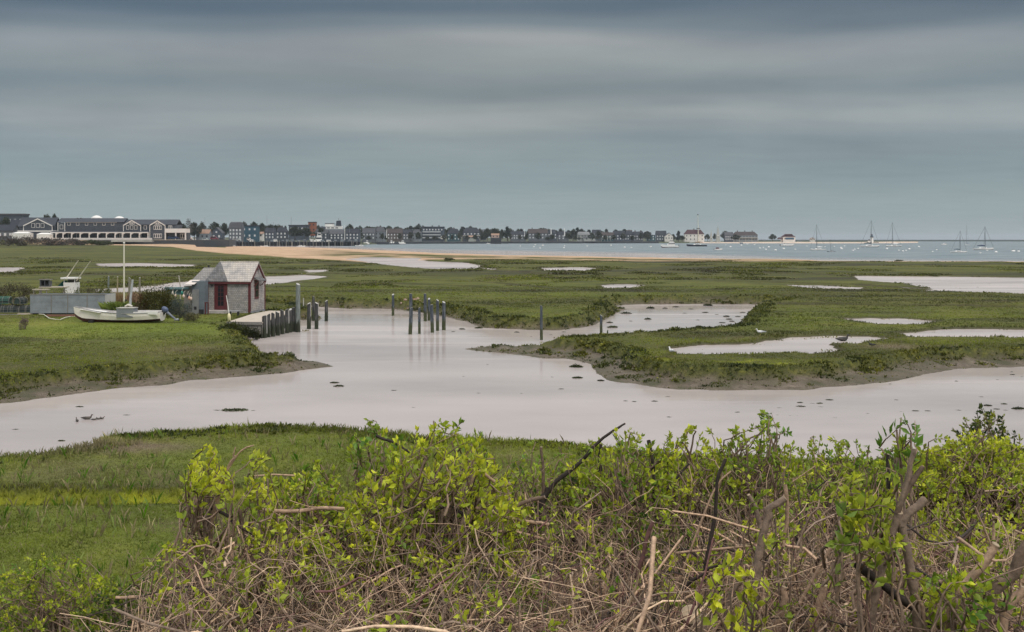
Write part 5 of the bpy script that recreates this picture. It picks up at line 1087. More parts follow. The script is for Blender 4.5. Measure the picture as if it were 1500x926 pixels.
win(g2, 1202, 1267, 190, 222, .8, bars=4); win(g2, 1202, 1267, 254, 289, .8, bars=4); win(g2, 1212, 1256, 167, 182, .8, bars=3); win(hot, 1117, 1140, 190, 220, 2.6)
bay = MB(); bay.box(hx(446), hx(500), 1.6, 2.499, z0, hz(166)); bo = bay.build('corner_bay', M_ch, hot); win(bo, 461, 487, 184, 218, 1.6)
for u in (446, 500): 
    c_ = MB(); c_.box(hx(u) - .2, hx(u) + .2, 1.52, 1.597, hz(240), hz(166)); c_.build('corner_trim', M_tr, bo)
pr = MB(); pr.loft([[(hx(u), -1.2, hz(243)), (hx(u), 2.45, hz(232)), (hx(u), 2.45, hz(238)), (hx(u), -1.2, hz(247))] for u in (398, 1171)]); por = pr.build('porch_roof', M_rfh, hot)
mb = MB(); mb.box(hx(400), hx(1171), -1.25, -1.05, hz(249), hz(242)); mb.build('porch_beam', M_tr, por)
for u in (445, 500, 568, 635, 705, 772, 840, 908, 965, 1030, 1098, 1166):
    mb = MB(); mb.box(hx(u) - .3, hx(u) + .3, -1.2, -.7, z0 - .8, hz(247)); mb.build('porch_column', M_tr, hot)
    if u < 1100: mb = MB(); mb.loft([[(hx(u) + .3, -1.1, hz(250)), (hx(u) + 2.0, -1.1, hz(250)), (hx(u) + .3, -1.1, hz(262))], [(hx(u) + .3, -.9, hz(250)), (hx(u) + 2.0, -.9, hz(250)), (hx(u) + .3, -.9, hz(262))]]); mb.build('porch_brace', M_tr, hot)
mb = MB(); mb.box(hx(400), hx(1200), -1.5, -1.3, hz(300), hz(287)); mb.build('porch_railing', mat('porch_rail', (.58, .56, .54), .6, .15, 2), hot)
mb = MB(); mb.box(hx(398), hx(1200), -1.55, 2.4, z0 - 1.5, hz(301)); mb.build('porch_floor', WALLS['cream'], hot)
for u in (455, 488, 535, 600, 918, 943):
    win(hot, u - 13, u + 12, 252, 288, 2.5)
bl = MB(); bl.box(hx(1294), hx(1460), -.5, 8, hz(246), hz(214)); blo = bl.build('balcony', M_tr, hot)
mb = MB(); mb.box(hx(1294), hx(1460), 3.0, 9, z0, hz(247)); mb.build('lower_wall', M_ch, hot)
for u in (1298, 1380, 1456): mb = MB(); mb.box(hx(u) - .35, hx(u) + .35, -.4, .3, z0, hz(247)); mb.build('porch_column', M_tr, hot)
win(hot, 1402, 1440, 254, 290, 3.0, bars=2); win(hot, 1310, 1340, 190, 222, 2.6, bars=2)
for u in (570, 596): mb = MB(); mb.box(hx(u) - .4, hx(u) + .4, 7.2, 8.2, hz(150), hz(122 + 6)); mb.build('chimney', ROOFS['brown'], rfm)
# left wing of the hotel, its own building
lh = thing('gabled_annex', 'charcoal gabled annex with three white-framed windows left of the long hotel', 'annex', (0, Yh + 2, 0))
mb = MB(); mb.box(hx(120), hx(410), 3, 14, z0, hz(190)); mb.build('wall', M_ch, lh)
mb = MB(); mb.loft([[(hx(u), 2.4, hz(196)), (hx(u), 8, hz(124)), (hx(u), 14.4, hz(196)), (hx(u), 8, hz(130))] for u in (112, 404)]); mb.build('roof', M_rfh, lh)
g3 = gable_block(166, 392, 131, 186, 1.2, lh)
for u in (242, 279, 316): win(g3, u - 14, u + 14, 172, 206, 1.2)
mb = MB(); mb.box(hx(122), hx(430), .6, 1.15, hz(238), hz(229)); mb.build('eave_trim', M_tr, lh)
for lab, u0, u1, v0, v1 in (('white canvas marquee under the gabled annex', 128, 268, 240, 280), ('smaller white marquee at the right end of the gabled annex', 322, 424, 246, 292)):
    t = thing('marquee', lab, 'marquee', (hx((u0 + u1) / 2), Yh - 6, hz(v1)), 0, 'white marquees by the annex'); w_ = hx(u1) - hx(u0); h_ = hz(v0) - hz(v1)
    mb = MB(); mb.box(-w_ / 2, w_ / 2, 0, 5, -2, h_ * .7); mb.build('side_canvas', M_white, t)
    mb = MB(); mb.loft([[(-w_ / 2 - .2, -.2, h_ * .7 + .01), (w_ / 2 + .2, -.2, h_ * .7 + .01), (w_ / 2 + .2, 5.2, h_ * .7 + .01), (-w_ / 2 - .2, 5.2, h_ * .7 + .01)], [(-w_ * .3, 2.4, h_), (w_ * .3, 2.4, h_), (w_ * .3, 2.6, h_), (-w_ * .3, 2.6, h_)]]); mb.build('canopy', M_white, t)
for lab, u0, u1, v0, v1 in (('white tent top showing above the left part of the hotel roof', 715, 803, 112, 135), ('white tent top showing above the right part of the hotel roof', 893, 982, 118, 142)):
    t = thing('white_tent', lab, 'tent', (hx((u0 + u1) / 2) * 1.045, Yh * 1.045, hz(190)), 0, 'white tent tops behind the hotel'); w_ = (hx(u1) - hx(u0)) * .52; zz = (hz((v0 + v1) / 2) - H) * 1.045 + H - hz(190)
    mb = MB(); mb.loft([[(w_ * k_ * math.cos(a), w_ * k_ * math.sin(a), zz + dz_) for a in [2 * PI * j / 12 for j in range(12)]] for k_, dz_ in ((1, -1.5), (.95, -.4), (.5, .7), (.12, 1.1))]); mb.build('canopy', M_white, t, True)
    mb = MB()
    for a in range(6): mb.tube([(w_ * .95 * math.cos(a * PI / 3), w_ * .95 * math.sin(a * PI / 3), -8), (w_ * .95 * math.cos(a * PI / 3), w_ * .95 * math.sin(a * PI / 3), zz - 1.5)], .12, 5)
    mb.build('tent_pole', M_white, t)

# ------------------------------------------------------------------ vehicles on the quay
def vehicle(label, x0, x1, yt, yb, Y, body, cat='car', name='parked_car', van=False):
    s = Y / F; L = (x1 - x0) * s; Hh = (yb - yt) * s; t = thing(name, label, cat, (((x0 + x1) / 2 - 750) * s, Y, H - (yb - YH) * s), 0, 'vehicles parked on the quay'); k_ = L / 2; w_ = 1.1
    prof = [(-k_, .25 * Hh), (k_, .25 * Hh), (k_, .58 * Hh), (k_ * .62, .64 * Hh), (k_ * .36, Hh), (-k_ * .85, Hh), (-k_, .6 * Hh)] if not van else [(-k_, .2 * Hh), (k_, .2 * Hh), (k_, .5 * Hh), (k_ * .8, .95 * Hh), (k_ * .7, Hh), (-k_, Hh)]
    mb = MB(); mb.prism(prof, 'y', -w_, w_); b_ = mb.build('body', body, t)
    mb = MB(); mb.prism([(k_ * .52, .66 * Hh), (k_ * .32, .93 * Hh), (-k_ * .78, .93 * Hh), (-k_ * .82, .66 * Hh)], 'y', -w_ - .03, w_ + .03); mb.build('window_glass', M_glass, t)
    for xx in (-k_ * .62, k_ * .62):
        for yy_ in (-w_, w_ - .25):
            mb = MB(); r = .22 * Hh; mb.prism([(xx + r * math.cos(a), r + r * math.sin(a)) for a in [2 * PI * j / 12 for j in range(12)]], 'y', yy_ - .05, yy_ + .28); mb.build('wheel', M_black, t)
    return t
vehicle('dark blue car parked in front of the hotel balcony', 246.5, 262, 345.8, 351, 648, mat('blue_car', (.015, .04, .10), .35, .1))
vehicle('red pickup truck beside the blue-grey boathouse', 308.5, 319.5, 346.5, 352, 880, mat('red_car', (.16, .025, .04), .4, .1), 'truck', 'pickup_truck')
vehicle('pale car parked left of the red truck', 297, 305, 349, 352.2, 885, mat('pale_car', (.45, .48, .47), .4, .1))
vehicle('white van at the right end of the hotel', 273, 282, 347.3, 351.8, 760, mat('white_van', (.62, .55, .50), .45, .1), 'van', 'parked_van', True)
vehicle('white box van parked on the wharf by the blue warehouse', 362, 367, 348.6, 353.3, 940, mat('white_van', (.62, .55, .50), .45, .1), 'van', 'parked_van', True)
vehicle('long pale trailer parked behind the bulkhead', 341, 353, 349.3, 353.3, 930, mat('pale_trailer', (.40, .41, .40), .6, .1), 'trailer', 'box_trailer', True)
vehicle('dark car parked between the red truck and the trailer', 322, 330, 349.3, 352.6, 890, mat('dark_car', (.03, .035, .045), .4, .1))

# ------------------------------------------------------------------ the wharf
Ww = 905.0; sw = Ww / F
wh = thing('timber_wharf', 'long dark timber wharf on many piles reaching right from the quay', 'wharf', ((335 - 750) * sw, Ww, 0)); Lw = (533 - 335) * sw
zdk = H - (354.2 - YH) * sw
mb = MB(); mb.box(0, Lw, 0, 14, zdk - .5, zdk); mb.build('deck', mat('wharf_deck', (.035, .04, .046), .85, .3, .3), wh)
mb = MB(); mb.box(0, Lw * .97, 3, 3.4, -.5, zdk - .502); mb.build('shade_backing', mat('wharf_under_shade', (.014, .017, .021), .9, .3, .3), wh)  # near-black backing behind the piles, painted as the shade under the deck
for i in range(44):
    xx = Lw * (i + .5) / 44; mb = MB(); mb.tube([(xx, -.15, -1), (xx, -.15, zdk + random.uniform(.3, 1.6))], .34, 6); mb.build('pile', M_wall if i % 4 else M_wood, wh)
for i in range(22):
    xx = Lw * (i + .3) / 22; a = random.choice((-1, 1)) * 1.6; mb = MB(); mb.tube([(xx, .4, 0), (xx + a, .4, zdk - .5)], .2, 5); mb.build('cross_brace', M_wall, wh)
GP = 'mooring posts along the wharf'
for i in range(14):
    px = 386 + i * 10.6 + random.uniform(-2, 2); t = thing('wharf_post', 'one of the pale posts standing in a row along the front of the wharf', 'post', ((px - 750) / F * 895, 895, 0), 0, GP); mb = MB(); mb.tube([(0, 0, -1), (0, 0, random.uniform(3.6, 5.2))], .28, 6); mb.build('shaft', M_wood, t)
GK = 'goods stacked on the wharf'
for i, (px, w_, h_, c) in enumerate([(368, 3, 2.4, 'white'), (398, 2.6, 1.6, 'pale'), (403, 3, 2.6, 'white'), (414, 2.2, 1.5, 'grey'), (420, 2.5, 1.7, 'pale'), (428, 3, 1.8, 'grey'), (437, 2, 1.4, 'pale'), (446, 2.6, 1.9, 'grey'), (472, 3, 1.6, 'pale'), (480, 2.6, 2.0, 'white'), (491, 2.4, 1.6, 'grey'), (501, 2.8, 2.0, 'pale'), (512, 2.4, 1.8, 'grey'), (521, 2.6, 2.2, 'pale')]):
    t = thing('covered_crate', 'one of the pale crates and covered loads stacked along the wharf deck', 'crate', ((px - 750) / F * 908, 908, zdk), 0, GK); mb = MB(); mb.box(-w_ / 2, w_ / 2, 0, 2, 0, h_ * .75); mb.build('crate_body', WALLS[c], t); mb = MB(); mb.loft([[(-w_ / 2 - .1, -.1, h_ * .75 + .005), (w_ / 2 + .1, -.1, h_ * .75 + .005), (w_ / 2 + .1, 2.1, h_ * .75 + .005), (-w_ / 2 - .1, 2.1, h_ * .75 + .005)], [(-w_ * .3, .4, h_), (w_ * .3, .4, h_), (w_ * .3, 1.6, h_), (-w_ * .3, 1.6, h_)]]); mb.build('cover', WALLS['pale'], t)
# pink hut on its dark pile block, dark floating dock, slim poles
hut = house('small pink hut standing on a dark pile block at the pier end', 720, 731, 342, 348.3, 1290, 'side', 'pink', 'tan', (2, 1), 6, 0, 'hut', 'pier_hut', None)
s = 1286 / F; t = thing('pile_block', 'square dark timber pier head carrying the pink hut', 'pier', ((726.5 - 750) * s, 1286, 0)); mb = MB(); mb.box(-6.6, 6.4, 0, 14, -1, H - (348.4 - YH) * s); mb.build('timber_face', M_wall, t)
for i in range(9): mb = MB(); mb.tube([(-6.4 + i * 1.58, -.3, -1), (-6.4 + i * 1.58, -.3, random.uniform(2.6, 4.6) + 3)], .35, 6); mb.build('pile', M_wall, t)
s = 1150 / F; t = thing('floating_dock', 'long low dark dock lying off the far waterfront', 'dock', ((568 - 750) * s, 1150, 0)); mb = MB(); mb.box(-16 * s, 16 * s, 0, 6, -.3, 1.5); mb.build('deck', M_wall, t)
for i in range(9): mb = MB(); mb.tube([(-15 * s + i * 3.7 * s, -.2, -1), (-15 * s + i * 3.7 * s, -.2, 3.4)], .3, 6); mb.build('pile', M_wall, t)
GM = 'slim masts and poles rising over the harbour front'
M_mast = mat('grey_mast', (.13, .145, .16), .5, .1, 1, 0)
for px, yt, yb, Y, r, lab in [(391, 315, 352, 960, .13, 'tall thin pole left of the long flat roof'), (426.5, 317, 348, 1160, .22, 'dark tapered radio mast above the long flat roof'), (400.5, 325, 352, 960, .13, 'short thin pole right of the tall thin one'), (505, 331, 352, 950, .28, 'pale harbour mast right of the white ferry'), (512, 334, 352, 950, .2, 'slim pole right of the pale harbour mast'), (528, 336, 353, 950, .2, 'slim pole at the outer end of the wharf'), (566.4, 337, 348.5, 1160, .45, 'slim white pole in front of the brown-roofed house'), (768.4, 336.5, 350, 1400, .4, 'white flagstaff right of the grey hotel wing'), (807.2, 335.8, 346, 1430, .8, 'thick white chimney-like pillar among the waterfront houses'), (827, 335.8, 346, 1440, .8, 'second thick white pillar right of the first'), (300, 318, 350, 900, .1, 'faint thin pole above the low grey shed'), (336.5, 331, 358, 870, .16, 'thin pale mast in front of the grey mansard house'), (1198.5, 327, 353, 1500, .05, 'very thin bare pole over the far spit')]:
    s = Y / F; zb = max(H - (yb - YH) * s, -1); t = thing('slim_pole', lab, 'pole', ((px - 750) * s, Y, zb), 0, GM); zt = H - (yt - YH) * s - zb; mb = MB(); mb.tube([(0, 0, 0), (0, 0, zt)], [r, r * .7], 7); mb.build('shaft', M_white if 'white' in lab else M_mast, t); mb = MB(); mb.tube([(0, 0, zt + .002), (0, 0, zt + r)], [r * 1.3, r * .6], 7); mb.build('cap', M_white, t)
# signal mast with crosstree over the white house, range lights, lighthouse, boathouse
s = 1550 / F; t = thing('signal_mast', 'tall signal mast with crosstree and dark ball above the white house', 'mast', ((1022.6 - 750) * s, 1549, 0)); zt = H - (314.5 - YH) * s
mb = MB(); mb.tube([(0, 0, 0), (0, 0, zt * .5), (-.6, 0, zt)], [.7, .5, .25], 8); mb.build('mast_pole', mat('ivory_pole', (.74, .69, .55), .5), t); mb = MB(); zc = H - (335 - YH) * s; mb.box(-2.6, 2.6, -.9, .9, zc - .5, zc + .7); mb.build('crosstree', mat('dark_ornament', (.06, .05, .05)), t); mb = MB(); ell(mb, (-.6, 0, zt), (1.1, .8, .8)); mb.build('signal_ball', M_black, t, True)
for s_ in (-1, 1): mb = MB(); mb.tube([(s_ * 2.4, 0, zc + .7), (-.55, 0, zt * .93)], .05, 4); mb.build('stay', M_mast, t)
for px, yt, yb, w_, lab in [(1041.7, 336.5, 352, 4.6, 'shorter white lattice range tower on the point'), (1051.7, 330, 352, 6.4, 'taller white pointed range tower on the point')]:
    t = thing('range_tower', lab, 'tower', ((px - 750) / F * 1530, 1530, .5), 0, 'white range towers on the point'); s = 1530 / F; zt = H - (yt - YH) * s - .5; b_ = w_ * s / 2; tp_ = b_ * .22
    mb = MB(); mb.loft([[(-b_, -b_, 0), (b_, -b_, 0), (b_, b_, 0), (-b_, b_, 0)], [(-b_ * .5, -b_ * .5, zt * .55), (b_ * .5, -b_ * .5, zt * .55), (b_ * .5, b_ * .5, zt * .55), (-b_ * .5, b_ * .5, zt * .55)], [(-.06, -.06, zt), (.06, -.06, zt), (.06, .06, zt), (-.06, .06, zt)]]); mb.build('tower_body', WALLS['cream'], t)
    mb = MB(); mb.box(-.8, .8, -b_ * .72, -b_ * .55, zt * .12, zt * .34); mb.build('doorway', M_wdark, t); mb = MB(); mb.box(-b_ * .62, b_ * .62, -b_ * .62, b_ * .62, zt * .40, zt * .44); mb.build('gallery', M_white, t)
Yl_ = 1480; s = Yl_ / F; t = thing('lighthouse', 'small white lighthouse with black lantern at the end of the spit', 'lighthouse', ((1277 - 750) * s, Yl_, .6)); zl = H - (342.8 - YH) * s - .6
mb = MB(); mb.tube([(0, 0, 0), (0, 0, zl * .62)], [2.6, 1.9], 14); mb.build('tower', M_white, t); mb = MB(); mb.tube([(0, 0, zl * .62 + .003), (0, 0, zl * .70)], [2.5, 2.5], 14); mb.build('gallery', M_black, t); mb = MB(); mb.tube([(0, 0, zl * .70 + .003), (0, 0, zl * .86)], 1.45, 10); mb.build('lantern', mat('lantern_glass', (.10, .16, .22), .2), t); mb = MB(); mb.tube([(0, 0, zl * .86 + .003), (0, 0, zl * .95), (0, 0, zl)], [1.8, .8, .15], 10); mb.build('lantern_roof', M_black, t)
mb = MB(); mb.box(-5.5, -2.4, -1, 2, 0, 3.2); lk = mb.build('keeper_hut', M_white, t); mb = MB(); mb.prism([(-5.9, 3.203), (-2.0, 3.203), (-3.9, 5.0)], 'y', -1.3, 2.3); mb.build('hut_roof', ROOFS['dark'], lk); mb = MB(); mb.box(-2.8, 9, -2, -.5, -.4, .9); mb.build('footing', mat('footing_rock', (.10, .09, .09), .9), t)
bh = house('white boathouse with stacked maroon hipped roofs on the point', 1147, 1165, 343.5, 352.5, 1500, 'hip', 'white', 'maroon', (3, 1), 12, 0, 'boathouse', 'boathouse', None)
s = 1500 / F; mb = MB(); mb.loft([[(-6, 1.5, 8.0), (6, 1.5, 8.0), (6, 8, 8.0), (-6, 8, 8.0)], [(-4.5, 1.8, 9.6), (4.5, 1.8, 9.6), (4.5, 7.6, 9.6), (-4.5, 7.6, 9.6)]]); lant = mb.build('upper_roof', ROOFS['maroon'], bh); mb = MB(); mb.box(-5, 7, -.3, -.02, 1.6, 4.2); mb.build('boat_door', mat('blue_door', (.03, .09, .16), .6), bh)
mb = MB(); mb.loft([[(-16, 0, 2), (-9, 0, 2), (-9, 9, 2), (-16, 9, 2)], [(-14, 2, 4.6), (-9, 2, 4.6), (-9, 7, 4.6), (-14, 7, 4.6)]]); mb.build('side_roof', ROOFS['maroon'], bh)

# ------------------------------------------------------------------ boats afloat
M_nv = mat('navy_cover', (.012, .03, .09), .7); M_dk = mat('dark_hull', (.03, .035, .05), .4); M_cab = mat('white_cabin', (.85, .82, .78), .5, .05)
HULL_W = [mat('white_hull', (.86, .82, .77), .4, .04, 1, 0), M_bott, M_cab]
def afloat(px, ybase): x, y = G(px, ybase); return x, y
def yacht(label, px, yb, wpx, ymast, cover=M_nv, flip=False, dark=False, rigged=True, group='sailing yachts moored in the harbour'):
    x, y = afloat(px, yb); s = y / F; L = wpx * s; t = thing('sailing_yacht', label, 'yacht', (x, y, -.15), PI if flip else random.uniform(-.12, .12), group)
    make_hull(t, L, L * .27, L * .115, L * .09, L * .085, [M_dk if dark else HULL_W[0], M_bott, M_cab], .3, False)
    mb = MB(); h0 = L * .08; mb.loft([[(-L * .18, -L * .06, h0), (L * .2, -L * .09, h0), (L * .2, L * .09, h0), (-L * .18, L * .06, h0)], [(-L * .12, -L * .045, h0 + L * .055), (L * .18, -L * .07, h0 + L * .055), (L * .18, L * .07, h0 + L * .055), (-L * .12, L * .045, h0 + L * .055)]]); cb_ = mb.build('cabin', M_cab, t)
    mb = MB(); mb.box(-L * .08, L * .15, -L * .09, L * .09, h0 + L * .02, h0 + L * .035); mb.build('window_band', M_wdark, cb_)
    zt = H - (ymast - YH) * s; r = .012 * L
    mb = MB(); mb.tube([(-L * .08, 0, h0), (-L * .08, 0, zt)], [r, r * .6], 7); mb.build('mast', M_mast, t)
    mb = MB(); mb.tube([(-L * .07, 0, h0 + L * .13), (L * .1, 0, h0 + L * .15), (L * .3, 0, h0 + L * .13)], [L * .022, L * .03, L * .014], 7); mb.build('sail_cover', cover, t)
    if rigged:
        mb = MB(); q_ = .005 * L; mb.tube([(-L * .08, 0, zt * .97), (-L * .5, 0, L * .11)], q_, 4); mb.tube([(-L * .08, 0, zt * .97), (L * .49, 0, L * .09)], q_, 4); mb.tube([(-L * .08, 0, zt * .85), (-L * .06, L * .12, L * .09)], q_, 4); mb.tube([(-L * .08, 0, zt * .85), (-L * .06, -L * .12, L * .09)], q_, 4); mb.build('rigging', M_mast, t)
    return t
yacht('bright white yacht moored in front of the lighthouse', 1274, 362, 28, 322, M_black, True)
yacht('white yacht moored right of the lighthouse with faint tall mast', 1309, 361.5, 23, 325, M_cab)
yacht('nearest white yacht with dark blue sail cover at the right', 1404.5, 370, 24, 337, mat('blue_green_cover', (.03, .07, .09), .7), True)
yacht('far small yacht with the tallest dark mast at the right', 1416.5, 359, 8, 329)
yacht('white yacht with navy cover and bow pulpit farthest right', 1440.5, 366, 30, 331, M_nv, True)
yacht('white sloop with pale mast left of the lighthouse', 1198, 366.5, 23, 328, M_cab)
yacht('small dark-hulled boat with short bare mast beside the white sloop', 1217.5, 369, 12, 350.5, M_dk, False, True)
yacht('dark-hulled boat with canvas cover moored below the signal mast', 1020.5, 361, 29, 352.5, mat('tan_canvas', (.30, .20, .14), .8), False, True, False)
def motorboat(label, px, yb, wpx, hpx, hull=None, flip=False, fly=True, group='motor boats moored in the harbour', cabc=None):
    x, y = afloat(px, yb); s = y / F; L = wpx * s; Hh = hpx * s; t = thing('motor_boat', label, 'motor boat', (x, y, -.15), PI if flip else 0.0, group)
    make_hull(t, L, L * .3, Hh * .52, Hh * .30, Hh * .36, [hull or HULL_W[0], M_bott, M_cab], .25, False)
    mb = MB(); h0 = Hh * .33; mb.loft([[(-L * .16, -L * .09, h0), (L * .28, -L * .1, h0), (L * .28, L * .1, h0), (-L * .16, L * .09, h0)], [(-L * .04, -L * .08, Hh * .72), (L * .26, -L * .09, Hh * .72), (L * .26, L * .09, Hh * .72), (-L * .04, L * .08, Hh * .72)]]); c_ = mb.build('cabin', cabc or M_cab, t)
    mb = MB(); mb.box(-L * .08, L * .27, -L * .104, L * .104, Hh * .50, Hh * .62); mb.build('window_band', M_wdark, c_)
    if fly:
        mb = MB(); mb.box(.0, L * .24, -L * .09, L * .09, Hh * .723, Hh * .80); mb.build('flybridge', cabc or M_cab, t); mb = MB(); mb.box(.01 * L, L * .22, -L * .09, L * .09, Hh * .95, Hh); mb.build('canopy', M_nv if cabc is None else cabc, t)
        mb = MB()
        for xx in (.02, .2): 
            for yy_ in (-.08, .08): mb.tube([(L * xx, L * yy_, Hh * .8), (L * xx, L * yy_, Hh * .95)], .05, 4)
        mb.build('canopy_post', M_cab, t)
    mb = MB(); mb.box(L * .48, L * .53, -L * .04, L * .04, Hh * .1, Hh * .42); mb.build('outboard', M_black, t)
    return t
motorboat('white motor boat with dark canopy left of the dark-hulled boat', 981, 363, 26, 11)
motorboat('small open red and white motor boat right of the dark-hulled boat', 1052, 366.5, 12, 6, None, True, False, cabc=mat('red_console', (.16, .035, .04), .5))
motorboat('white motor boat off the boathouse with dark outboard', 1153, 360.5, 20, 6.5, None, True, False)
motorboat('blue launch lying at the boathouse slip', 1165, 355.3, 18, 5, mat('blue_hull', (.05, .10, .17), .4), True, False, cabc=mat('blue_hull', (.05, .10, .17), .4))
motorboat('tiny grey motor boat far out near the right yachts', 1383, 358.8, 8, 4, None, False, False)
motorboat('small dark motor boat off the long beach house', 1086, 356.8, 5, 3.5, M_dk, False, False)
motorboat('white motor yacht with stepped flybridge berthed behind the wharf', 465, 358.9, 22, 18, None, False, True, cabc=M_cab)
motorboat('small white boat moored at the wharf foot, left', 341, 361.2, 10, 3.2, None, False, False)
motorboat('white skiff drawn up below the left part of the wharf', 388, 361.4, 14, 3, None, False, False)
motorboat('small grey boat moored below the middle of the wharf', 441, 361.4, 13, 3.4, None, True, False)
motorboat('dark rowing launch lying right of the grey boat', 456.5, 362.3, 8, 2.4, M_dk, True, False)
motorboat('white boat with dark bow at the outer end of the wharf', 527, 361.3, 14, 4.4, None, False, False)
motorboat('white cabin boat berthed right of the stepped motor yacht', 484, 358.8, 10, 10.5, None, True, False)
motorboat('white cabin boat berthed just past the outer end of the wharf', 537, 358.4, 8, 9, None, False, False)
motorboat('low white launch lying off the pile block', 715, 357.4, 6, 2.6, None, True, False)
motorboat('white workboat lying under the brown-roofed house', 589, 358, 10, 8, None, False, False)
motorboat('white cabin boat lying under the house with dormer roof', 574, 358, 7, 9, None, True, False)
Yf = 1210; s = Yf / F
def fz(py): return H - (py - YH) * s
def fx(px): return (px - 487) * s
fe = thing('ferry', 'large white ferry with stacked decks and dark funnel above the harbour roofs', 'ferry', ((487 - 750) * s, Yf, 0))
mb = MB(); mb.prism([(fx(468), -1), (fx(505), -1), (fx(509), fz(341)), (fx(467), fz(341))], 'y', 0, 11); mb.build('hull', M_dk, fe)
mb = MB(); mb.box(fx(474), fx(501), .5, 10.5, fz(341) + .003, fz(335.5)); mb.build('lower_deck', WALLS['pale'], fe)
mb = MB(); mb.box(fx(477), fx(500.5), 1, 10, fz(335.5) + .003, fz(331.8)); up = mb.build('upper_deck', M_cab, fe)
for a, b_ in ((479, 483), (485, 489), (491, 495)): mb = MB(); mb.box(fx(a), fx(b_), .85, .99, fz(334.6), fz(333.2)); mb.build('window_band', M_wdark, up)
mb = MB(); mb.box(fx(475.5), fx(500), .6, 10.4, fz(331.8) + .003, fz(331.2)); mb.build('boat_deck', M_cab, fe)
mb = MB(); mb.box(fx(476), fx(488), 1.5, 9, fz(331.2) + .003, fz(327.8)); br_ = mb.build('bridge', M_cab, fe)
mb = MB(); mb.box(fx(475.5), fx(489), 1.2, 9.3, fz(327.8) + .003, fz(327)); mb.build('bridge_roof', M_wdark, br_)
mb = MB(); mb.prism([(fx(491), fz(331.2) + .003), (fx(499), fz(331.2) + .003), (fx(498), fz(323)), (fx(492), fz(323.5))], 'y', 4, 7); mb.build('funnel', M_dk, fe)
mb = MB(); mb.tube([(fx(495), 5.5, fz(323)), (fx(495), 5.5, fz(319))], .25, 5); mb.build('mast', M_mast, fe)
# ------------------------------------------------------------------ trees of the town (each its own trunk and crown)
treemat = leafmat('tree_foliage', .15, .6, .3, .15)
M_bark = mat('bark', (.09, .075, .06), .9, .3, 1.5, .3)
def tree_proto(name, label, hgt, rad, n, c0, c1, open_=.0, conical=False, leaf=.7, group=None):
    t = thing(name, label, 'tree', (0, 0, 0), 0, group)
    mb = MB(); mb.tube([(0, 0, -1.5), (.1 * rad * .2, 0, hgt * .25), (0, .05 * rad, hgt * .6)], [.035 * hgt, .026 * hgt, .012 * hgt], 7); tr = mb.build('trunk', M_bark, t)
    nl = 26; lob = []
    for i in range(nl):
        u = (i + .5) / nl; a = rng.uniform(0, 6.28)
        if conical: zz = hgt * (.15 + .83 * u); r_ = rad * (1 - u) ** .8 * rng.uniform(.3, .9)
        else: zz = hgt * (.28 + .62 * u); r_ = rad * math.sin(PI * (.18 + .80 * u)) * rng.uniform(.3, 1.0)
        lob.append((r_ * math.cos(a), r_ * math.sin(a), zz, rad * rng.uniform(.16, .34) * (1 - .5 * u if conical else 1), rng.uniform(-.4, .4)))
    lob = np.array(lob); mb = MB()
    for l in lob[::2]: mb.tube([(0, 0, l[2] * .55), (l[0] * .6, l[1] * .6, l[2] * .85), (l[0], l[1], l[2])], [.012 * hgt, .007 * hgt, .003 * hgt], 5, False)
    mb.build('limb', M_bark, t)
    k = rng.integers(0, nl, n); d = rng.normal(0, 1, (n, 3)); d /= np.linalg.norm(d, axis=1)[:, None]
    p = lob[k, :3] + d * (lob[k, 3] * rng.uniform(.35, 1.15, n))[:, None] * np.array([1, 1, .8]); D = d + rng.normal(0, .6, (n, 3))
    if open_: kk = rng.random(n) > open_ * (fbm(p[:, 0] / 1.2 + 9, p[:, 2] / 1.2, 2, 3) > 0); p = p[kk]; D = D[kk]; k = k[kk]; n = len(p)
    cm = np.clip(.5 + lob[k, 4] + rng.normal(0, .18, n), 0, 1)[:, None]; C0 = np.array(c0) + (np.array(c1) - np.array(c0)) * cm
    V, Fc, C = leaves_np(p, D, rng.uniform(.7, 1.4, n) * leaf, rng.uniform(.6, 1.0, n) * leaf, C0); np_mesh('crown', V, Fc, treemat, t, cols=C)
    return t
GT = 'trees among the harbour houses'
protos = [tree_proto('broadleaf_tree', 'x', 10, 5.2, 2600, (.020, .030, .022), (.060, .075, .035), group=GT), tree_proto('broadleaf_tree', 'x', 10, 4.4, 2000, (.035, .042, .030), (.085, .090, .050), .45, group=GT),
          tree_proto('conifer_tree', 'x', 10, 3.4, 2200, (.012, .026, .022), (.035, .055, .035), conical=True, group=GT), tree_proto('bare_tree', 'x', 10, 5.0, 900, (.06, .055, .05), (.11, .10, .085), .6, leaf=.5, group=GT)]
used = [False] * 4
def tree(kind, px, yt, yb, wpx, Y, label):
    s = Y / F; z = H - (yb - YH) * s; h = (yb - yt) * s; k = (wpx * s / 2) / (5.2, 4.4, 3.4, 5.0)[kind]
    if used[kind]: t = copy_tree(protos[kind])
    else: t = protos[kind]; used[kind] = True
    t.location = ((px - 750) * s, Y, z); t.scale = (k, k, h / 10); t.rotation_euler = (0, 0, random.uniform(0, 6)); t['label'] = label
    return t
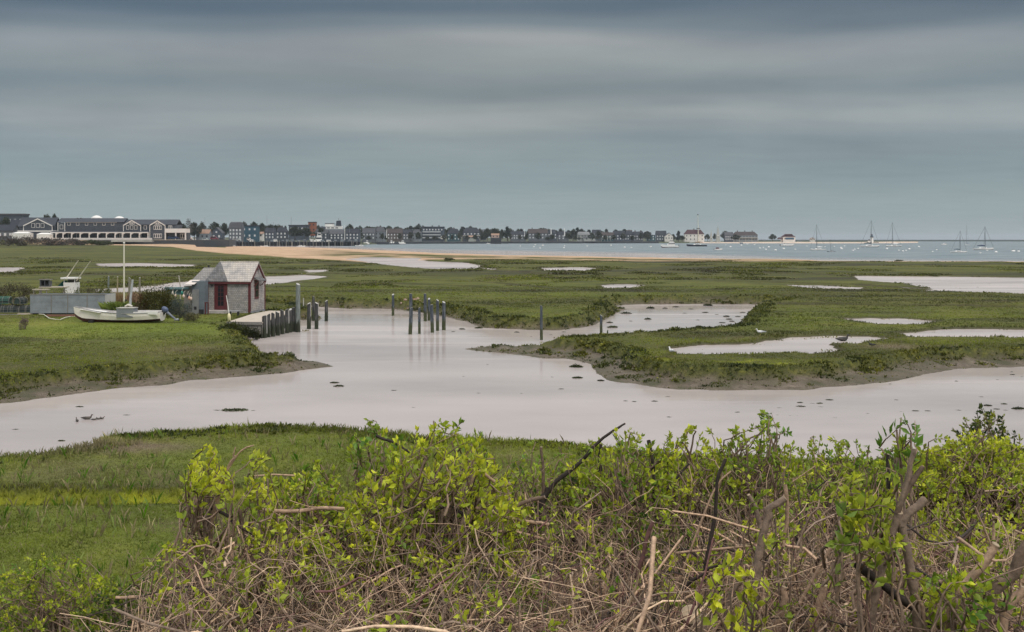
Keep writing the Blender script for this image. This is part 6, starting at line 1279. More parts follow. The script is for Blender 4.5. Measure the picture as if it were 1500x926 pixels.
TR = [(1, 68, 314, 346, 22, 690, 'airy tree crown rising between the gabled annex and the long hotel'), (0, 80, 313.5, 346, 12, 695, 'dark rounded tree rising at the left end of the long hotel roof'), (0, 8, 318, 348, 20, 740, 'dark tree behind the grey block at the far left'),
 (3, 277, 319, 350, 20, 880, 'tall bare-branched tree just right of the hotel'), (0, 285, 326, 350, 22, 900, 'dark leafy tree under the bare-branched tree right of the hotel'), (0, 268, 328, 350, 14, 860, 'dark tree touching the right end of the hotel'), (1, 296, 325, 350, 14, 930, 'thin tree right of the bare-branched tree'),
 (0, 315, 325.5, 349, 20, 1000, 'round tree behind the blue-grey boathouse'), (0, 328, 327, 349, 16, 1010, 'dark tree between the boathouse and the grey mansard house'), (1, 357, 324.5, 345, 12, 1060, 'tree crown behind the left end of the blue warehouse'), (0, 372, 325, 346, 16, 1070, 'tree crown behind the right end of the blue warehouse'),
 (0, 384, 327, 349, 16, 1110, 'dark tree right of the blue warehouse'), (0, 397, 329, 348, 18, 1150, 'dark tree above the slate-blue house'), (1, 410, 331, 349, 16, 1150, 'loose tree left of the long flat roof'), (0, 432, 332, 349, 24, 1120, 'broad dark tree below the long flat roof'), (0, 447, 333.5, 349, 20, 1120, 'dark tree below the red-brown tower'), (0, 470, 334, 349, 20, 1125, 'dark tree below the white ferry'),
 (0, 513, 328.5, 349, 14, 1180, 'dark tree crown right of the ferry'), (0, 523, 333, 350, 16, 1200, 'dark tree left of the grey house with pale upper windows'), (1, 541, 331.5, 348, 18, 1340, 'tree behind the grey house with pale upper windows'), (1, 557, 331, 348, 12, 1340, 'tree behind the house with dormer roof'), (0, 581, 332.5, 348, 14, 1390, 'tree above the brown-roofed house'), (1, 597, 333, 350, 16, 1380, 'tree left of the tree beside the balconied hotel'),
 (0, 613, 328, 350, 12, 1400, 'tall dark tree at the left side of the balconied hotel'), (0, 652, 335, 350, 8, 1400, 'small dark tree at the right side of the balconied hotel'), (0, 675, 337, 351, 9, 1410, 'dark tree right of the house with cupola'), (0, 689, 331.5, 349, 16, 1460, 'dark tree crown behind the slate house with cream porch'), (1, 703, 334.5, 350, 10, 1430, 'loose tree at the right of the slate house with cream porch'),
 (0, 713, 335, 350, 10, 1420, 'brownish round tree left of the pink hut'), (0, 725, 334.5, 350, 16, 1430, 'broad dark tree behind the pink hut'), (0, 735, 336, 350, 9, 1440, 'dark tree right of the pink hut'), (2, 743, 332.5, 350, 12, 1400, 'tall green pointed tree right of the pink hut'), (1, 772, 339, 350, 8, 1460, 'small tree right of the white flagstaff'), (1, 804, 335.5, 350, 12, 1480, 'dark tree behind the thick white pillar'), (0, 840, 335.5, 351, 10, 1450, 'dark tree left of the cream gambrel house'),
 (2, 846, 334, 351, 12, 1470, 'dark spreading pine above the cream gambrel house'), (0, 852, 335.5, 350, 14, 1480, 'dark tree right of the spreading pine'), (0, 877, 338, 351.5, 10, 1462, 'dark tree left of the house with red chimney'), (0, 945, 340, 352, 7, 1478, 'dark tree left of the teal cottage'), (2, 994, 338.5, 353, 10, 1540, 'dark pointed tree left of the large white house'), (0, 986, 343, 353, 8, 1545, 'dark shrubby tree right of the white gabled cottage'), (0, 999, 345, 353, 9, 1540, 'low dark tree touching the large white house'),
 (0, 1036, 343, 352.5, 9, 1555, 'dark tree between the large white house and the range towers'), (0, 1047, 342, 352.5, 6, 1560, 'dark tree between the two range towers'), (0, 1063, 338.5, 352.5, 14, 1575, 'round dark tree left of the long beach house'), (0, 1078, 343.5, 352.5, 14, 1545, 'dark shrubby tree in front of the long beach house'), (0, 1132, 343, 352.5, 11, 1550, 'lone dark round tree on the point')]
for a in TR: tree(*a)
for i in range(64):
    px = 384 + i * 8.9 + random.uniform(-4, 4); Yq = np.interp(px, [384, 560, 960], [1250, 1480, 1640]); tree(random.choice((0, 0, 1, 2)), px, np.interp(px, [384, 520, 700, 960], [329.5, 331.5, 334.2, 338.3]) + random.uniform(-1.5, 2.0), 351, random.uniform(10, 19), Yq, 'one of the dark trees in the row behind the waterfront houses')
    last = [o for o in COL.objects if o.get('label') == 'one of the dark trees in the row behind the waterfront houses'][-1]; last['group'] = 'dark tree row behind the waterfront'
for i in range(34):
    px = 532 + i * 12.8 + random.uniform(-5, 5); Yq = np.interp(px, [530, 640, 960], [1235, 1325, 1474]); t = tree(random.choice((0, 0, 1)), px, random.uniform(339, 346) + (px - 530) * .004, 352.5, random.uniform(5, 11), Yq, 'one of the small dark trees growing between the waterfront houses'); t['group'] = 'small trees between the waterfront houses'
# scrub in front of the annex
for i, (px, yt, w_) in enumerate([(-20, 344, 44), (12, 346, 34), (36, 346.5, 34), (60, 348, 34), (84, 350, 36), (108, 350.5, 34), (130, 352, 34), (152, 354, 24)]):
    Yq = 560 + 5 * i; s = Yq / F; zb = gz((px - 750) * s, Yq); h = max(H - (yt - YH) * s - zb, 1.5)
    blob_shrub('waterside_scrub', ['leftmost grey-brown thicket below the gabled annex, cut by the picture edge', 'grey-brown thicket below the left marquee', 'grey-brown thicket right of the first ones below the annex', 'grey-brown thicket under the smaller marquee', 'low mauve-brown thicket below the first hotel porch columns', 'low brown thicket below the middle of the hotel porch', 'low greenish thicket left of the dark bulkhead', 'small green thicket at the foot of the dark bulkhead'][i], 'scrub', (px - 750) * s, Yq, zb - .3, w_ * s / 2, h, 1300, (.06, .05, .045) if i < 6 else (.04, .055, .022), (.13, .105, .085) if i < 6 else (.09, .10, .045), .8, 'thickets along the back of the marsh')
x_, y_ = (1317 - 750) / F * 290, 290; blob_shrub('marsh_bush', 'single dark bush at the seaward edge of the marsh on the right', 'shrub', x_, y_, gz(x_, y_), 1.4, .9, 700, (.03, .04, .015), (.08, .09, .03), .3)
x_, y_ = (657 - 750) / F * 262, 262; blob_shrub('marsh_bush', 'small dark bush at the tip of the marsh tongue by the long pond', 'shrub', x_, y_, gz(x_, y_), 1.2, .5, 500, (.03, .04, .015), (.08, .09, .03), .3)
# mooring buoys
bp = thing('mooring_buoy', 'small white mooring buoy floating in the harbour', 'buoy', (0, 0, 0), 0, 'white mooring buoys scattered over the harbour')
mb = MB(); ell(mb, (0, 0, .15), (.62, .62, .55), None, 10, 7); mb.build('float', M_white, bp, True); mb = MB(); mb.tube([(0, 0, .6), (0, 0, 1.1)], .08, 5); mb.build('ring_stem', M_black, bp)
BU = [(782, 362), (784, 359), (795, 360), (791, 364), (827, 360.5), (826, 363.5), (860, 361), (915, 363), (925, 363), (953, 362), (1105, 359), (1113, 364), (1118, 363), (1126, 362.5), (1122, 366), (1136, 367), (1165, 366), (1095, 358), (1086, 360), (1222, 361.5), (1232, 363.5), (1237, 361), (1249.5, 367.5), (1252, 366), (1257, 364.8), (1233, 365), (1299, 365), (1316.5, 367.4), (1322.5, 368.5), (1327, 367.5), (1332, 365.5), (1372, 366.5), (1366, 369), (1436, 371), (1446, 367.5), (1483.5, 368.6), (1485.5, 368.4), (1492, 369), (1459, 370), (1346, 362), (1208, 362), (1182, 361), (1148, 365), (1070, 362), (1063, 359.5), (895, 360), (762, 361)]
for i, (px, py) in enumerate(BU):
    o = bp if i == 0 else copy_tree(bp); x, y = G(px, py); o.location = (x, y, 0); k = random.uniform(.8, 1.35) * (y / 700) ** .5; o.scale = (k, k, k)
# ------------------------------------------------------------------ seaweed clumps, stones, birds
wproto = []
for j in range(3):
    n = 420; a = rng.uniform(0, 6.28, n); r = rng.random(n) ** .6; p = np.stack([r * np.cos(a) * .5, r * np.sin(a) * .26, rng.uniform(-.02, .13, n) * (1 - r * .8)], 1); D = rng.normal(0, .6, (n, 3)); D[:, 2] = rng.uniform(0, .8, n)
    cm = rng.random((n, 1)); V, Fc, C = leaves_np(p, D, rng.uniform(.05, .13, n), rng.uniform(.03, .07, n), np.array((.016, .020, .008)) + np.array((.045, .055, .012)) * cm * (1.6 if j == 1 else .8))
    o = np_mesh('seaweed_clump', V, Fc, weedmat, cols=C); wproto.append(o)
SW = [(344, 601, 40, .42, 1), (318, 601, 12, .5, 0), (371, 601.5, 10, .4, 0), (270, 644, 0, 0, 0), (490, 561, 14, 1, 0), (496, 566, 16, 1, 1), (23, 629, 12, .5, 0), (90, 646, 12, 1, 1), (117, 596, 14, .6, 0), (185, 608, 16, .3, 0), (393, 558, 6, .4, 0), (212, 599, 8, .3, 0), (281, 606, 8, .3, 0), (405, 600, 6, .5, 0), (412, 602, 6, .4, 0), (480, 610, 8, .3, 0), (577, 572, 9, .7, 0), (606, 597, 7, .6, 0), (714, 534, 5, .7, 0), (679, 551.5, 6, .5, 0), (701, 576, 8, .5, 0), (764, 576.5, 8, .4, 0), (809, 552.5, 5, .8, 0), (822, 570, 10, .6, 0), (849, 578, 5, .6, 0), (846, 554, 16, 1.1, 1), (844, 538, 20, 1.4, 0), (880, 558, 11, 1.4, 0), (775, 519.5, 6, 1.4, 0), (841, 524, 18, 1.2, 0), (916, 587.5, 7, .9, 0), (929, 588.5, 8, .8, 0), (959, 588, 10, .9, 0), (978, 581, 9, .5, 0), (944, 571.5, 5, .6, 0), (980, 611, 9, .6, 0), (997, 577, 6, .4, 0), (677, 482.5, 10, 1.2, 0), (664, 486, 6, .8, 0), (757, 487, 8, 1.2, 0), (778, 493, 4, .8, 0), (807, 490.5, 5, .8, 0), (826, 486.5, 6, .9, 0), (701, 481, 12, 1.2, 1), (953, 452, 12, 1.6, 0), (974, 452, 8, 1.2, 0), (949, 468, 10, 1.6, 0), (924, 470.5, 5, .9, 0), (917, 459.5, 16, 1.0, 0), (893, 473, 10, 1.2, 0), (897, 480, 16, 1.2, 1), (990, 450, 10, 1.0, 0), (1037, 448, 14, 1.5, 0), (1012, 453, 8, .8, 0), (1033, 458, 10, .8, 0), (1003, 459, 7, .7, 0), (1022, 469, 6, .7, 0), (1064, 464, 9, 1.5, 0), (1068, 468, 9, 1.2, 0), (1072, 471, 8, 1.2, 0), (1058, 473, 10, .8, 0), (1081, 464, 8, .9, 0), (1088, 458, 8, .9, 0), (1050, 461, 6, .7, 0),
 (1172, 590, 9, 1.1, 1), (1201, 591, 10, 1.0, 1), (1173, 595.5, 14, .7, 0), (1215, 586, 12, .8, 0), (1190, 591, 10, .4, 0), (1142, 597.5, 12, .3, 0), (1117, 607, 13, 1.2, 1), (1080, 604, 8, .9, 0), (1139, 608, 7, .5, 0), (1157, 609, 6, .6, 0), (1168, 609, 5, .6, 0), (1223, 612, 12, .3, 0), (1271, 606, 8, .5, 0), (1202, 596, 10, .4, 0), (1304, 562.5, 6, .8, 0), (1313, 586, 8, .6, 0), (1341, 602, 11, .7, 0), (1320, 603, 7, .5, 0), (1359, 602, 10, .6, 0), (1401, 558.5, 6, .9, 0), (1437, 581.5, 8, .6, 0), (1447, 594.5, 12, 1.3, 0), (1471, 592, 9, 1.2, 1), (1460, 599.5, 10, .9, 0), (1492, 599, 20, 1.0, 0), (1404, 601, 10, .5, 0), (1415, 601, 6, .5, 0), (1473, 601, 9, .5, 0), (1461, 556, 5, .8, 0), (1483, 549, 7, 1.1, 0), (1497, 552, 5, .7, 0), (1482, 545, 6, .8, 0)]
usedw = [False] * 3
for px, py, wpx, hk, gk in SW:
    if wpx == 0: continue
    x, y = G(px, py); s = y / F; j = 1 if gk else random.choice((0, 2)); 
    if usedw[j]: o = wproto[j].copy(); COL.objects.link(o)
    else: o = wproto[j]; usedw[j] = True
    k = wpx * s; o.location = (x, y, -.01); o.scale = (k, k * random.uniform(.9, 1.5), k * (1.1 * hk)); o.rotation_euler = (0, 0, random.choice((0, PI)) + random.uniform(-.3, .3))
    reg = 'in the open creek off the near lawn' if px < 700 and py > 540 else 'near the old pilings and the sandy point' if px < 880 and py > 476 else 'in the narrow side creek behind the island' if py < 500 else 'in the wide creek in front of the island'
    tag(o, ('green' if gk else 'dark') + ' seaweed clump breaking the surface ' + reg, 'seaweed', ('green' if gk else 'dark') + ' seaweed clumps ' + reg)
for j in range(3):
    if not usedw[j]: bpy.data.objects.remove(wproto[j])
def stone(label, px, py, z, wpx, c, group):
    x, y = G(px, py, z); r = wpx * y / F / 2; bm = MB(); rings = []
    for i in range(5):
        ph = -PI / 2 + PI * i / 4 * .98 + .02; rings.append([(r * math.cos(ph) * math.cos(a) * random.uniform(.8, 1.15), r * .9 * math.cos(ph) * math.sin(a) * random.uniform(.8, 1.15), r * .7 * math.sin(ph) * random.uniform(.85, 1.1)) for a in [2 * PI * j / 8 for j in range(8)]])
    bm.loft(rings); o = bm.build('stone', mat('stone_%s' % str(c), c, .85, .3, 6, .3), None, True); o.location = (x, y, gz(x, y) + r * .2); tag(o, label, 'stone', group)
for px, py, w_, c in [(588, 451, 5, (.30, .21, .17)), (594, 450.5, 6, (.36, .24, .19)), (607, 451, 7, (.34, .20, .15)), (612, 448.8, 6, (.38, .26, .20)), (615, 452.8, 5, (.28, .18, .14)), (604, 449, 5, (.40, .30, .25)), (585, 448.7, 4, (.42, .40, .36)), (598, 453, 5, (.25, .17, .14)), (621, 454, 4, (.24, .2, .17)), (592, 454, 4, (.22, .18, .16))]:
    stone('one of the pinkish stones in the rubble heap behind the creek pilings', px, py, .12, w_, c, 'pink rubble stones behind the creek pilings')
stone('dark boulder on the bank of the marsh pond', 1101, 516, .7, 8, (.08, .08, .09), None)
GV = {'gull': ((.74, .72, .70), (.42, .43, .45), (.60, .42, .12)), 'dark': ((.035, .032, .030), (.06, .055, .05), (.03, .03, .03)), 'duck': ((.10, .085, .07), (.05, .045, .04), (.25, .2, .06))}
def bird(kind, label, px, py, z, Lm, face, floating=False, group=None):
    x, y = G(px, py, z); c = GV[kind]; zz = (0 if floating else gz(x, y)); t = thing(kind if kind == 'gull' else ('duck' if kind == 'duck' else 'goose'), label, 'bird', (x, y, zz), face, group); L = Lm; lift = -.02 * L if floating else .22 * L
    m = mat('plumage_' + kind, c[0], .8, .25, 12, .1); mw = mat('wing_' + kind, c[1], .8, .25, 12, .1); mk = mat('bill_' + kind, c[2], .5)
    mb = MB(); mb.tube([(-.62 * L, 0, .20 * L + lift), (-.40 * L, 0, .17 * L + lift), (-.1 * L, 0, .16 * L + lift), (.18 * L, 0, .17 * L + lift), (.32 * L, 0, .25 * L + lift), (.36 * L, 0, .38 * L + lift), (.40 * L, 0, .46 * L + lift), (.47 * L, 0, .46 * L + lift), (.52 * L, 0, .44 * L + lift)], [.015 * L, .07 * L, .16 * L, .15 * L, .09 * L, .055 * L, .072 * L, .06 * L, .02 * L], 10); b_ = mb.build('body', m, t, True)
    for s_ in (-1, 1):
        mb = MB(); mb.loft([[(.16 * L, s_ * .12 * L, .24 * L + lift), (.10 * L, s_ * .165 * L, .13 * L + lift), (.12 * L, s_ * .10 * L, .10 * L + lift)], [(-.2 * L, s_ * .10 * L, .30 * L + lift), (-.22 * L, s_ * .17 * L, .16 * L + lift), (-.2 * L, s_ * .09 * L, .1 * L + lift)], [(-.62 * L, s_ * .03 * L, .235 * L + lift), (-.58 * L, s_ * .05 * L, .21 * L + lift), (-.58 * L, s_ * .02 * L, .20 * L + lift)]]); mb.build('wing', mw, t)
        if not floating: mb = MB(); mb.tube([(.0, s_ * .06 * L, lift + .04 * L), (.01 * L, s_ * .06 * L, -.01)], .016 * L, 5); mb.tube([(.01 * L, s_ * .06 * L, .005), (.09 * L, s_ * .07 * L, .003)], .014 * L, 4); mb.build('leg', mk, t)
    mb = MB(); mb.tube([(.51 * L, 0, .445 * L + lift), (.63 * L, 0, .42 * L + lift)], [.022 * L, .008 * L], 6); mb.build('bill', mk, t)
    for s_ in (-1, 1): mb = MB(); ell(mb, (.45 * L, s_ * .055 * L, .475 * L + lift), (.011 * L,) * 3, None, 6, 5); mb.build('eye', M_black, t)
bird('gull', 'white gull standing on the marsh above the left end of the pond', 1114, 491.5, .74, .52, PI * .93)
bird('gull', 'white gull standing on the grass at the left tip of the pond', 983.5, 519.5, .74, .50, 1.9)
bird('gull', 'white gull standing in the shallows of the narrow side creek', 940.5, 483, .12, .50, .3)
bird('dark', 'dark goose standing at the far edge of the marsh pond', 1235, 499, .66, .75, .2)
bird('dark', 'small dark bird standing on the grass right of the pond', 1277, 508.5, .74, .38, 2.6)
GDK = 'ducks swimming on the creek at the left'
bird('duck', 'largest duck of the group swimming on the creek', 128, 614.5, 0, .36, .2, True, GDK); bird('duck', 'dark duck leading at the left of the group on the creek', 113, 617.5, 0, .27, 2.2, True, GDK); bird('duck', 'small pale duck in the middle of the group on the creek', 138, 615.5, 0, .2, .5, True, GDK); bird('duck', 'small duck following behind the group on the creek', 144, 614.5, 0, .19, .3, True, GDK); bird('duck', 'last small duck at the right end of the group', 149, 614, 0, .2, .1, True, GDK)
# ------------------------------------------------------------------ sea haze
hm = bpy.data.materials.new('sea_haze'); hm.use_nodes = True; hn = hm.node_tree; hn.nodes.clear(); ho = nd(hn, 'ShaderNodeOutputMaterial'); hv = nd(hn, 'ShaderNodeVolumePrincipled'); hv.inputs['Color'].default_value = (.88, .94, 1.0, 1); hv.inputs['Density'].default_value = .00007; hv.inputs['Anisotropy'].default_value = .2; hn.links.new(hv.outputs[0], ho.inputs['Volume'])
mb = MB(); mb.box(-20000, 20000, -60, 15000, -3.6, 60); o = mb.build('haze', hm); tag(o, kind='stuff'); o.visible_shadow = True
make_grass(); make_weeds()
# ------------------------------------------------------------------ the clipped hedge in front of the viewer
def barkmat():
    m, nt, b, out = newmat('twig_bark'); a = nd(nt, 'ShaderNodeVertexColor', layer_name='col'); g = nd(nt, 'ShaderNodeNewGeometry')
    n = nd(nt, 'ShaderNodeTexNoise', i_Scale=38.0, i_Detail=5.0, i_Roughness=.7); nt.links.new(g.outputs['Position'], n.inputs['Vector'])
    f = ramp(nt, n.outputs[0], [(.28, (.55, .53, .52)), (.5, (1, 1, 1)), (.74, (1.5, 1.48, 1.42))]); c = mixc(nt, 1.0, a.outputs[0], f, 'MULTIPLY'); nt.links.new(c, b.inputs['Base Color']); b.inputs['Roughness'].default_value = .85; b.inputs['Specular IOR Level'].default_value = .25
    bp = nd(nt, 'ShaderNodeBump', i_Strength=.7, i_Distance=.006); nt.links.new(n.outputs[0], bp.inputs['Height']); nt.links.new(bp.outputs[0], b.inputs['Normal']); return m
M_twig = barkmat(); hedgeleaf = leafmat('hedge_leaves', .38, .42, .22, 9.0)
def tube_batch(Pt, R, col, sides=4, cap=False):
    N, K, _ = Pt.shape; T = np.gradient(Pt, axis=1); T /= np.linalg.norm(T, axis=2, keepdims=True) + 1e-9
    ref = np.array([.35, .9, .25]) / np.linalg.norm([.35, .9, .25]); A = np.cross(T, ref); bad = np.linalg.norm(A, axis=2) < .15; A[bad] = np.cross(T[bad], np.array([1., 0, 0])); A /= np.linalg.norm(A, axis=2, keepdims=True) + 1e-9; Bv = np.cross(T, A)
    th = np.linspace(0, 2 * PI, sides, endpoint=False)
    V = Pt[:, :, None, :] + R[:, :, None, None] * (A[:, :, None, :] * np.cos(th)[None, None, :, None] + Bv[:, :, None, :] * np.sin(th)[None, None, :, None])
    i = np.arange(N)[:, None, None] * K * sides; k = np.arange(K - 1)[None, :, None] * sides; s = np.arange(sides)[None, None, :]; s2 = (s + 1) % sides
    Fc = np.stack([i + k + s, i + k + s2, i + k + sides + s2, i + k + sides + s], 3).reshape(-1, 4)
    C = np.repeat(col, K * sides, 0)
    return V.reshape(-1, 3), Fc, C
def curve(pts, K):
    """smooth resampling of a few control points"""
    pts = np.asarray(pts, float); n = len(pts); u = np.linspace(0, n - 1, K); out = []
    for x in u:
        i = min(int(x), n - 2); f = x - i; p0 = pts[max(i - 1, 0)]; p1 = pts[i]; p2 = pts[i + 1]; p3 = pts[min(i + 2, n - 1)]
        out.append(.5 * ((2 * p1) + (p2 - p0) * f + (2 * p0 - 5 * p1 + 4 * p2 - p3) * f * f + (3 * p1 - p0 - 3 * p2 + p3) * f ** 3))
    return np.array(out)
TAN = (.55, .37, .25); GREY = (.33, .24, .18); DARK = (.065, .050, .043); RED = (.21, .105, .095); STRAW = (.60, .43, .29); BROWN = (.23, .16, .115)
def branch(parent, pxs, Y, wpx, col, taper=.7, cut=True, sides=8, name='branch'):
    """one limb: control points (photo px, dY) at depth Y, thickness in photo px"""
    ctl = [tuple(P(p[0], p[1], Y + (p[2] if len(p) > 2 else 0))) for p in pxs]; K = 4 * len(ctl); q_ = curve(ctl, K); col = tuple(.68 * c for c in col)
    r0 = wpx / F * Y / 2; w_ = np.stack([fbm(np.arange(K) * .45 + random.uniform(0, 99), np.full(K, .5 + j), 3, 31) for j in range(3)], 1); kn = np.interp(np.arange(K) * 1.0, np.arange(0, K, 3), rng.normal(0, .5, len(np.arange(0, K, 3)))); q_ = q_ + w_ * r0 * .5; q_[:, 0] += kn * r0 * .8
    R = np.linspace(r0, r0 * taper, K) * (1 + .16 * fbm(np.arange(K) * .8 + random.uniform(0, 99), np.zeros(K), 2, 33))
    V, Fc, C = tube_batch(q_[None], R[None], np.array([col]), sides); o0 = np.array(parent.location)
    o = np_mesh(name, V - o0, Fc, M_twig, parent, cols=C * rng.uniform(.85, 1.15, (len(C), 1)), smooth=True)
    if cut:
        d = (q_[-1] - q_[-2]); d /= np.linalg.norm(d); mb = MB(); e = Vector(q_[-1] - o0); mb.tube([e - Vector(d) * .001, e + Vector(d) * r0 * .10], [R[-1] * .97, R[-1] * .8], sides); mb.build('cut_end', mat('fresh_cut_wood', (.38, .29, .19), .8, .2, 60, 0), o)
    return q_
def leafy(parent, tips, base, lsz, young, along=.40, per=8, thick=.0030, ncol=(.135, .255, .030), ycol=(.65, .66, .045), wid=.5, twigcol=BROWN):
    """shoots from a base to many tips; opposite leaves along the last stretch and a tuft at the end"""
    n = len(tips); o0 = np.array(parent.location); tips = np.asarray(tips); base = np.asarray(base)
    mid = base + (tips - base) * rng.uniform(.35, .6, (n, 1)) + rng.normal(0, .10, (n, 3)); mid[:, 2] += rng.uniform(-.04, .10, n)
    u = np.linspace(0, 1, 8)[None, :, None]; Pt = (1 - u) ** 2 * base[:, None] + 2 * u * (1 - u) * mid[:, None] + u * u * tips[:, None]; Pt[:, 1:-1] += rng.normal(0, .010, (n, 6, 3))
    R = np.linspace(thick * 2.0, thick * .55, 8)[None] * rng.uniform(.7, 1.3, (n, 1))
    tc_ = np.array(twigcol) * rng.uniform(.6, 1.5, (n, 1)); V, Fc, C = tube_batch(Pt, R, tc_, 4); np_mesh('shoots', V - o0, Fc, M_twig, parent, cols=C)
    T = Pt[:, -1] - Pt[:, -3]; T /= np.linalg.norm(T, axis=1, keepdims=True) + 1e-9
    Ln = np.linalg.norm(tips - base, axis=1)
    yo = np.clip(young + rng.normal(0, .22, n), 0, 1); ps = []; ds = []; ls = []; cs = []
    for j in range(per):
        back = (.010 + .16 * (j / per) ** 1.5) * (lsz / .045) * rng.uniform(.8, 1.25, n); f = 1 - np.minimum(back / np.maximum(Ln, .05), .75); uu = f[:, None]
        p = (1 - uu) ** 2 * base + 2 * uu * (1 - uu) * mid + uu * uu * tips
        for sgn in (1, -1):
            side = np.cross(T, rng.normal(0, 1, (n, 3))); side /= np.linalg.norm(side, axis=1, keepdims=True) + 1e-9
            op = .30 + 1.15 * (j / per) ** .8; d = T * (.9 - .55 * j / per) + side * op * sgn + np.array([0, 0, .22]) + rng.normal(0, .18, (n, 3))
            ps.append(p); ds.append(d); ls.append(.80 * lsz * rng.uniform(.5, 1.3, n) * (.75 + .4 * min(1, j / 3))); yy = np.clip(yo * (1.15 - .75 * j / per), 0, 1)[:, None]; cs.append(np.array(ncol) + (np.array(ycol) - np.array(ncol)) * yy)
    ps = np.concatenate(ps); L = np.concatenate(ls); cs = np.concatenate(cs) * rng.uniform(.75, 1.25, (len(ps), 1)); V, Fc, C = leaves_np(ps - o0, np.concatenate(ds), L, L * wid * rng.uniform(.8, 1.2, len(L)), cs)
    np_mesh('foliage', V, Fc, hedgeleaf, parent, cols=C)
def hedge_base(px, Y):
    x = (px - 750) / F * Y; return x, Y, gz(x, Y)
def hshrub(label, px, hw, yt, yb, Y, n, lsz, young, edge=1.0, name='hedge_shrub', group=None, dY=.5, tipf=None, **kw):
    x, y, z = hedge_base(px, Y); t = thing(name, label, 'shrub', (x, y, z), 0, group)
    n = int(n * 1.15); u = rng.uniform(-1, 1, n); top = yt + (yb - yt) * (.55 * np.abs(u) ** 2.2 * edge) + rng.normal(0, 7, n); v = rng.random(n) ** 1.25; py = top + (yb - top) * v; pxs = px + u * hw
    Yt = Y + rng.uniform(-dY, dY, n) * (.4 + .6 * v); tips = np.stack([(pxs - 750) / F * Yt, Yt, H - (py - YH) / F * Yt], 1)
    nb = max(3, n // 9); bs = np.stack([x + rng.normal(0, hw / F * Y * .38, nb), y + rng.normal(0, .18, nb), np.zeros(nb)], 1); k = rng.integers(0, nb, n); base = bs[k].copy(); base[:, 2] = z + np.clip((tips[:, 2] - z) * rng.uniform(.15, .62, n), .02, 9); base[:, :2] += (tips[:, :2] - base[:, :2]) * rng.uniform(.15, .6, (n, 1)) + rng.normal(0, .07, (n, 2)); base[:, 2] = np.maximum(base[:, 2], tips[:, 2] - rng.uniform(.14, .5, n))
    # main stems from the ground to where the shoots leave
    S_ = np.stack([bs + np.array([0, 0, z - .05]), bs * 1 + np.array([0, 0, 0])], 1); K = 6; Pt = np.zeros((nb, K, 3)); tgt = np.stack([tips[k == i].mean(0) if (k == i).any() else bs[i] + np.array([0, 0, z + .5]) for i in range(nb)]); b0 = bs.copy(); b0[:, 2] = z - .05
    for j in range(K): Pt[:, j] = b0 + (tgt - b0) * (j / (K - 1)) + rng.normal(0, .02, (nb, 3)) * (0 < j)
    R = np.linspace(.017, .005, K)[None] * rng.uniform(.6, 1.2, (nb, 1)) * (Y / 5.5); V, Fc, C = tube_batch(Pt, R, np.array(GREY) * rng.uniform(.5, 1.2, (nb, 1)), 5); np_mesh('stems', V - np.array(t.location), Fc, M_twig, t, cols=C, smooth=True)
    leafy(t, tips, base, lsz, young, **kw); return t
Yw_ = .85; 
A_ = hshrub('big bright yellow-green leafy shrub in the middle of the hedge', 640, 135, 628, 850, 5.2, 250, .047, .80, wid=.46)
for b_ in [([(712, 935), (704, 850), (690, 775), (662, 742), (640, 748)], 7, DARK, .5), ([(805, 769), (760, 762), (690, 742)], 5.5, TAN, .8), ([(560, 926), (600, 850), (640, 790), (665, 742)], 7, BROWN, .6), ([(600, 930), (628, 860), (668, 790), (700, 735), (742, 708)], 9, GREY, .7), ([(650, 930), (655, 870), (700, 800), (760, 740), (800, 728)], 8, BROWN, .7), ([(690, 716), (700, 690), (726, 706)], 6, TAN, .8), ([(550, 638), (580, 650), (600, 664)], 4.5, DARK, .6), ([(520, 930), (560, 880), (575, 800), (560, 760)], 8, GREY, .6), ([(600, 900), (560, 840), (500, 800), (470, 790)], 6, BROWN, .6)]: branch(A_, b_[0], 5.15, b_[1], b_[2], b_[3])
hshrub('green sprigs standing above the left end of the bright central shrub', 548, 42, 612, 680, 5.7, 26, .046, .30)
hshrub('thin sprig poking above the creek right of the bright central shrub', 690, 24, 616, 670, 5.9, 11, .045, .25)
B_ = hshrub('pruned shrub with thick split stems and a yellow-green tuft, leftmost in the hedge', 303, 27, 662, 715, 5.0, 34, .044, .92)
for b_ in [([(262, 940), (285, 860), (300, 800), (306, 745), (300, 715)], 11, GREY, .7), ([(275, 940), (292, 860), (304, 800), (314, 742), (324, 700)], 10, TAN, .6), ([(285, 935), (296, 860), (307, 780), (318, 740), (330, 694), (345, 668)], 8, TAN, .4), ([(331, 694), (352, 662), (372, 652)], 3.2, TAN, .6), ([(300, 770), (288, 735), (274, 718)], 6, TAN, .8), ([(296, 790), (284, 760), (276, 742)], 5, BROWN, .8), ([(342, 668), (345, 655)], 2.5, TAN, .7), ([(300, 740), (330, 755), (350, 770), (395, 800)], 5, DARK, .7)]: branch(B_, b_[0], 5.0, b_[1], b_[2], b_[3])
hshrub('slim yellow-green sprig right of the pruned stems at the left', 380, 20, 660, 735, 5.1, 16, .045, .85)
C_s = hshrub('fresh green low shrub between the left sprig and the bright central shrub', 455, 75, 688, 780, 5.5, 95, .042, .55)
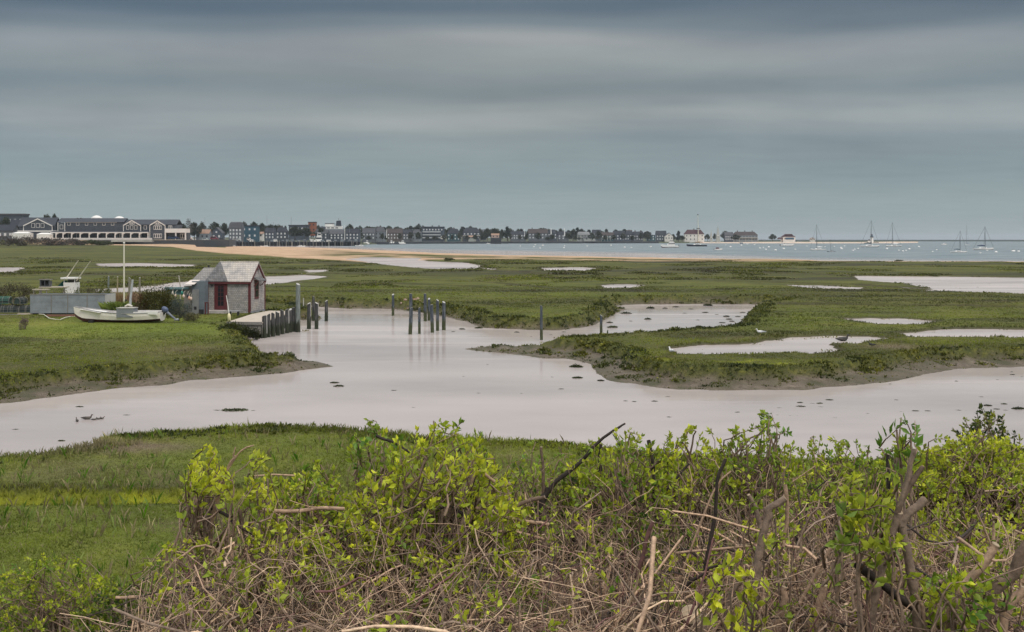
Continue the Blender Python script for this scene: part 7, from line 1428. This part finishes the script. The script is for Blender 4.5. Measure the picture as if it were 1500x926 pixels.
for b_ in [([(383, 748), (430, 749), (470, 745), (506, 746)], 6, TAN, .9), ([(345, 838), (400, 862), (440, 895), (470, 935)], 9, GREY, 1.15), ([(168, 876), (215, 874), (268, 865)], 5, TAN, 1.0), ([(318, 940), (345, 880), (345, 838), (315, 855)], 8, TAN, .6), ([(435, 935), (440, 850), (425, 790), (420, 750)], 7, GREY, .5), ([(380, 930), (372, 830), (352, 760), (348, 745)], 8, BROWN, .6), ([(400, 840), (440, 820), (500, 790), (560, 745)], 4, DARK, .5)]: branch(C_s, b_[0], 5.05, b_[1], b_[2], b_[3])
hshrub('scattered yellow-green tufts low in the left part of the hedge', 420, 110, 770, 880, 4.9, 60, .042, .75)
hshrub('pale grassy sprigs in the gap right of the bright central shrub', 775, 42, 640, 760, 6.3, 34, .036, .35)
E_ = hshrub('leafy green shrub with a dark slanting dead branch in the centre right of the hedge', 905, 85, 630, 740, 6.0, 105, .044, .55)
for b_ in [([(780, 765), (806, 715), (850, 678), (885, 640), (916, 620)], 8, DARK, .35), ([(806, 715), (790, 740), (782, 800)], 9, DARK, 1.0), ([(950, 645), (957, 700), (960, 740)], 6, DARK, .8), ([(880, 690), (878, 650)], 6, DARK, .7), ([(795, 760), (796, 700), (794, 655)], 6, BROWN, .7), ([(975, 720), (1000, 690), (1010, 678)], 4, DARK, .7)]: branch(E_, b_[0], 5.9, b_[1], b_[2], b_[3])
hshrub('upright yellow-green shrub with rusty dead flower heads right of centre', 1015, 52, 624, 730, 6.2, 70, .042, .75)
hshrub('taller blue-green shrub with thin dark twigs above the creek right of centre', 1110, 66, 606, 730, 6.1, 100, .040, .40)
R_s = hshrub('undergrowth shrub with a reddish cane in the middle of the dead brush', 930, 80, 740, 850, 5.4, 95, .036, .2, ncol=(.05, .095, .015))
for b_ in [([(928, 940), (934, 850), (944, 800), (954, 764)], 7, RED, .8), ([(944, 818), (965, 842), (1000, 880), (1030, 905)], 7, GREY, 1.0), ([(942, 882), (975, 900), (1012, 935)], 12, GREY, 1.1), ([(940, 940), (942, 905)], 12, TAN, 1.0), ([(1030, 860), (1045, 770), (1052, 700), (1062, 672)], 6, DARK, .8), ([(960, 930), (1000, 840), (1040, 730), (1070, 690)], 4, TAN, .6), ([(990, 810), (1040, 805), (1100, 800)], 4, TAN, .8), ([(1105, 880), (1090, 850), (1055, 835), (1010, 845)], 5, RED, .7)]: branch(R_s, b_[0], 4.6, b_[1], b_[2], b_[3])
st = thing('tree_stump', 'short sawn tree stump at the bottom edge of the hedge right of centre', 'stump', tuple(P(1022, 960, 4.1))); branch(st, [(1045, 985), (1025, 925), (1008, 897)], 4.1, 34, GREY, .85, True, 12, 'stump_trunk')
L_ = hshrub('grey forked stem with a few shoots standing right of the stump', 1130, 24, 720, 800, 4.3, 10, .04, .6)
for b_ in [([(1085, 945), (1105, 830), (1118, 770), (1128, 745), (1149, 730)], 13, GREY, .75), ([(1116, 775), (1106, 745), (1096, 725)], 8, GREY, .7), ([(1150, 710), (1152, 760), (1148, 800)], 6, TAN, .8), ([(1140, 940), (1146, 880), (1150, 860)], 10, TAN, .9), ([(1187, 945), (1200, 890), (1209, 856)], 12, TAN, .75), ([(1170, 885), (1200, 830), (1232, 774)], 5.5, TAN, .8), ([(1060, 940), (1068, 880), (1095, 840)], 8, BROWN, .8)]: branch(L_, b_[0], 4.2, b_[1], b_[2], b_[3])
H_ = hshrub('thick forked pruned stem carrying big fresh leaves at the right', 1268, 48, 690, 800, 3.7, 24, .054, .5, wid=.5, ncol=(.085, .17, .03), dY=.25)
for b_ in [([(1345, 945), (1336, 870), (1325, 808), (1314, 760)], 14, GREY, .85), ([(1314, 762), (1325, 710), (1332, 680), (1339, 657)], 9, GREY, .7), ([(1316, 770), (1334, 750), (1352, 731)], 13, GREY, .95), ([(1276, 945), (1290, 840), (1300, 790), (1314, 752)], 14, GREY, .8), ([(1314, 752), (1335, 705), (1350, 684)], 9, BROWN, .7), ([(1300, 716), (1302, 666)], 6, DARK, .8), ([(1278, 900), (1278, 850)], 9, GREY, .85), ([(1252, 826), (1303, 862), (1350, 900), (1380, 940)], 13, DARK, 1.1), ([(1240, 780), (1290, 790), (1345, 805)], 3, TAN, .6)]: branch(H_, b_[0], 3.75, b_[1], b_[2], b_[3])
hshrub('single tall sprig with long leaves rising over the creek at the right', 1330, 26, 596, 655, 4.8, 7, .065, .35, wid=.36, dY=.15)
T_ = hshrub('two thick tan sawn stems leaning right near the bottom right corner', 1420, 60, 800, 900, 3.7, 22, .045, .45)
for b_ in [([(1360, 950), (1400, 880), (1440, 825), (1461, 797)], 14, TAN, .85), ([(1425, 945), (1450, 880), (1480, 830), (1512, 785)], 19, BROWN, .95), ([(1462, 945), (1482, 890), (1500, 860)], 14, TAN, .9), ([(1452, 800), (1440, 770), (1428, 742)], 3, TAN, .7), ([(1455, 790), (1453, 765)], 5, TAN, .6), ([(1360, 930), (1352, 890), (1340, 870)], 7, TAN, .7)]: branch(T_, b_[0], 3.6, b_[1], b_[2], b_[3])
hshrub('yellow-green young shoot with big leaves at the bottom right of centre', 1080, 32, 805, 930, 3.5, 11, .052, .95, dY=.2)
hshrub('leafy sprig at the bottom edge near the right corner', 1405, 30, 840, 930, 3.5, 12, .05, .5, dY=.2)
hshrub('broad dense yellow-green shrub mass at the right edge of the hedge', 1425, 125, 636, 800, 6.9, 720, .040, .80)
hshrub('dark blue-green bush with reddish sprigs rising at the upper right', 1440, 55, 604, 690, 7.9, 90, .042, .22, ncol=(.055, .09, .03))
hshrub('green bushy shrub in front of the creek between the right stems', 1225, 85, 645, 740, 7.0, 150, .040, .45)
hshrub('slender green sprigs left of the right shrub mass', 1330, 40, 640, 720, 7.2, 60, .042, .35)
hshrub('low green shrub in the right part of the hedge below the shrub mass', 1400, 110, 770, 850, 5.4, 110, .038, .7)
hshrub('small-leaved yellow and green shrub in the bottom left corner', 75, 120, 822, 945, 10.5, 260, .052, .55)
hshrub('dense ferny green shrub at the bottom left beside the pruned stems', 185, 85, 852, 950, 9.6, 240, .050, .22, ncol=(.055, .115, .016))
hshrub('green shoots showing through the dead brush at the bottom centre', 700, 130, 830, 930, 4.7, 60, .040, .35)
hshrub('green leafy shoots deep in the dead brush right of the bright central shrub', 830, 80, 700, 830, 6.2, 120, .036, .2, ncol=(.05, .10, .018))
# young sprouts coming out all through the tangle: nobody could count them
sp_px = np.array([250, 330, 480, 560, 700, 850, 1000, 1150, 1300, 1420, 1500, 1900]); sp_y = np.array([800, 735, 700, 690, 690, 680, 670, 675, 690, 680, 670, 660])
n_s = 1100; pxs_ = rng.uniform(240, 1850, n_s); v_ = rng.random(n_s) ** 1.35; ct_ = np.interp(pxs_, sp_px, sp_y); pys_ = ct_ + v_ * (920 - ct_); Ys_ = np.interp(pys_, [660, 720, 800, 960], [6.6, 5.9, 4.8, 3.8]) - .15 + rng.normal(0, .15, n_s)
kk = rng.random(n_s) < np.interp(pys_, [680, 800, 920], [1, .6, .3]); pxs_, pys_, Ys_ = pxs_[kk], pys_[kk], Ys_[kk]; tips_ = np.stack([(pxs_ - 750) / F * Ys_, Ys_, H - (pys_ - YH) / F * Ys_], 1); base_ = tips_ + np.stack([rng.normal(0, .10, len(tips_)), rng.normal(.05, .08, len(tips_)), -rng.uniform(.12, .4, len(tips_))], 1)
tmp = bpy.data.objects.new('sprout_holder', None); n_before = set(COL.objects); leafy(tmp, tips_, base_, .042, .62, per=6)
for o in [o for o in COL.objects if o not in n_before]:
    o.parent = None; o.name = 'hedge_sprouts' if o.data.materials[0] == hedgeleaf else 'hedge_twigs'; tag(o, 'young yellow-green sprouts scattered all through the dead brush' if o.name.startswith('hedge_sprouts') else 'thin brown twigs carrying the scattered young sprouts', 'sprouts' if o.name.startswith('hedge_sprouts') else 'twigs', kind='stuff')
bpy.data.objects.remove(tmp)
# dead brush: a tangle nobody could count
def dead_brush():
    px_k = np.array([150, 215, 260, 300, 380, 480, 560, 700, 760, 850, 950, 1050, 1150, 1250, 1350, 1420, 1500, 1700, 2000]); cy = np.array([930, 870, 795, 745, 725, 705, 700, 690, 700, 690, 690, 680, 690, 705, 755, 775, 785, 780, 770])
    def crest(px): return np.interp(px, px_k, cy)
    n = 15000; px = rng.uniform(150, 1850, n) ; v = rng.random(n) ** .8; ct = crest(px); py = ct + (960 - ct) * v; Y = np.interp(py, [660, 720, 800, 960], [6.9, 6.1, 5.0, 3.9]) + rng.normal(0, .35, n)
    keep = rng.random(n) < np.interp(px, [150, 260, 400, 760, 820, 1850], [.3, .6, .75, .8, 1, 1]); px, py, Y = px[keep], py[keep], Y[keep]; n = len(px)
    z = H - (py - YH) / F * Y - rng.random(n) ** 1.2 * .55; p0 = np.stack([(px - 750) / F * Y, Y, z], 1)
    flat = rng.random(n) < np.interp(py, [680, 800, 930], [.2, .30, .5]); az = rng.uniform(0, 2 * PI, n); el = np.where(flat, rng.normal(0, .28, n), rng.normal(.95, .42, n))
    d = np.stack([np.cos(az) * np.cos(el), np.sin(az) * np.cos(el) * .7, np.sin(el)], 1); Ln = rng.uniform(.18, .75, n) * np.where(flat, 1, .8)
    K = 7; u = np.linspace(-.5, .5, K)[None, :, None]; bend = rng.normal(0, .16, (n, 3)); bend[:, 2] -= .07
    Pt = p0[:, None] + d[:, None] * u * Ln[:, None, None] + bend[:, None] * (u * 2) ** 2 * Ln[:, None, None] + np.cumsum(rng.normal(0, .010, (n, K, 3)), 1)
    zc = H - (crest((Pt[:, :, 0] / Pt[:, :, 1]) * F + 750) - 22 - YH) / F * Pt[:, :, 1]; over = np.maximum(Pt[:, :, 2] - zc, 0); Pt[:, :, 2] -= over * .85
    th = np.where(rng.random(n) < .10, rng.uniform(.004, .009, n), rng.uniform(.0009, .0027, n)); R = th[:, None] * np.linspace(1.1, .6, K)[None]
    pal = np.array([TAN, GREY, DARK, RED, STRAW, BROWN]); pr = np.array([.27, .24, .12, .07, .09, .21]); k = rng.choice(6, n, p=pr); low = rng.random(n) < np.interp(py, [720, 900], [0, .15]); k = np.where(low, 4, k)
    V, Fc, C = tube_batch(Pt, R, pal[k] * rng.uniform(.6, 1.25, (n, 1)), 4); o = np_mesh('dead_brush', V, Fc, M_twig, cols=C); tag(o, 'tangle of dry grey and tan twigs filling the clipped hedge', 'brushwood', kind='stuff')
    # litter of straw deeper down so the floor of the hedge is not bare earth
    n = 7000; x = rng.uniform(-3.2, 6.5, n); y = rng.uniform(2.8, 8.5, n); z = terrain(x, y)[0] + rng.uniform(0, .35, n); az = rng.uniform(0, 2 * PI, n); d = np.stack([np.cos(az), np.sin(az), rng.normal(0, .35, n)], 1); Ln = rng.uniform(.15, .6, n); K = 4; u = np.linspace(-.5, .5, K)[None, :, None]
    Pt = np.stack([x, y, z], 1)[:, None] + d[:, None] * u * Ln[:, None, None] + rng.normal(0, .02, (n, K, 3)); R = np.repeat(rng.uniform(.0015, .004, n)[:, None], K, 1); V, Fc, C = tube_batch(Pt, R, np.array(STRAW) * rng.uniform(.35, 1.0, (n, 1)), 3); o = np_mesh('straw_litter', V, Fc, M_twig, cols=C); tag(o, 'dry straw litter on the ground under the hedge', 'litter', kind='stuff')
    # weeds and grass growing up through it
    n = 16000; x = rng.uniform(-7.5, 8.5, n); y = rng.uniform(4.5, 14.5, n); k = (x / y > -.62); x, y = x[k], y[k]; n = len(x); z = terrain(x, y)[0]
    P0 = np.stack([x, y, z], 1); hh = rng.uniform(.15, .55, n) * np.interp(y, [4.5, 8, 14], [1.3, 1.0, .45]); cm = rng.random((n, 1)); V, Fc, C = blades(P0, hh, np.full(n, .012), np.array((.05, .085, .016)) + cm * np.array((.10, .10, .02)), .7, 3); o = np_mesh('rough_grass', V, Fc, grassmat, cols=C); tag(o, 'rough green grass growing up through the hedge and down the slope', 'grass', kind='stuff')
dead_brush()
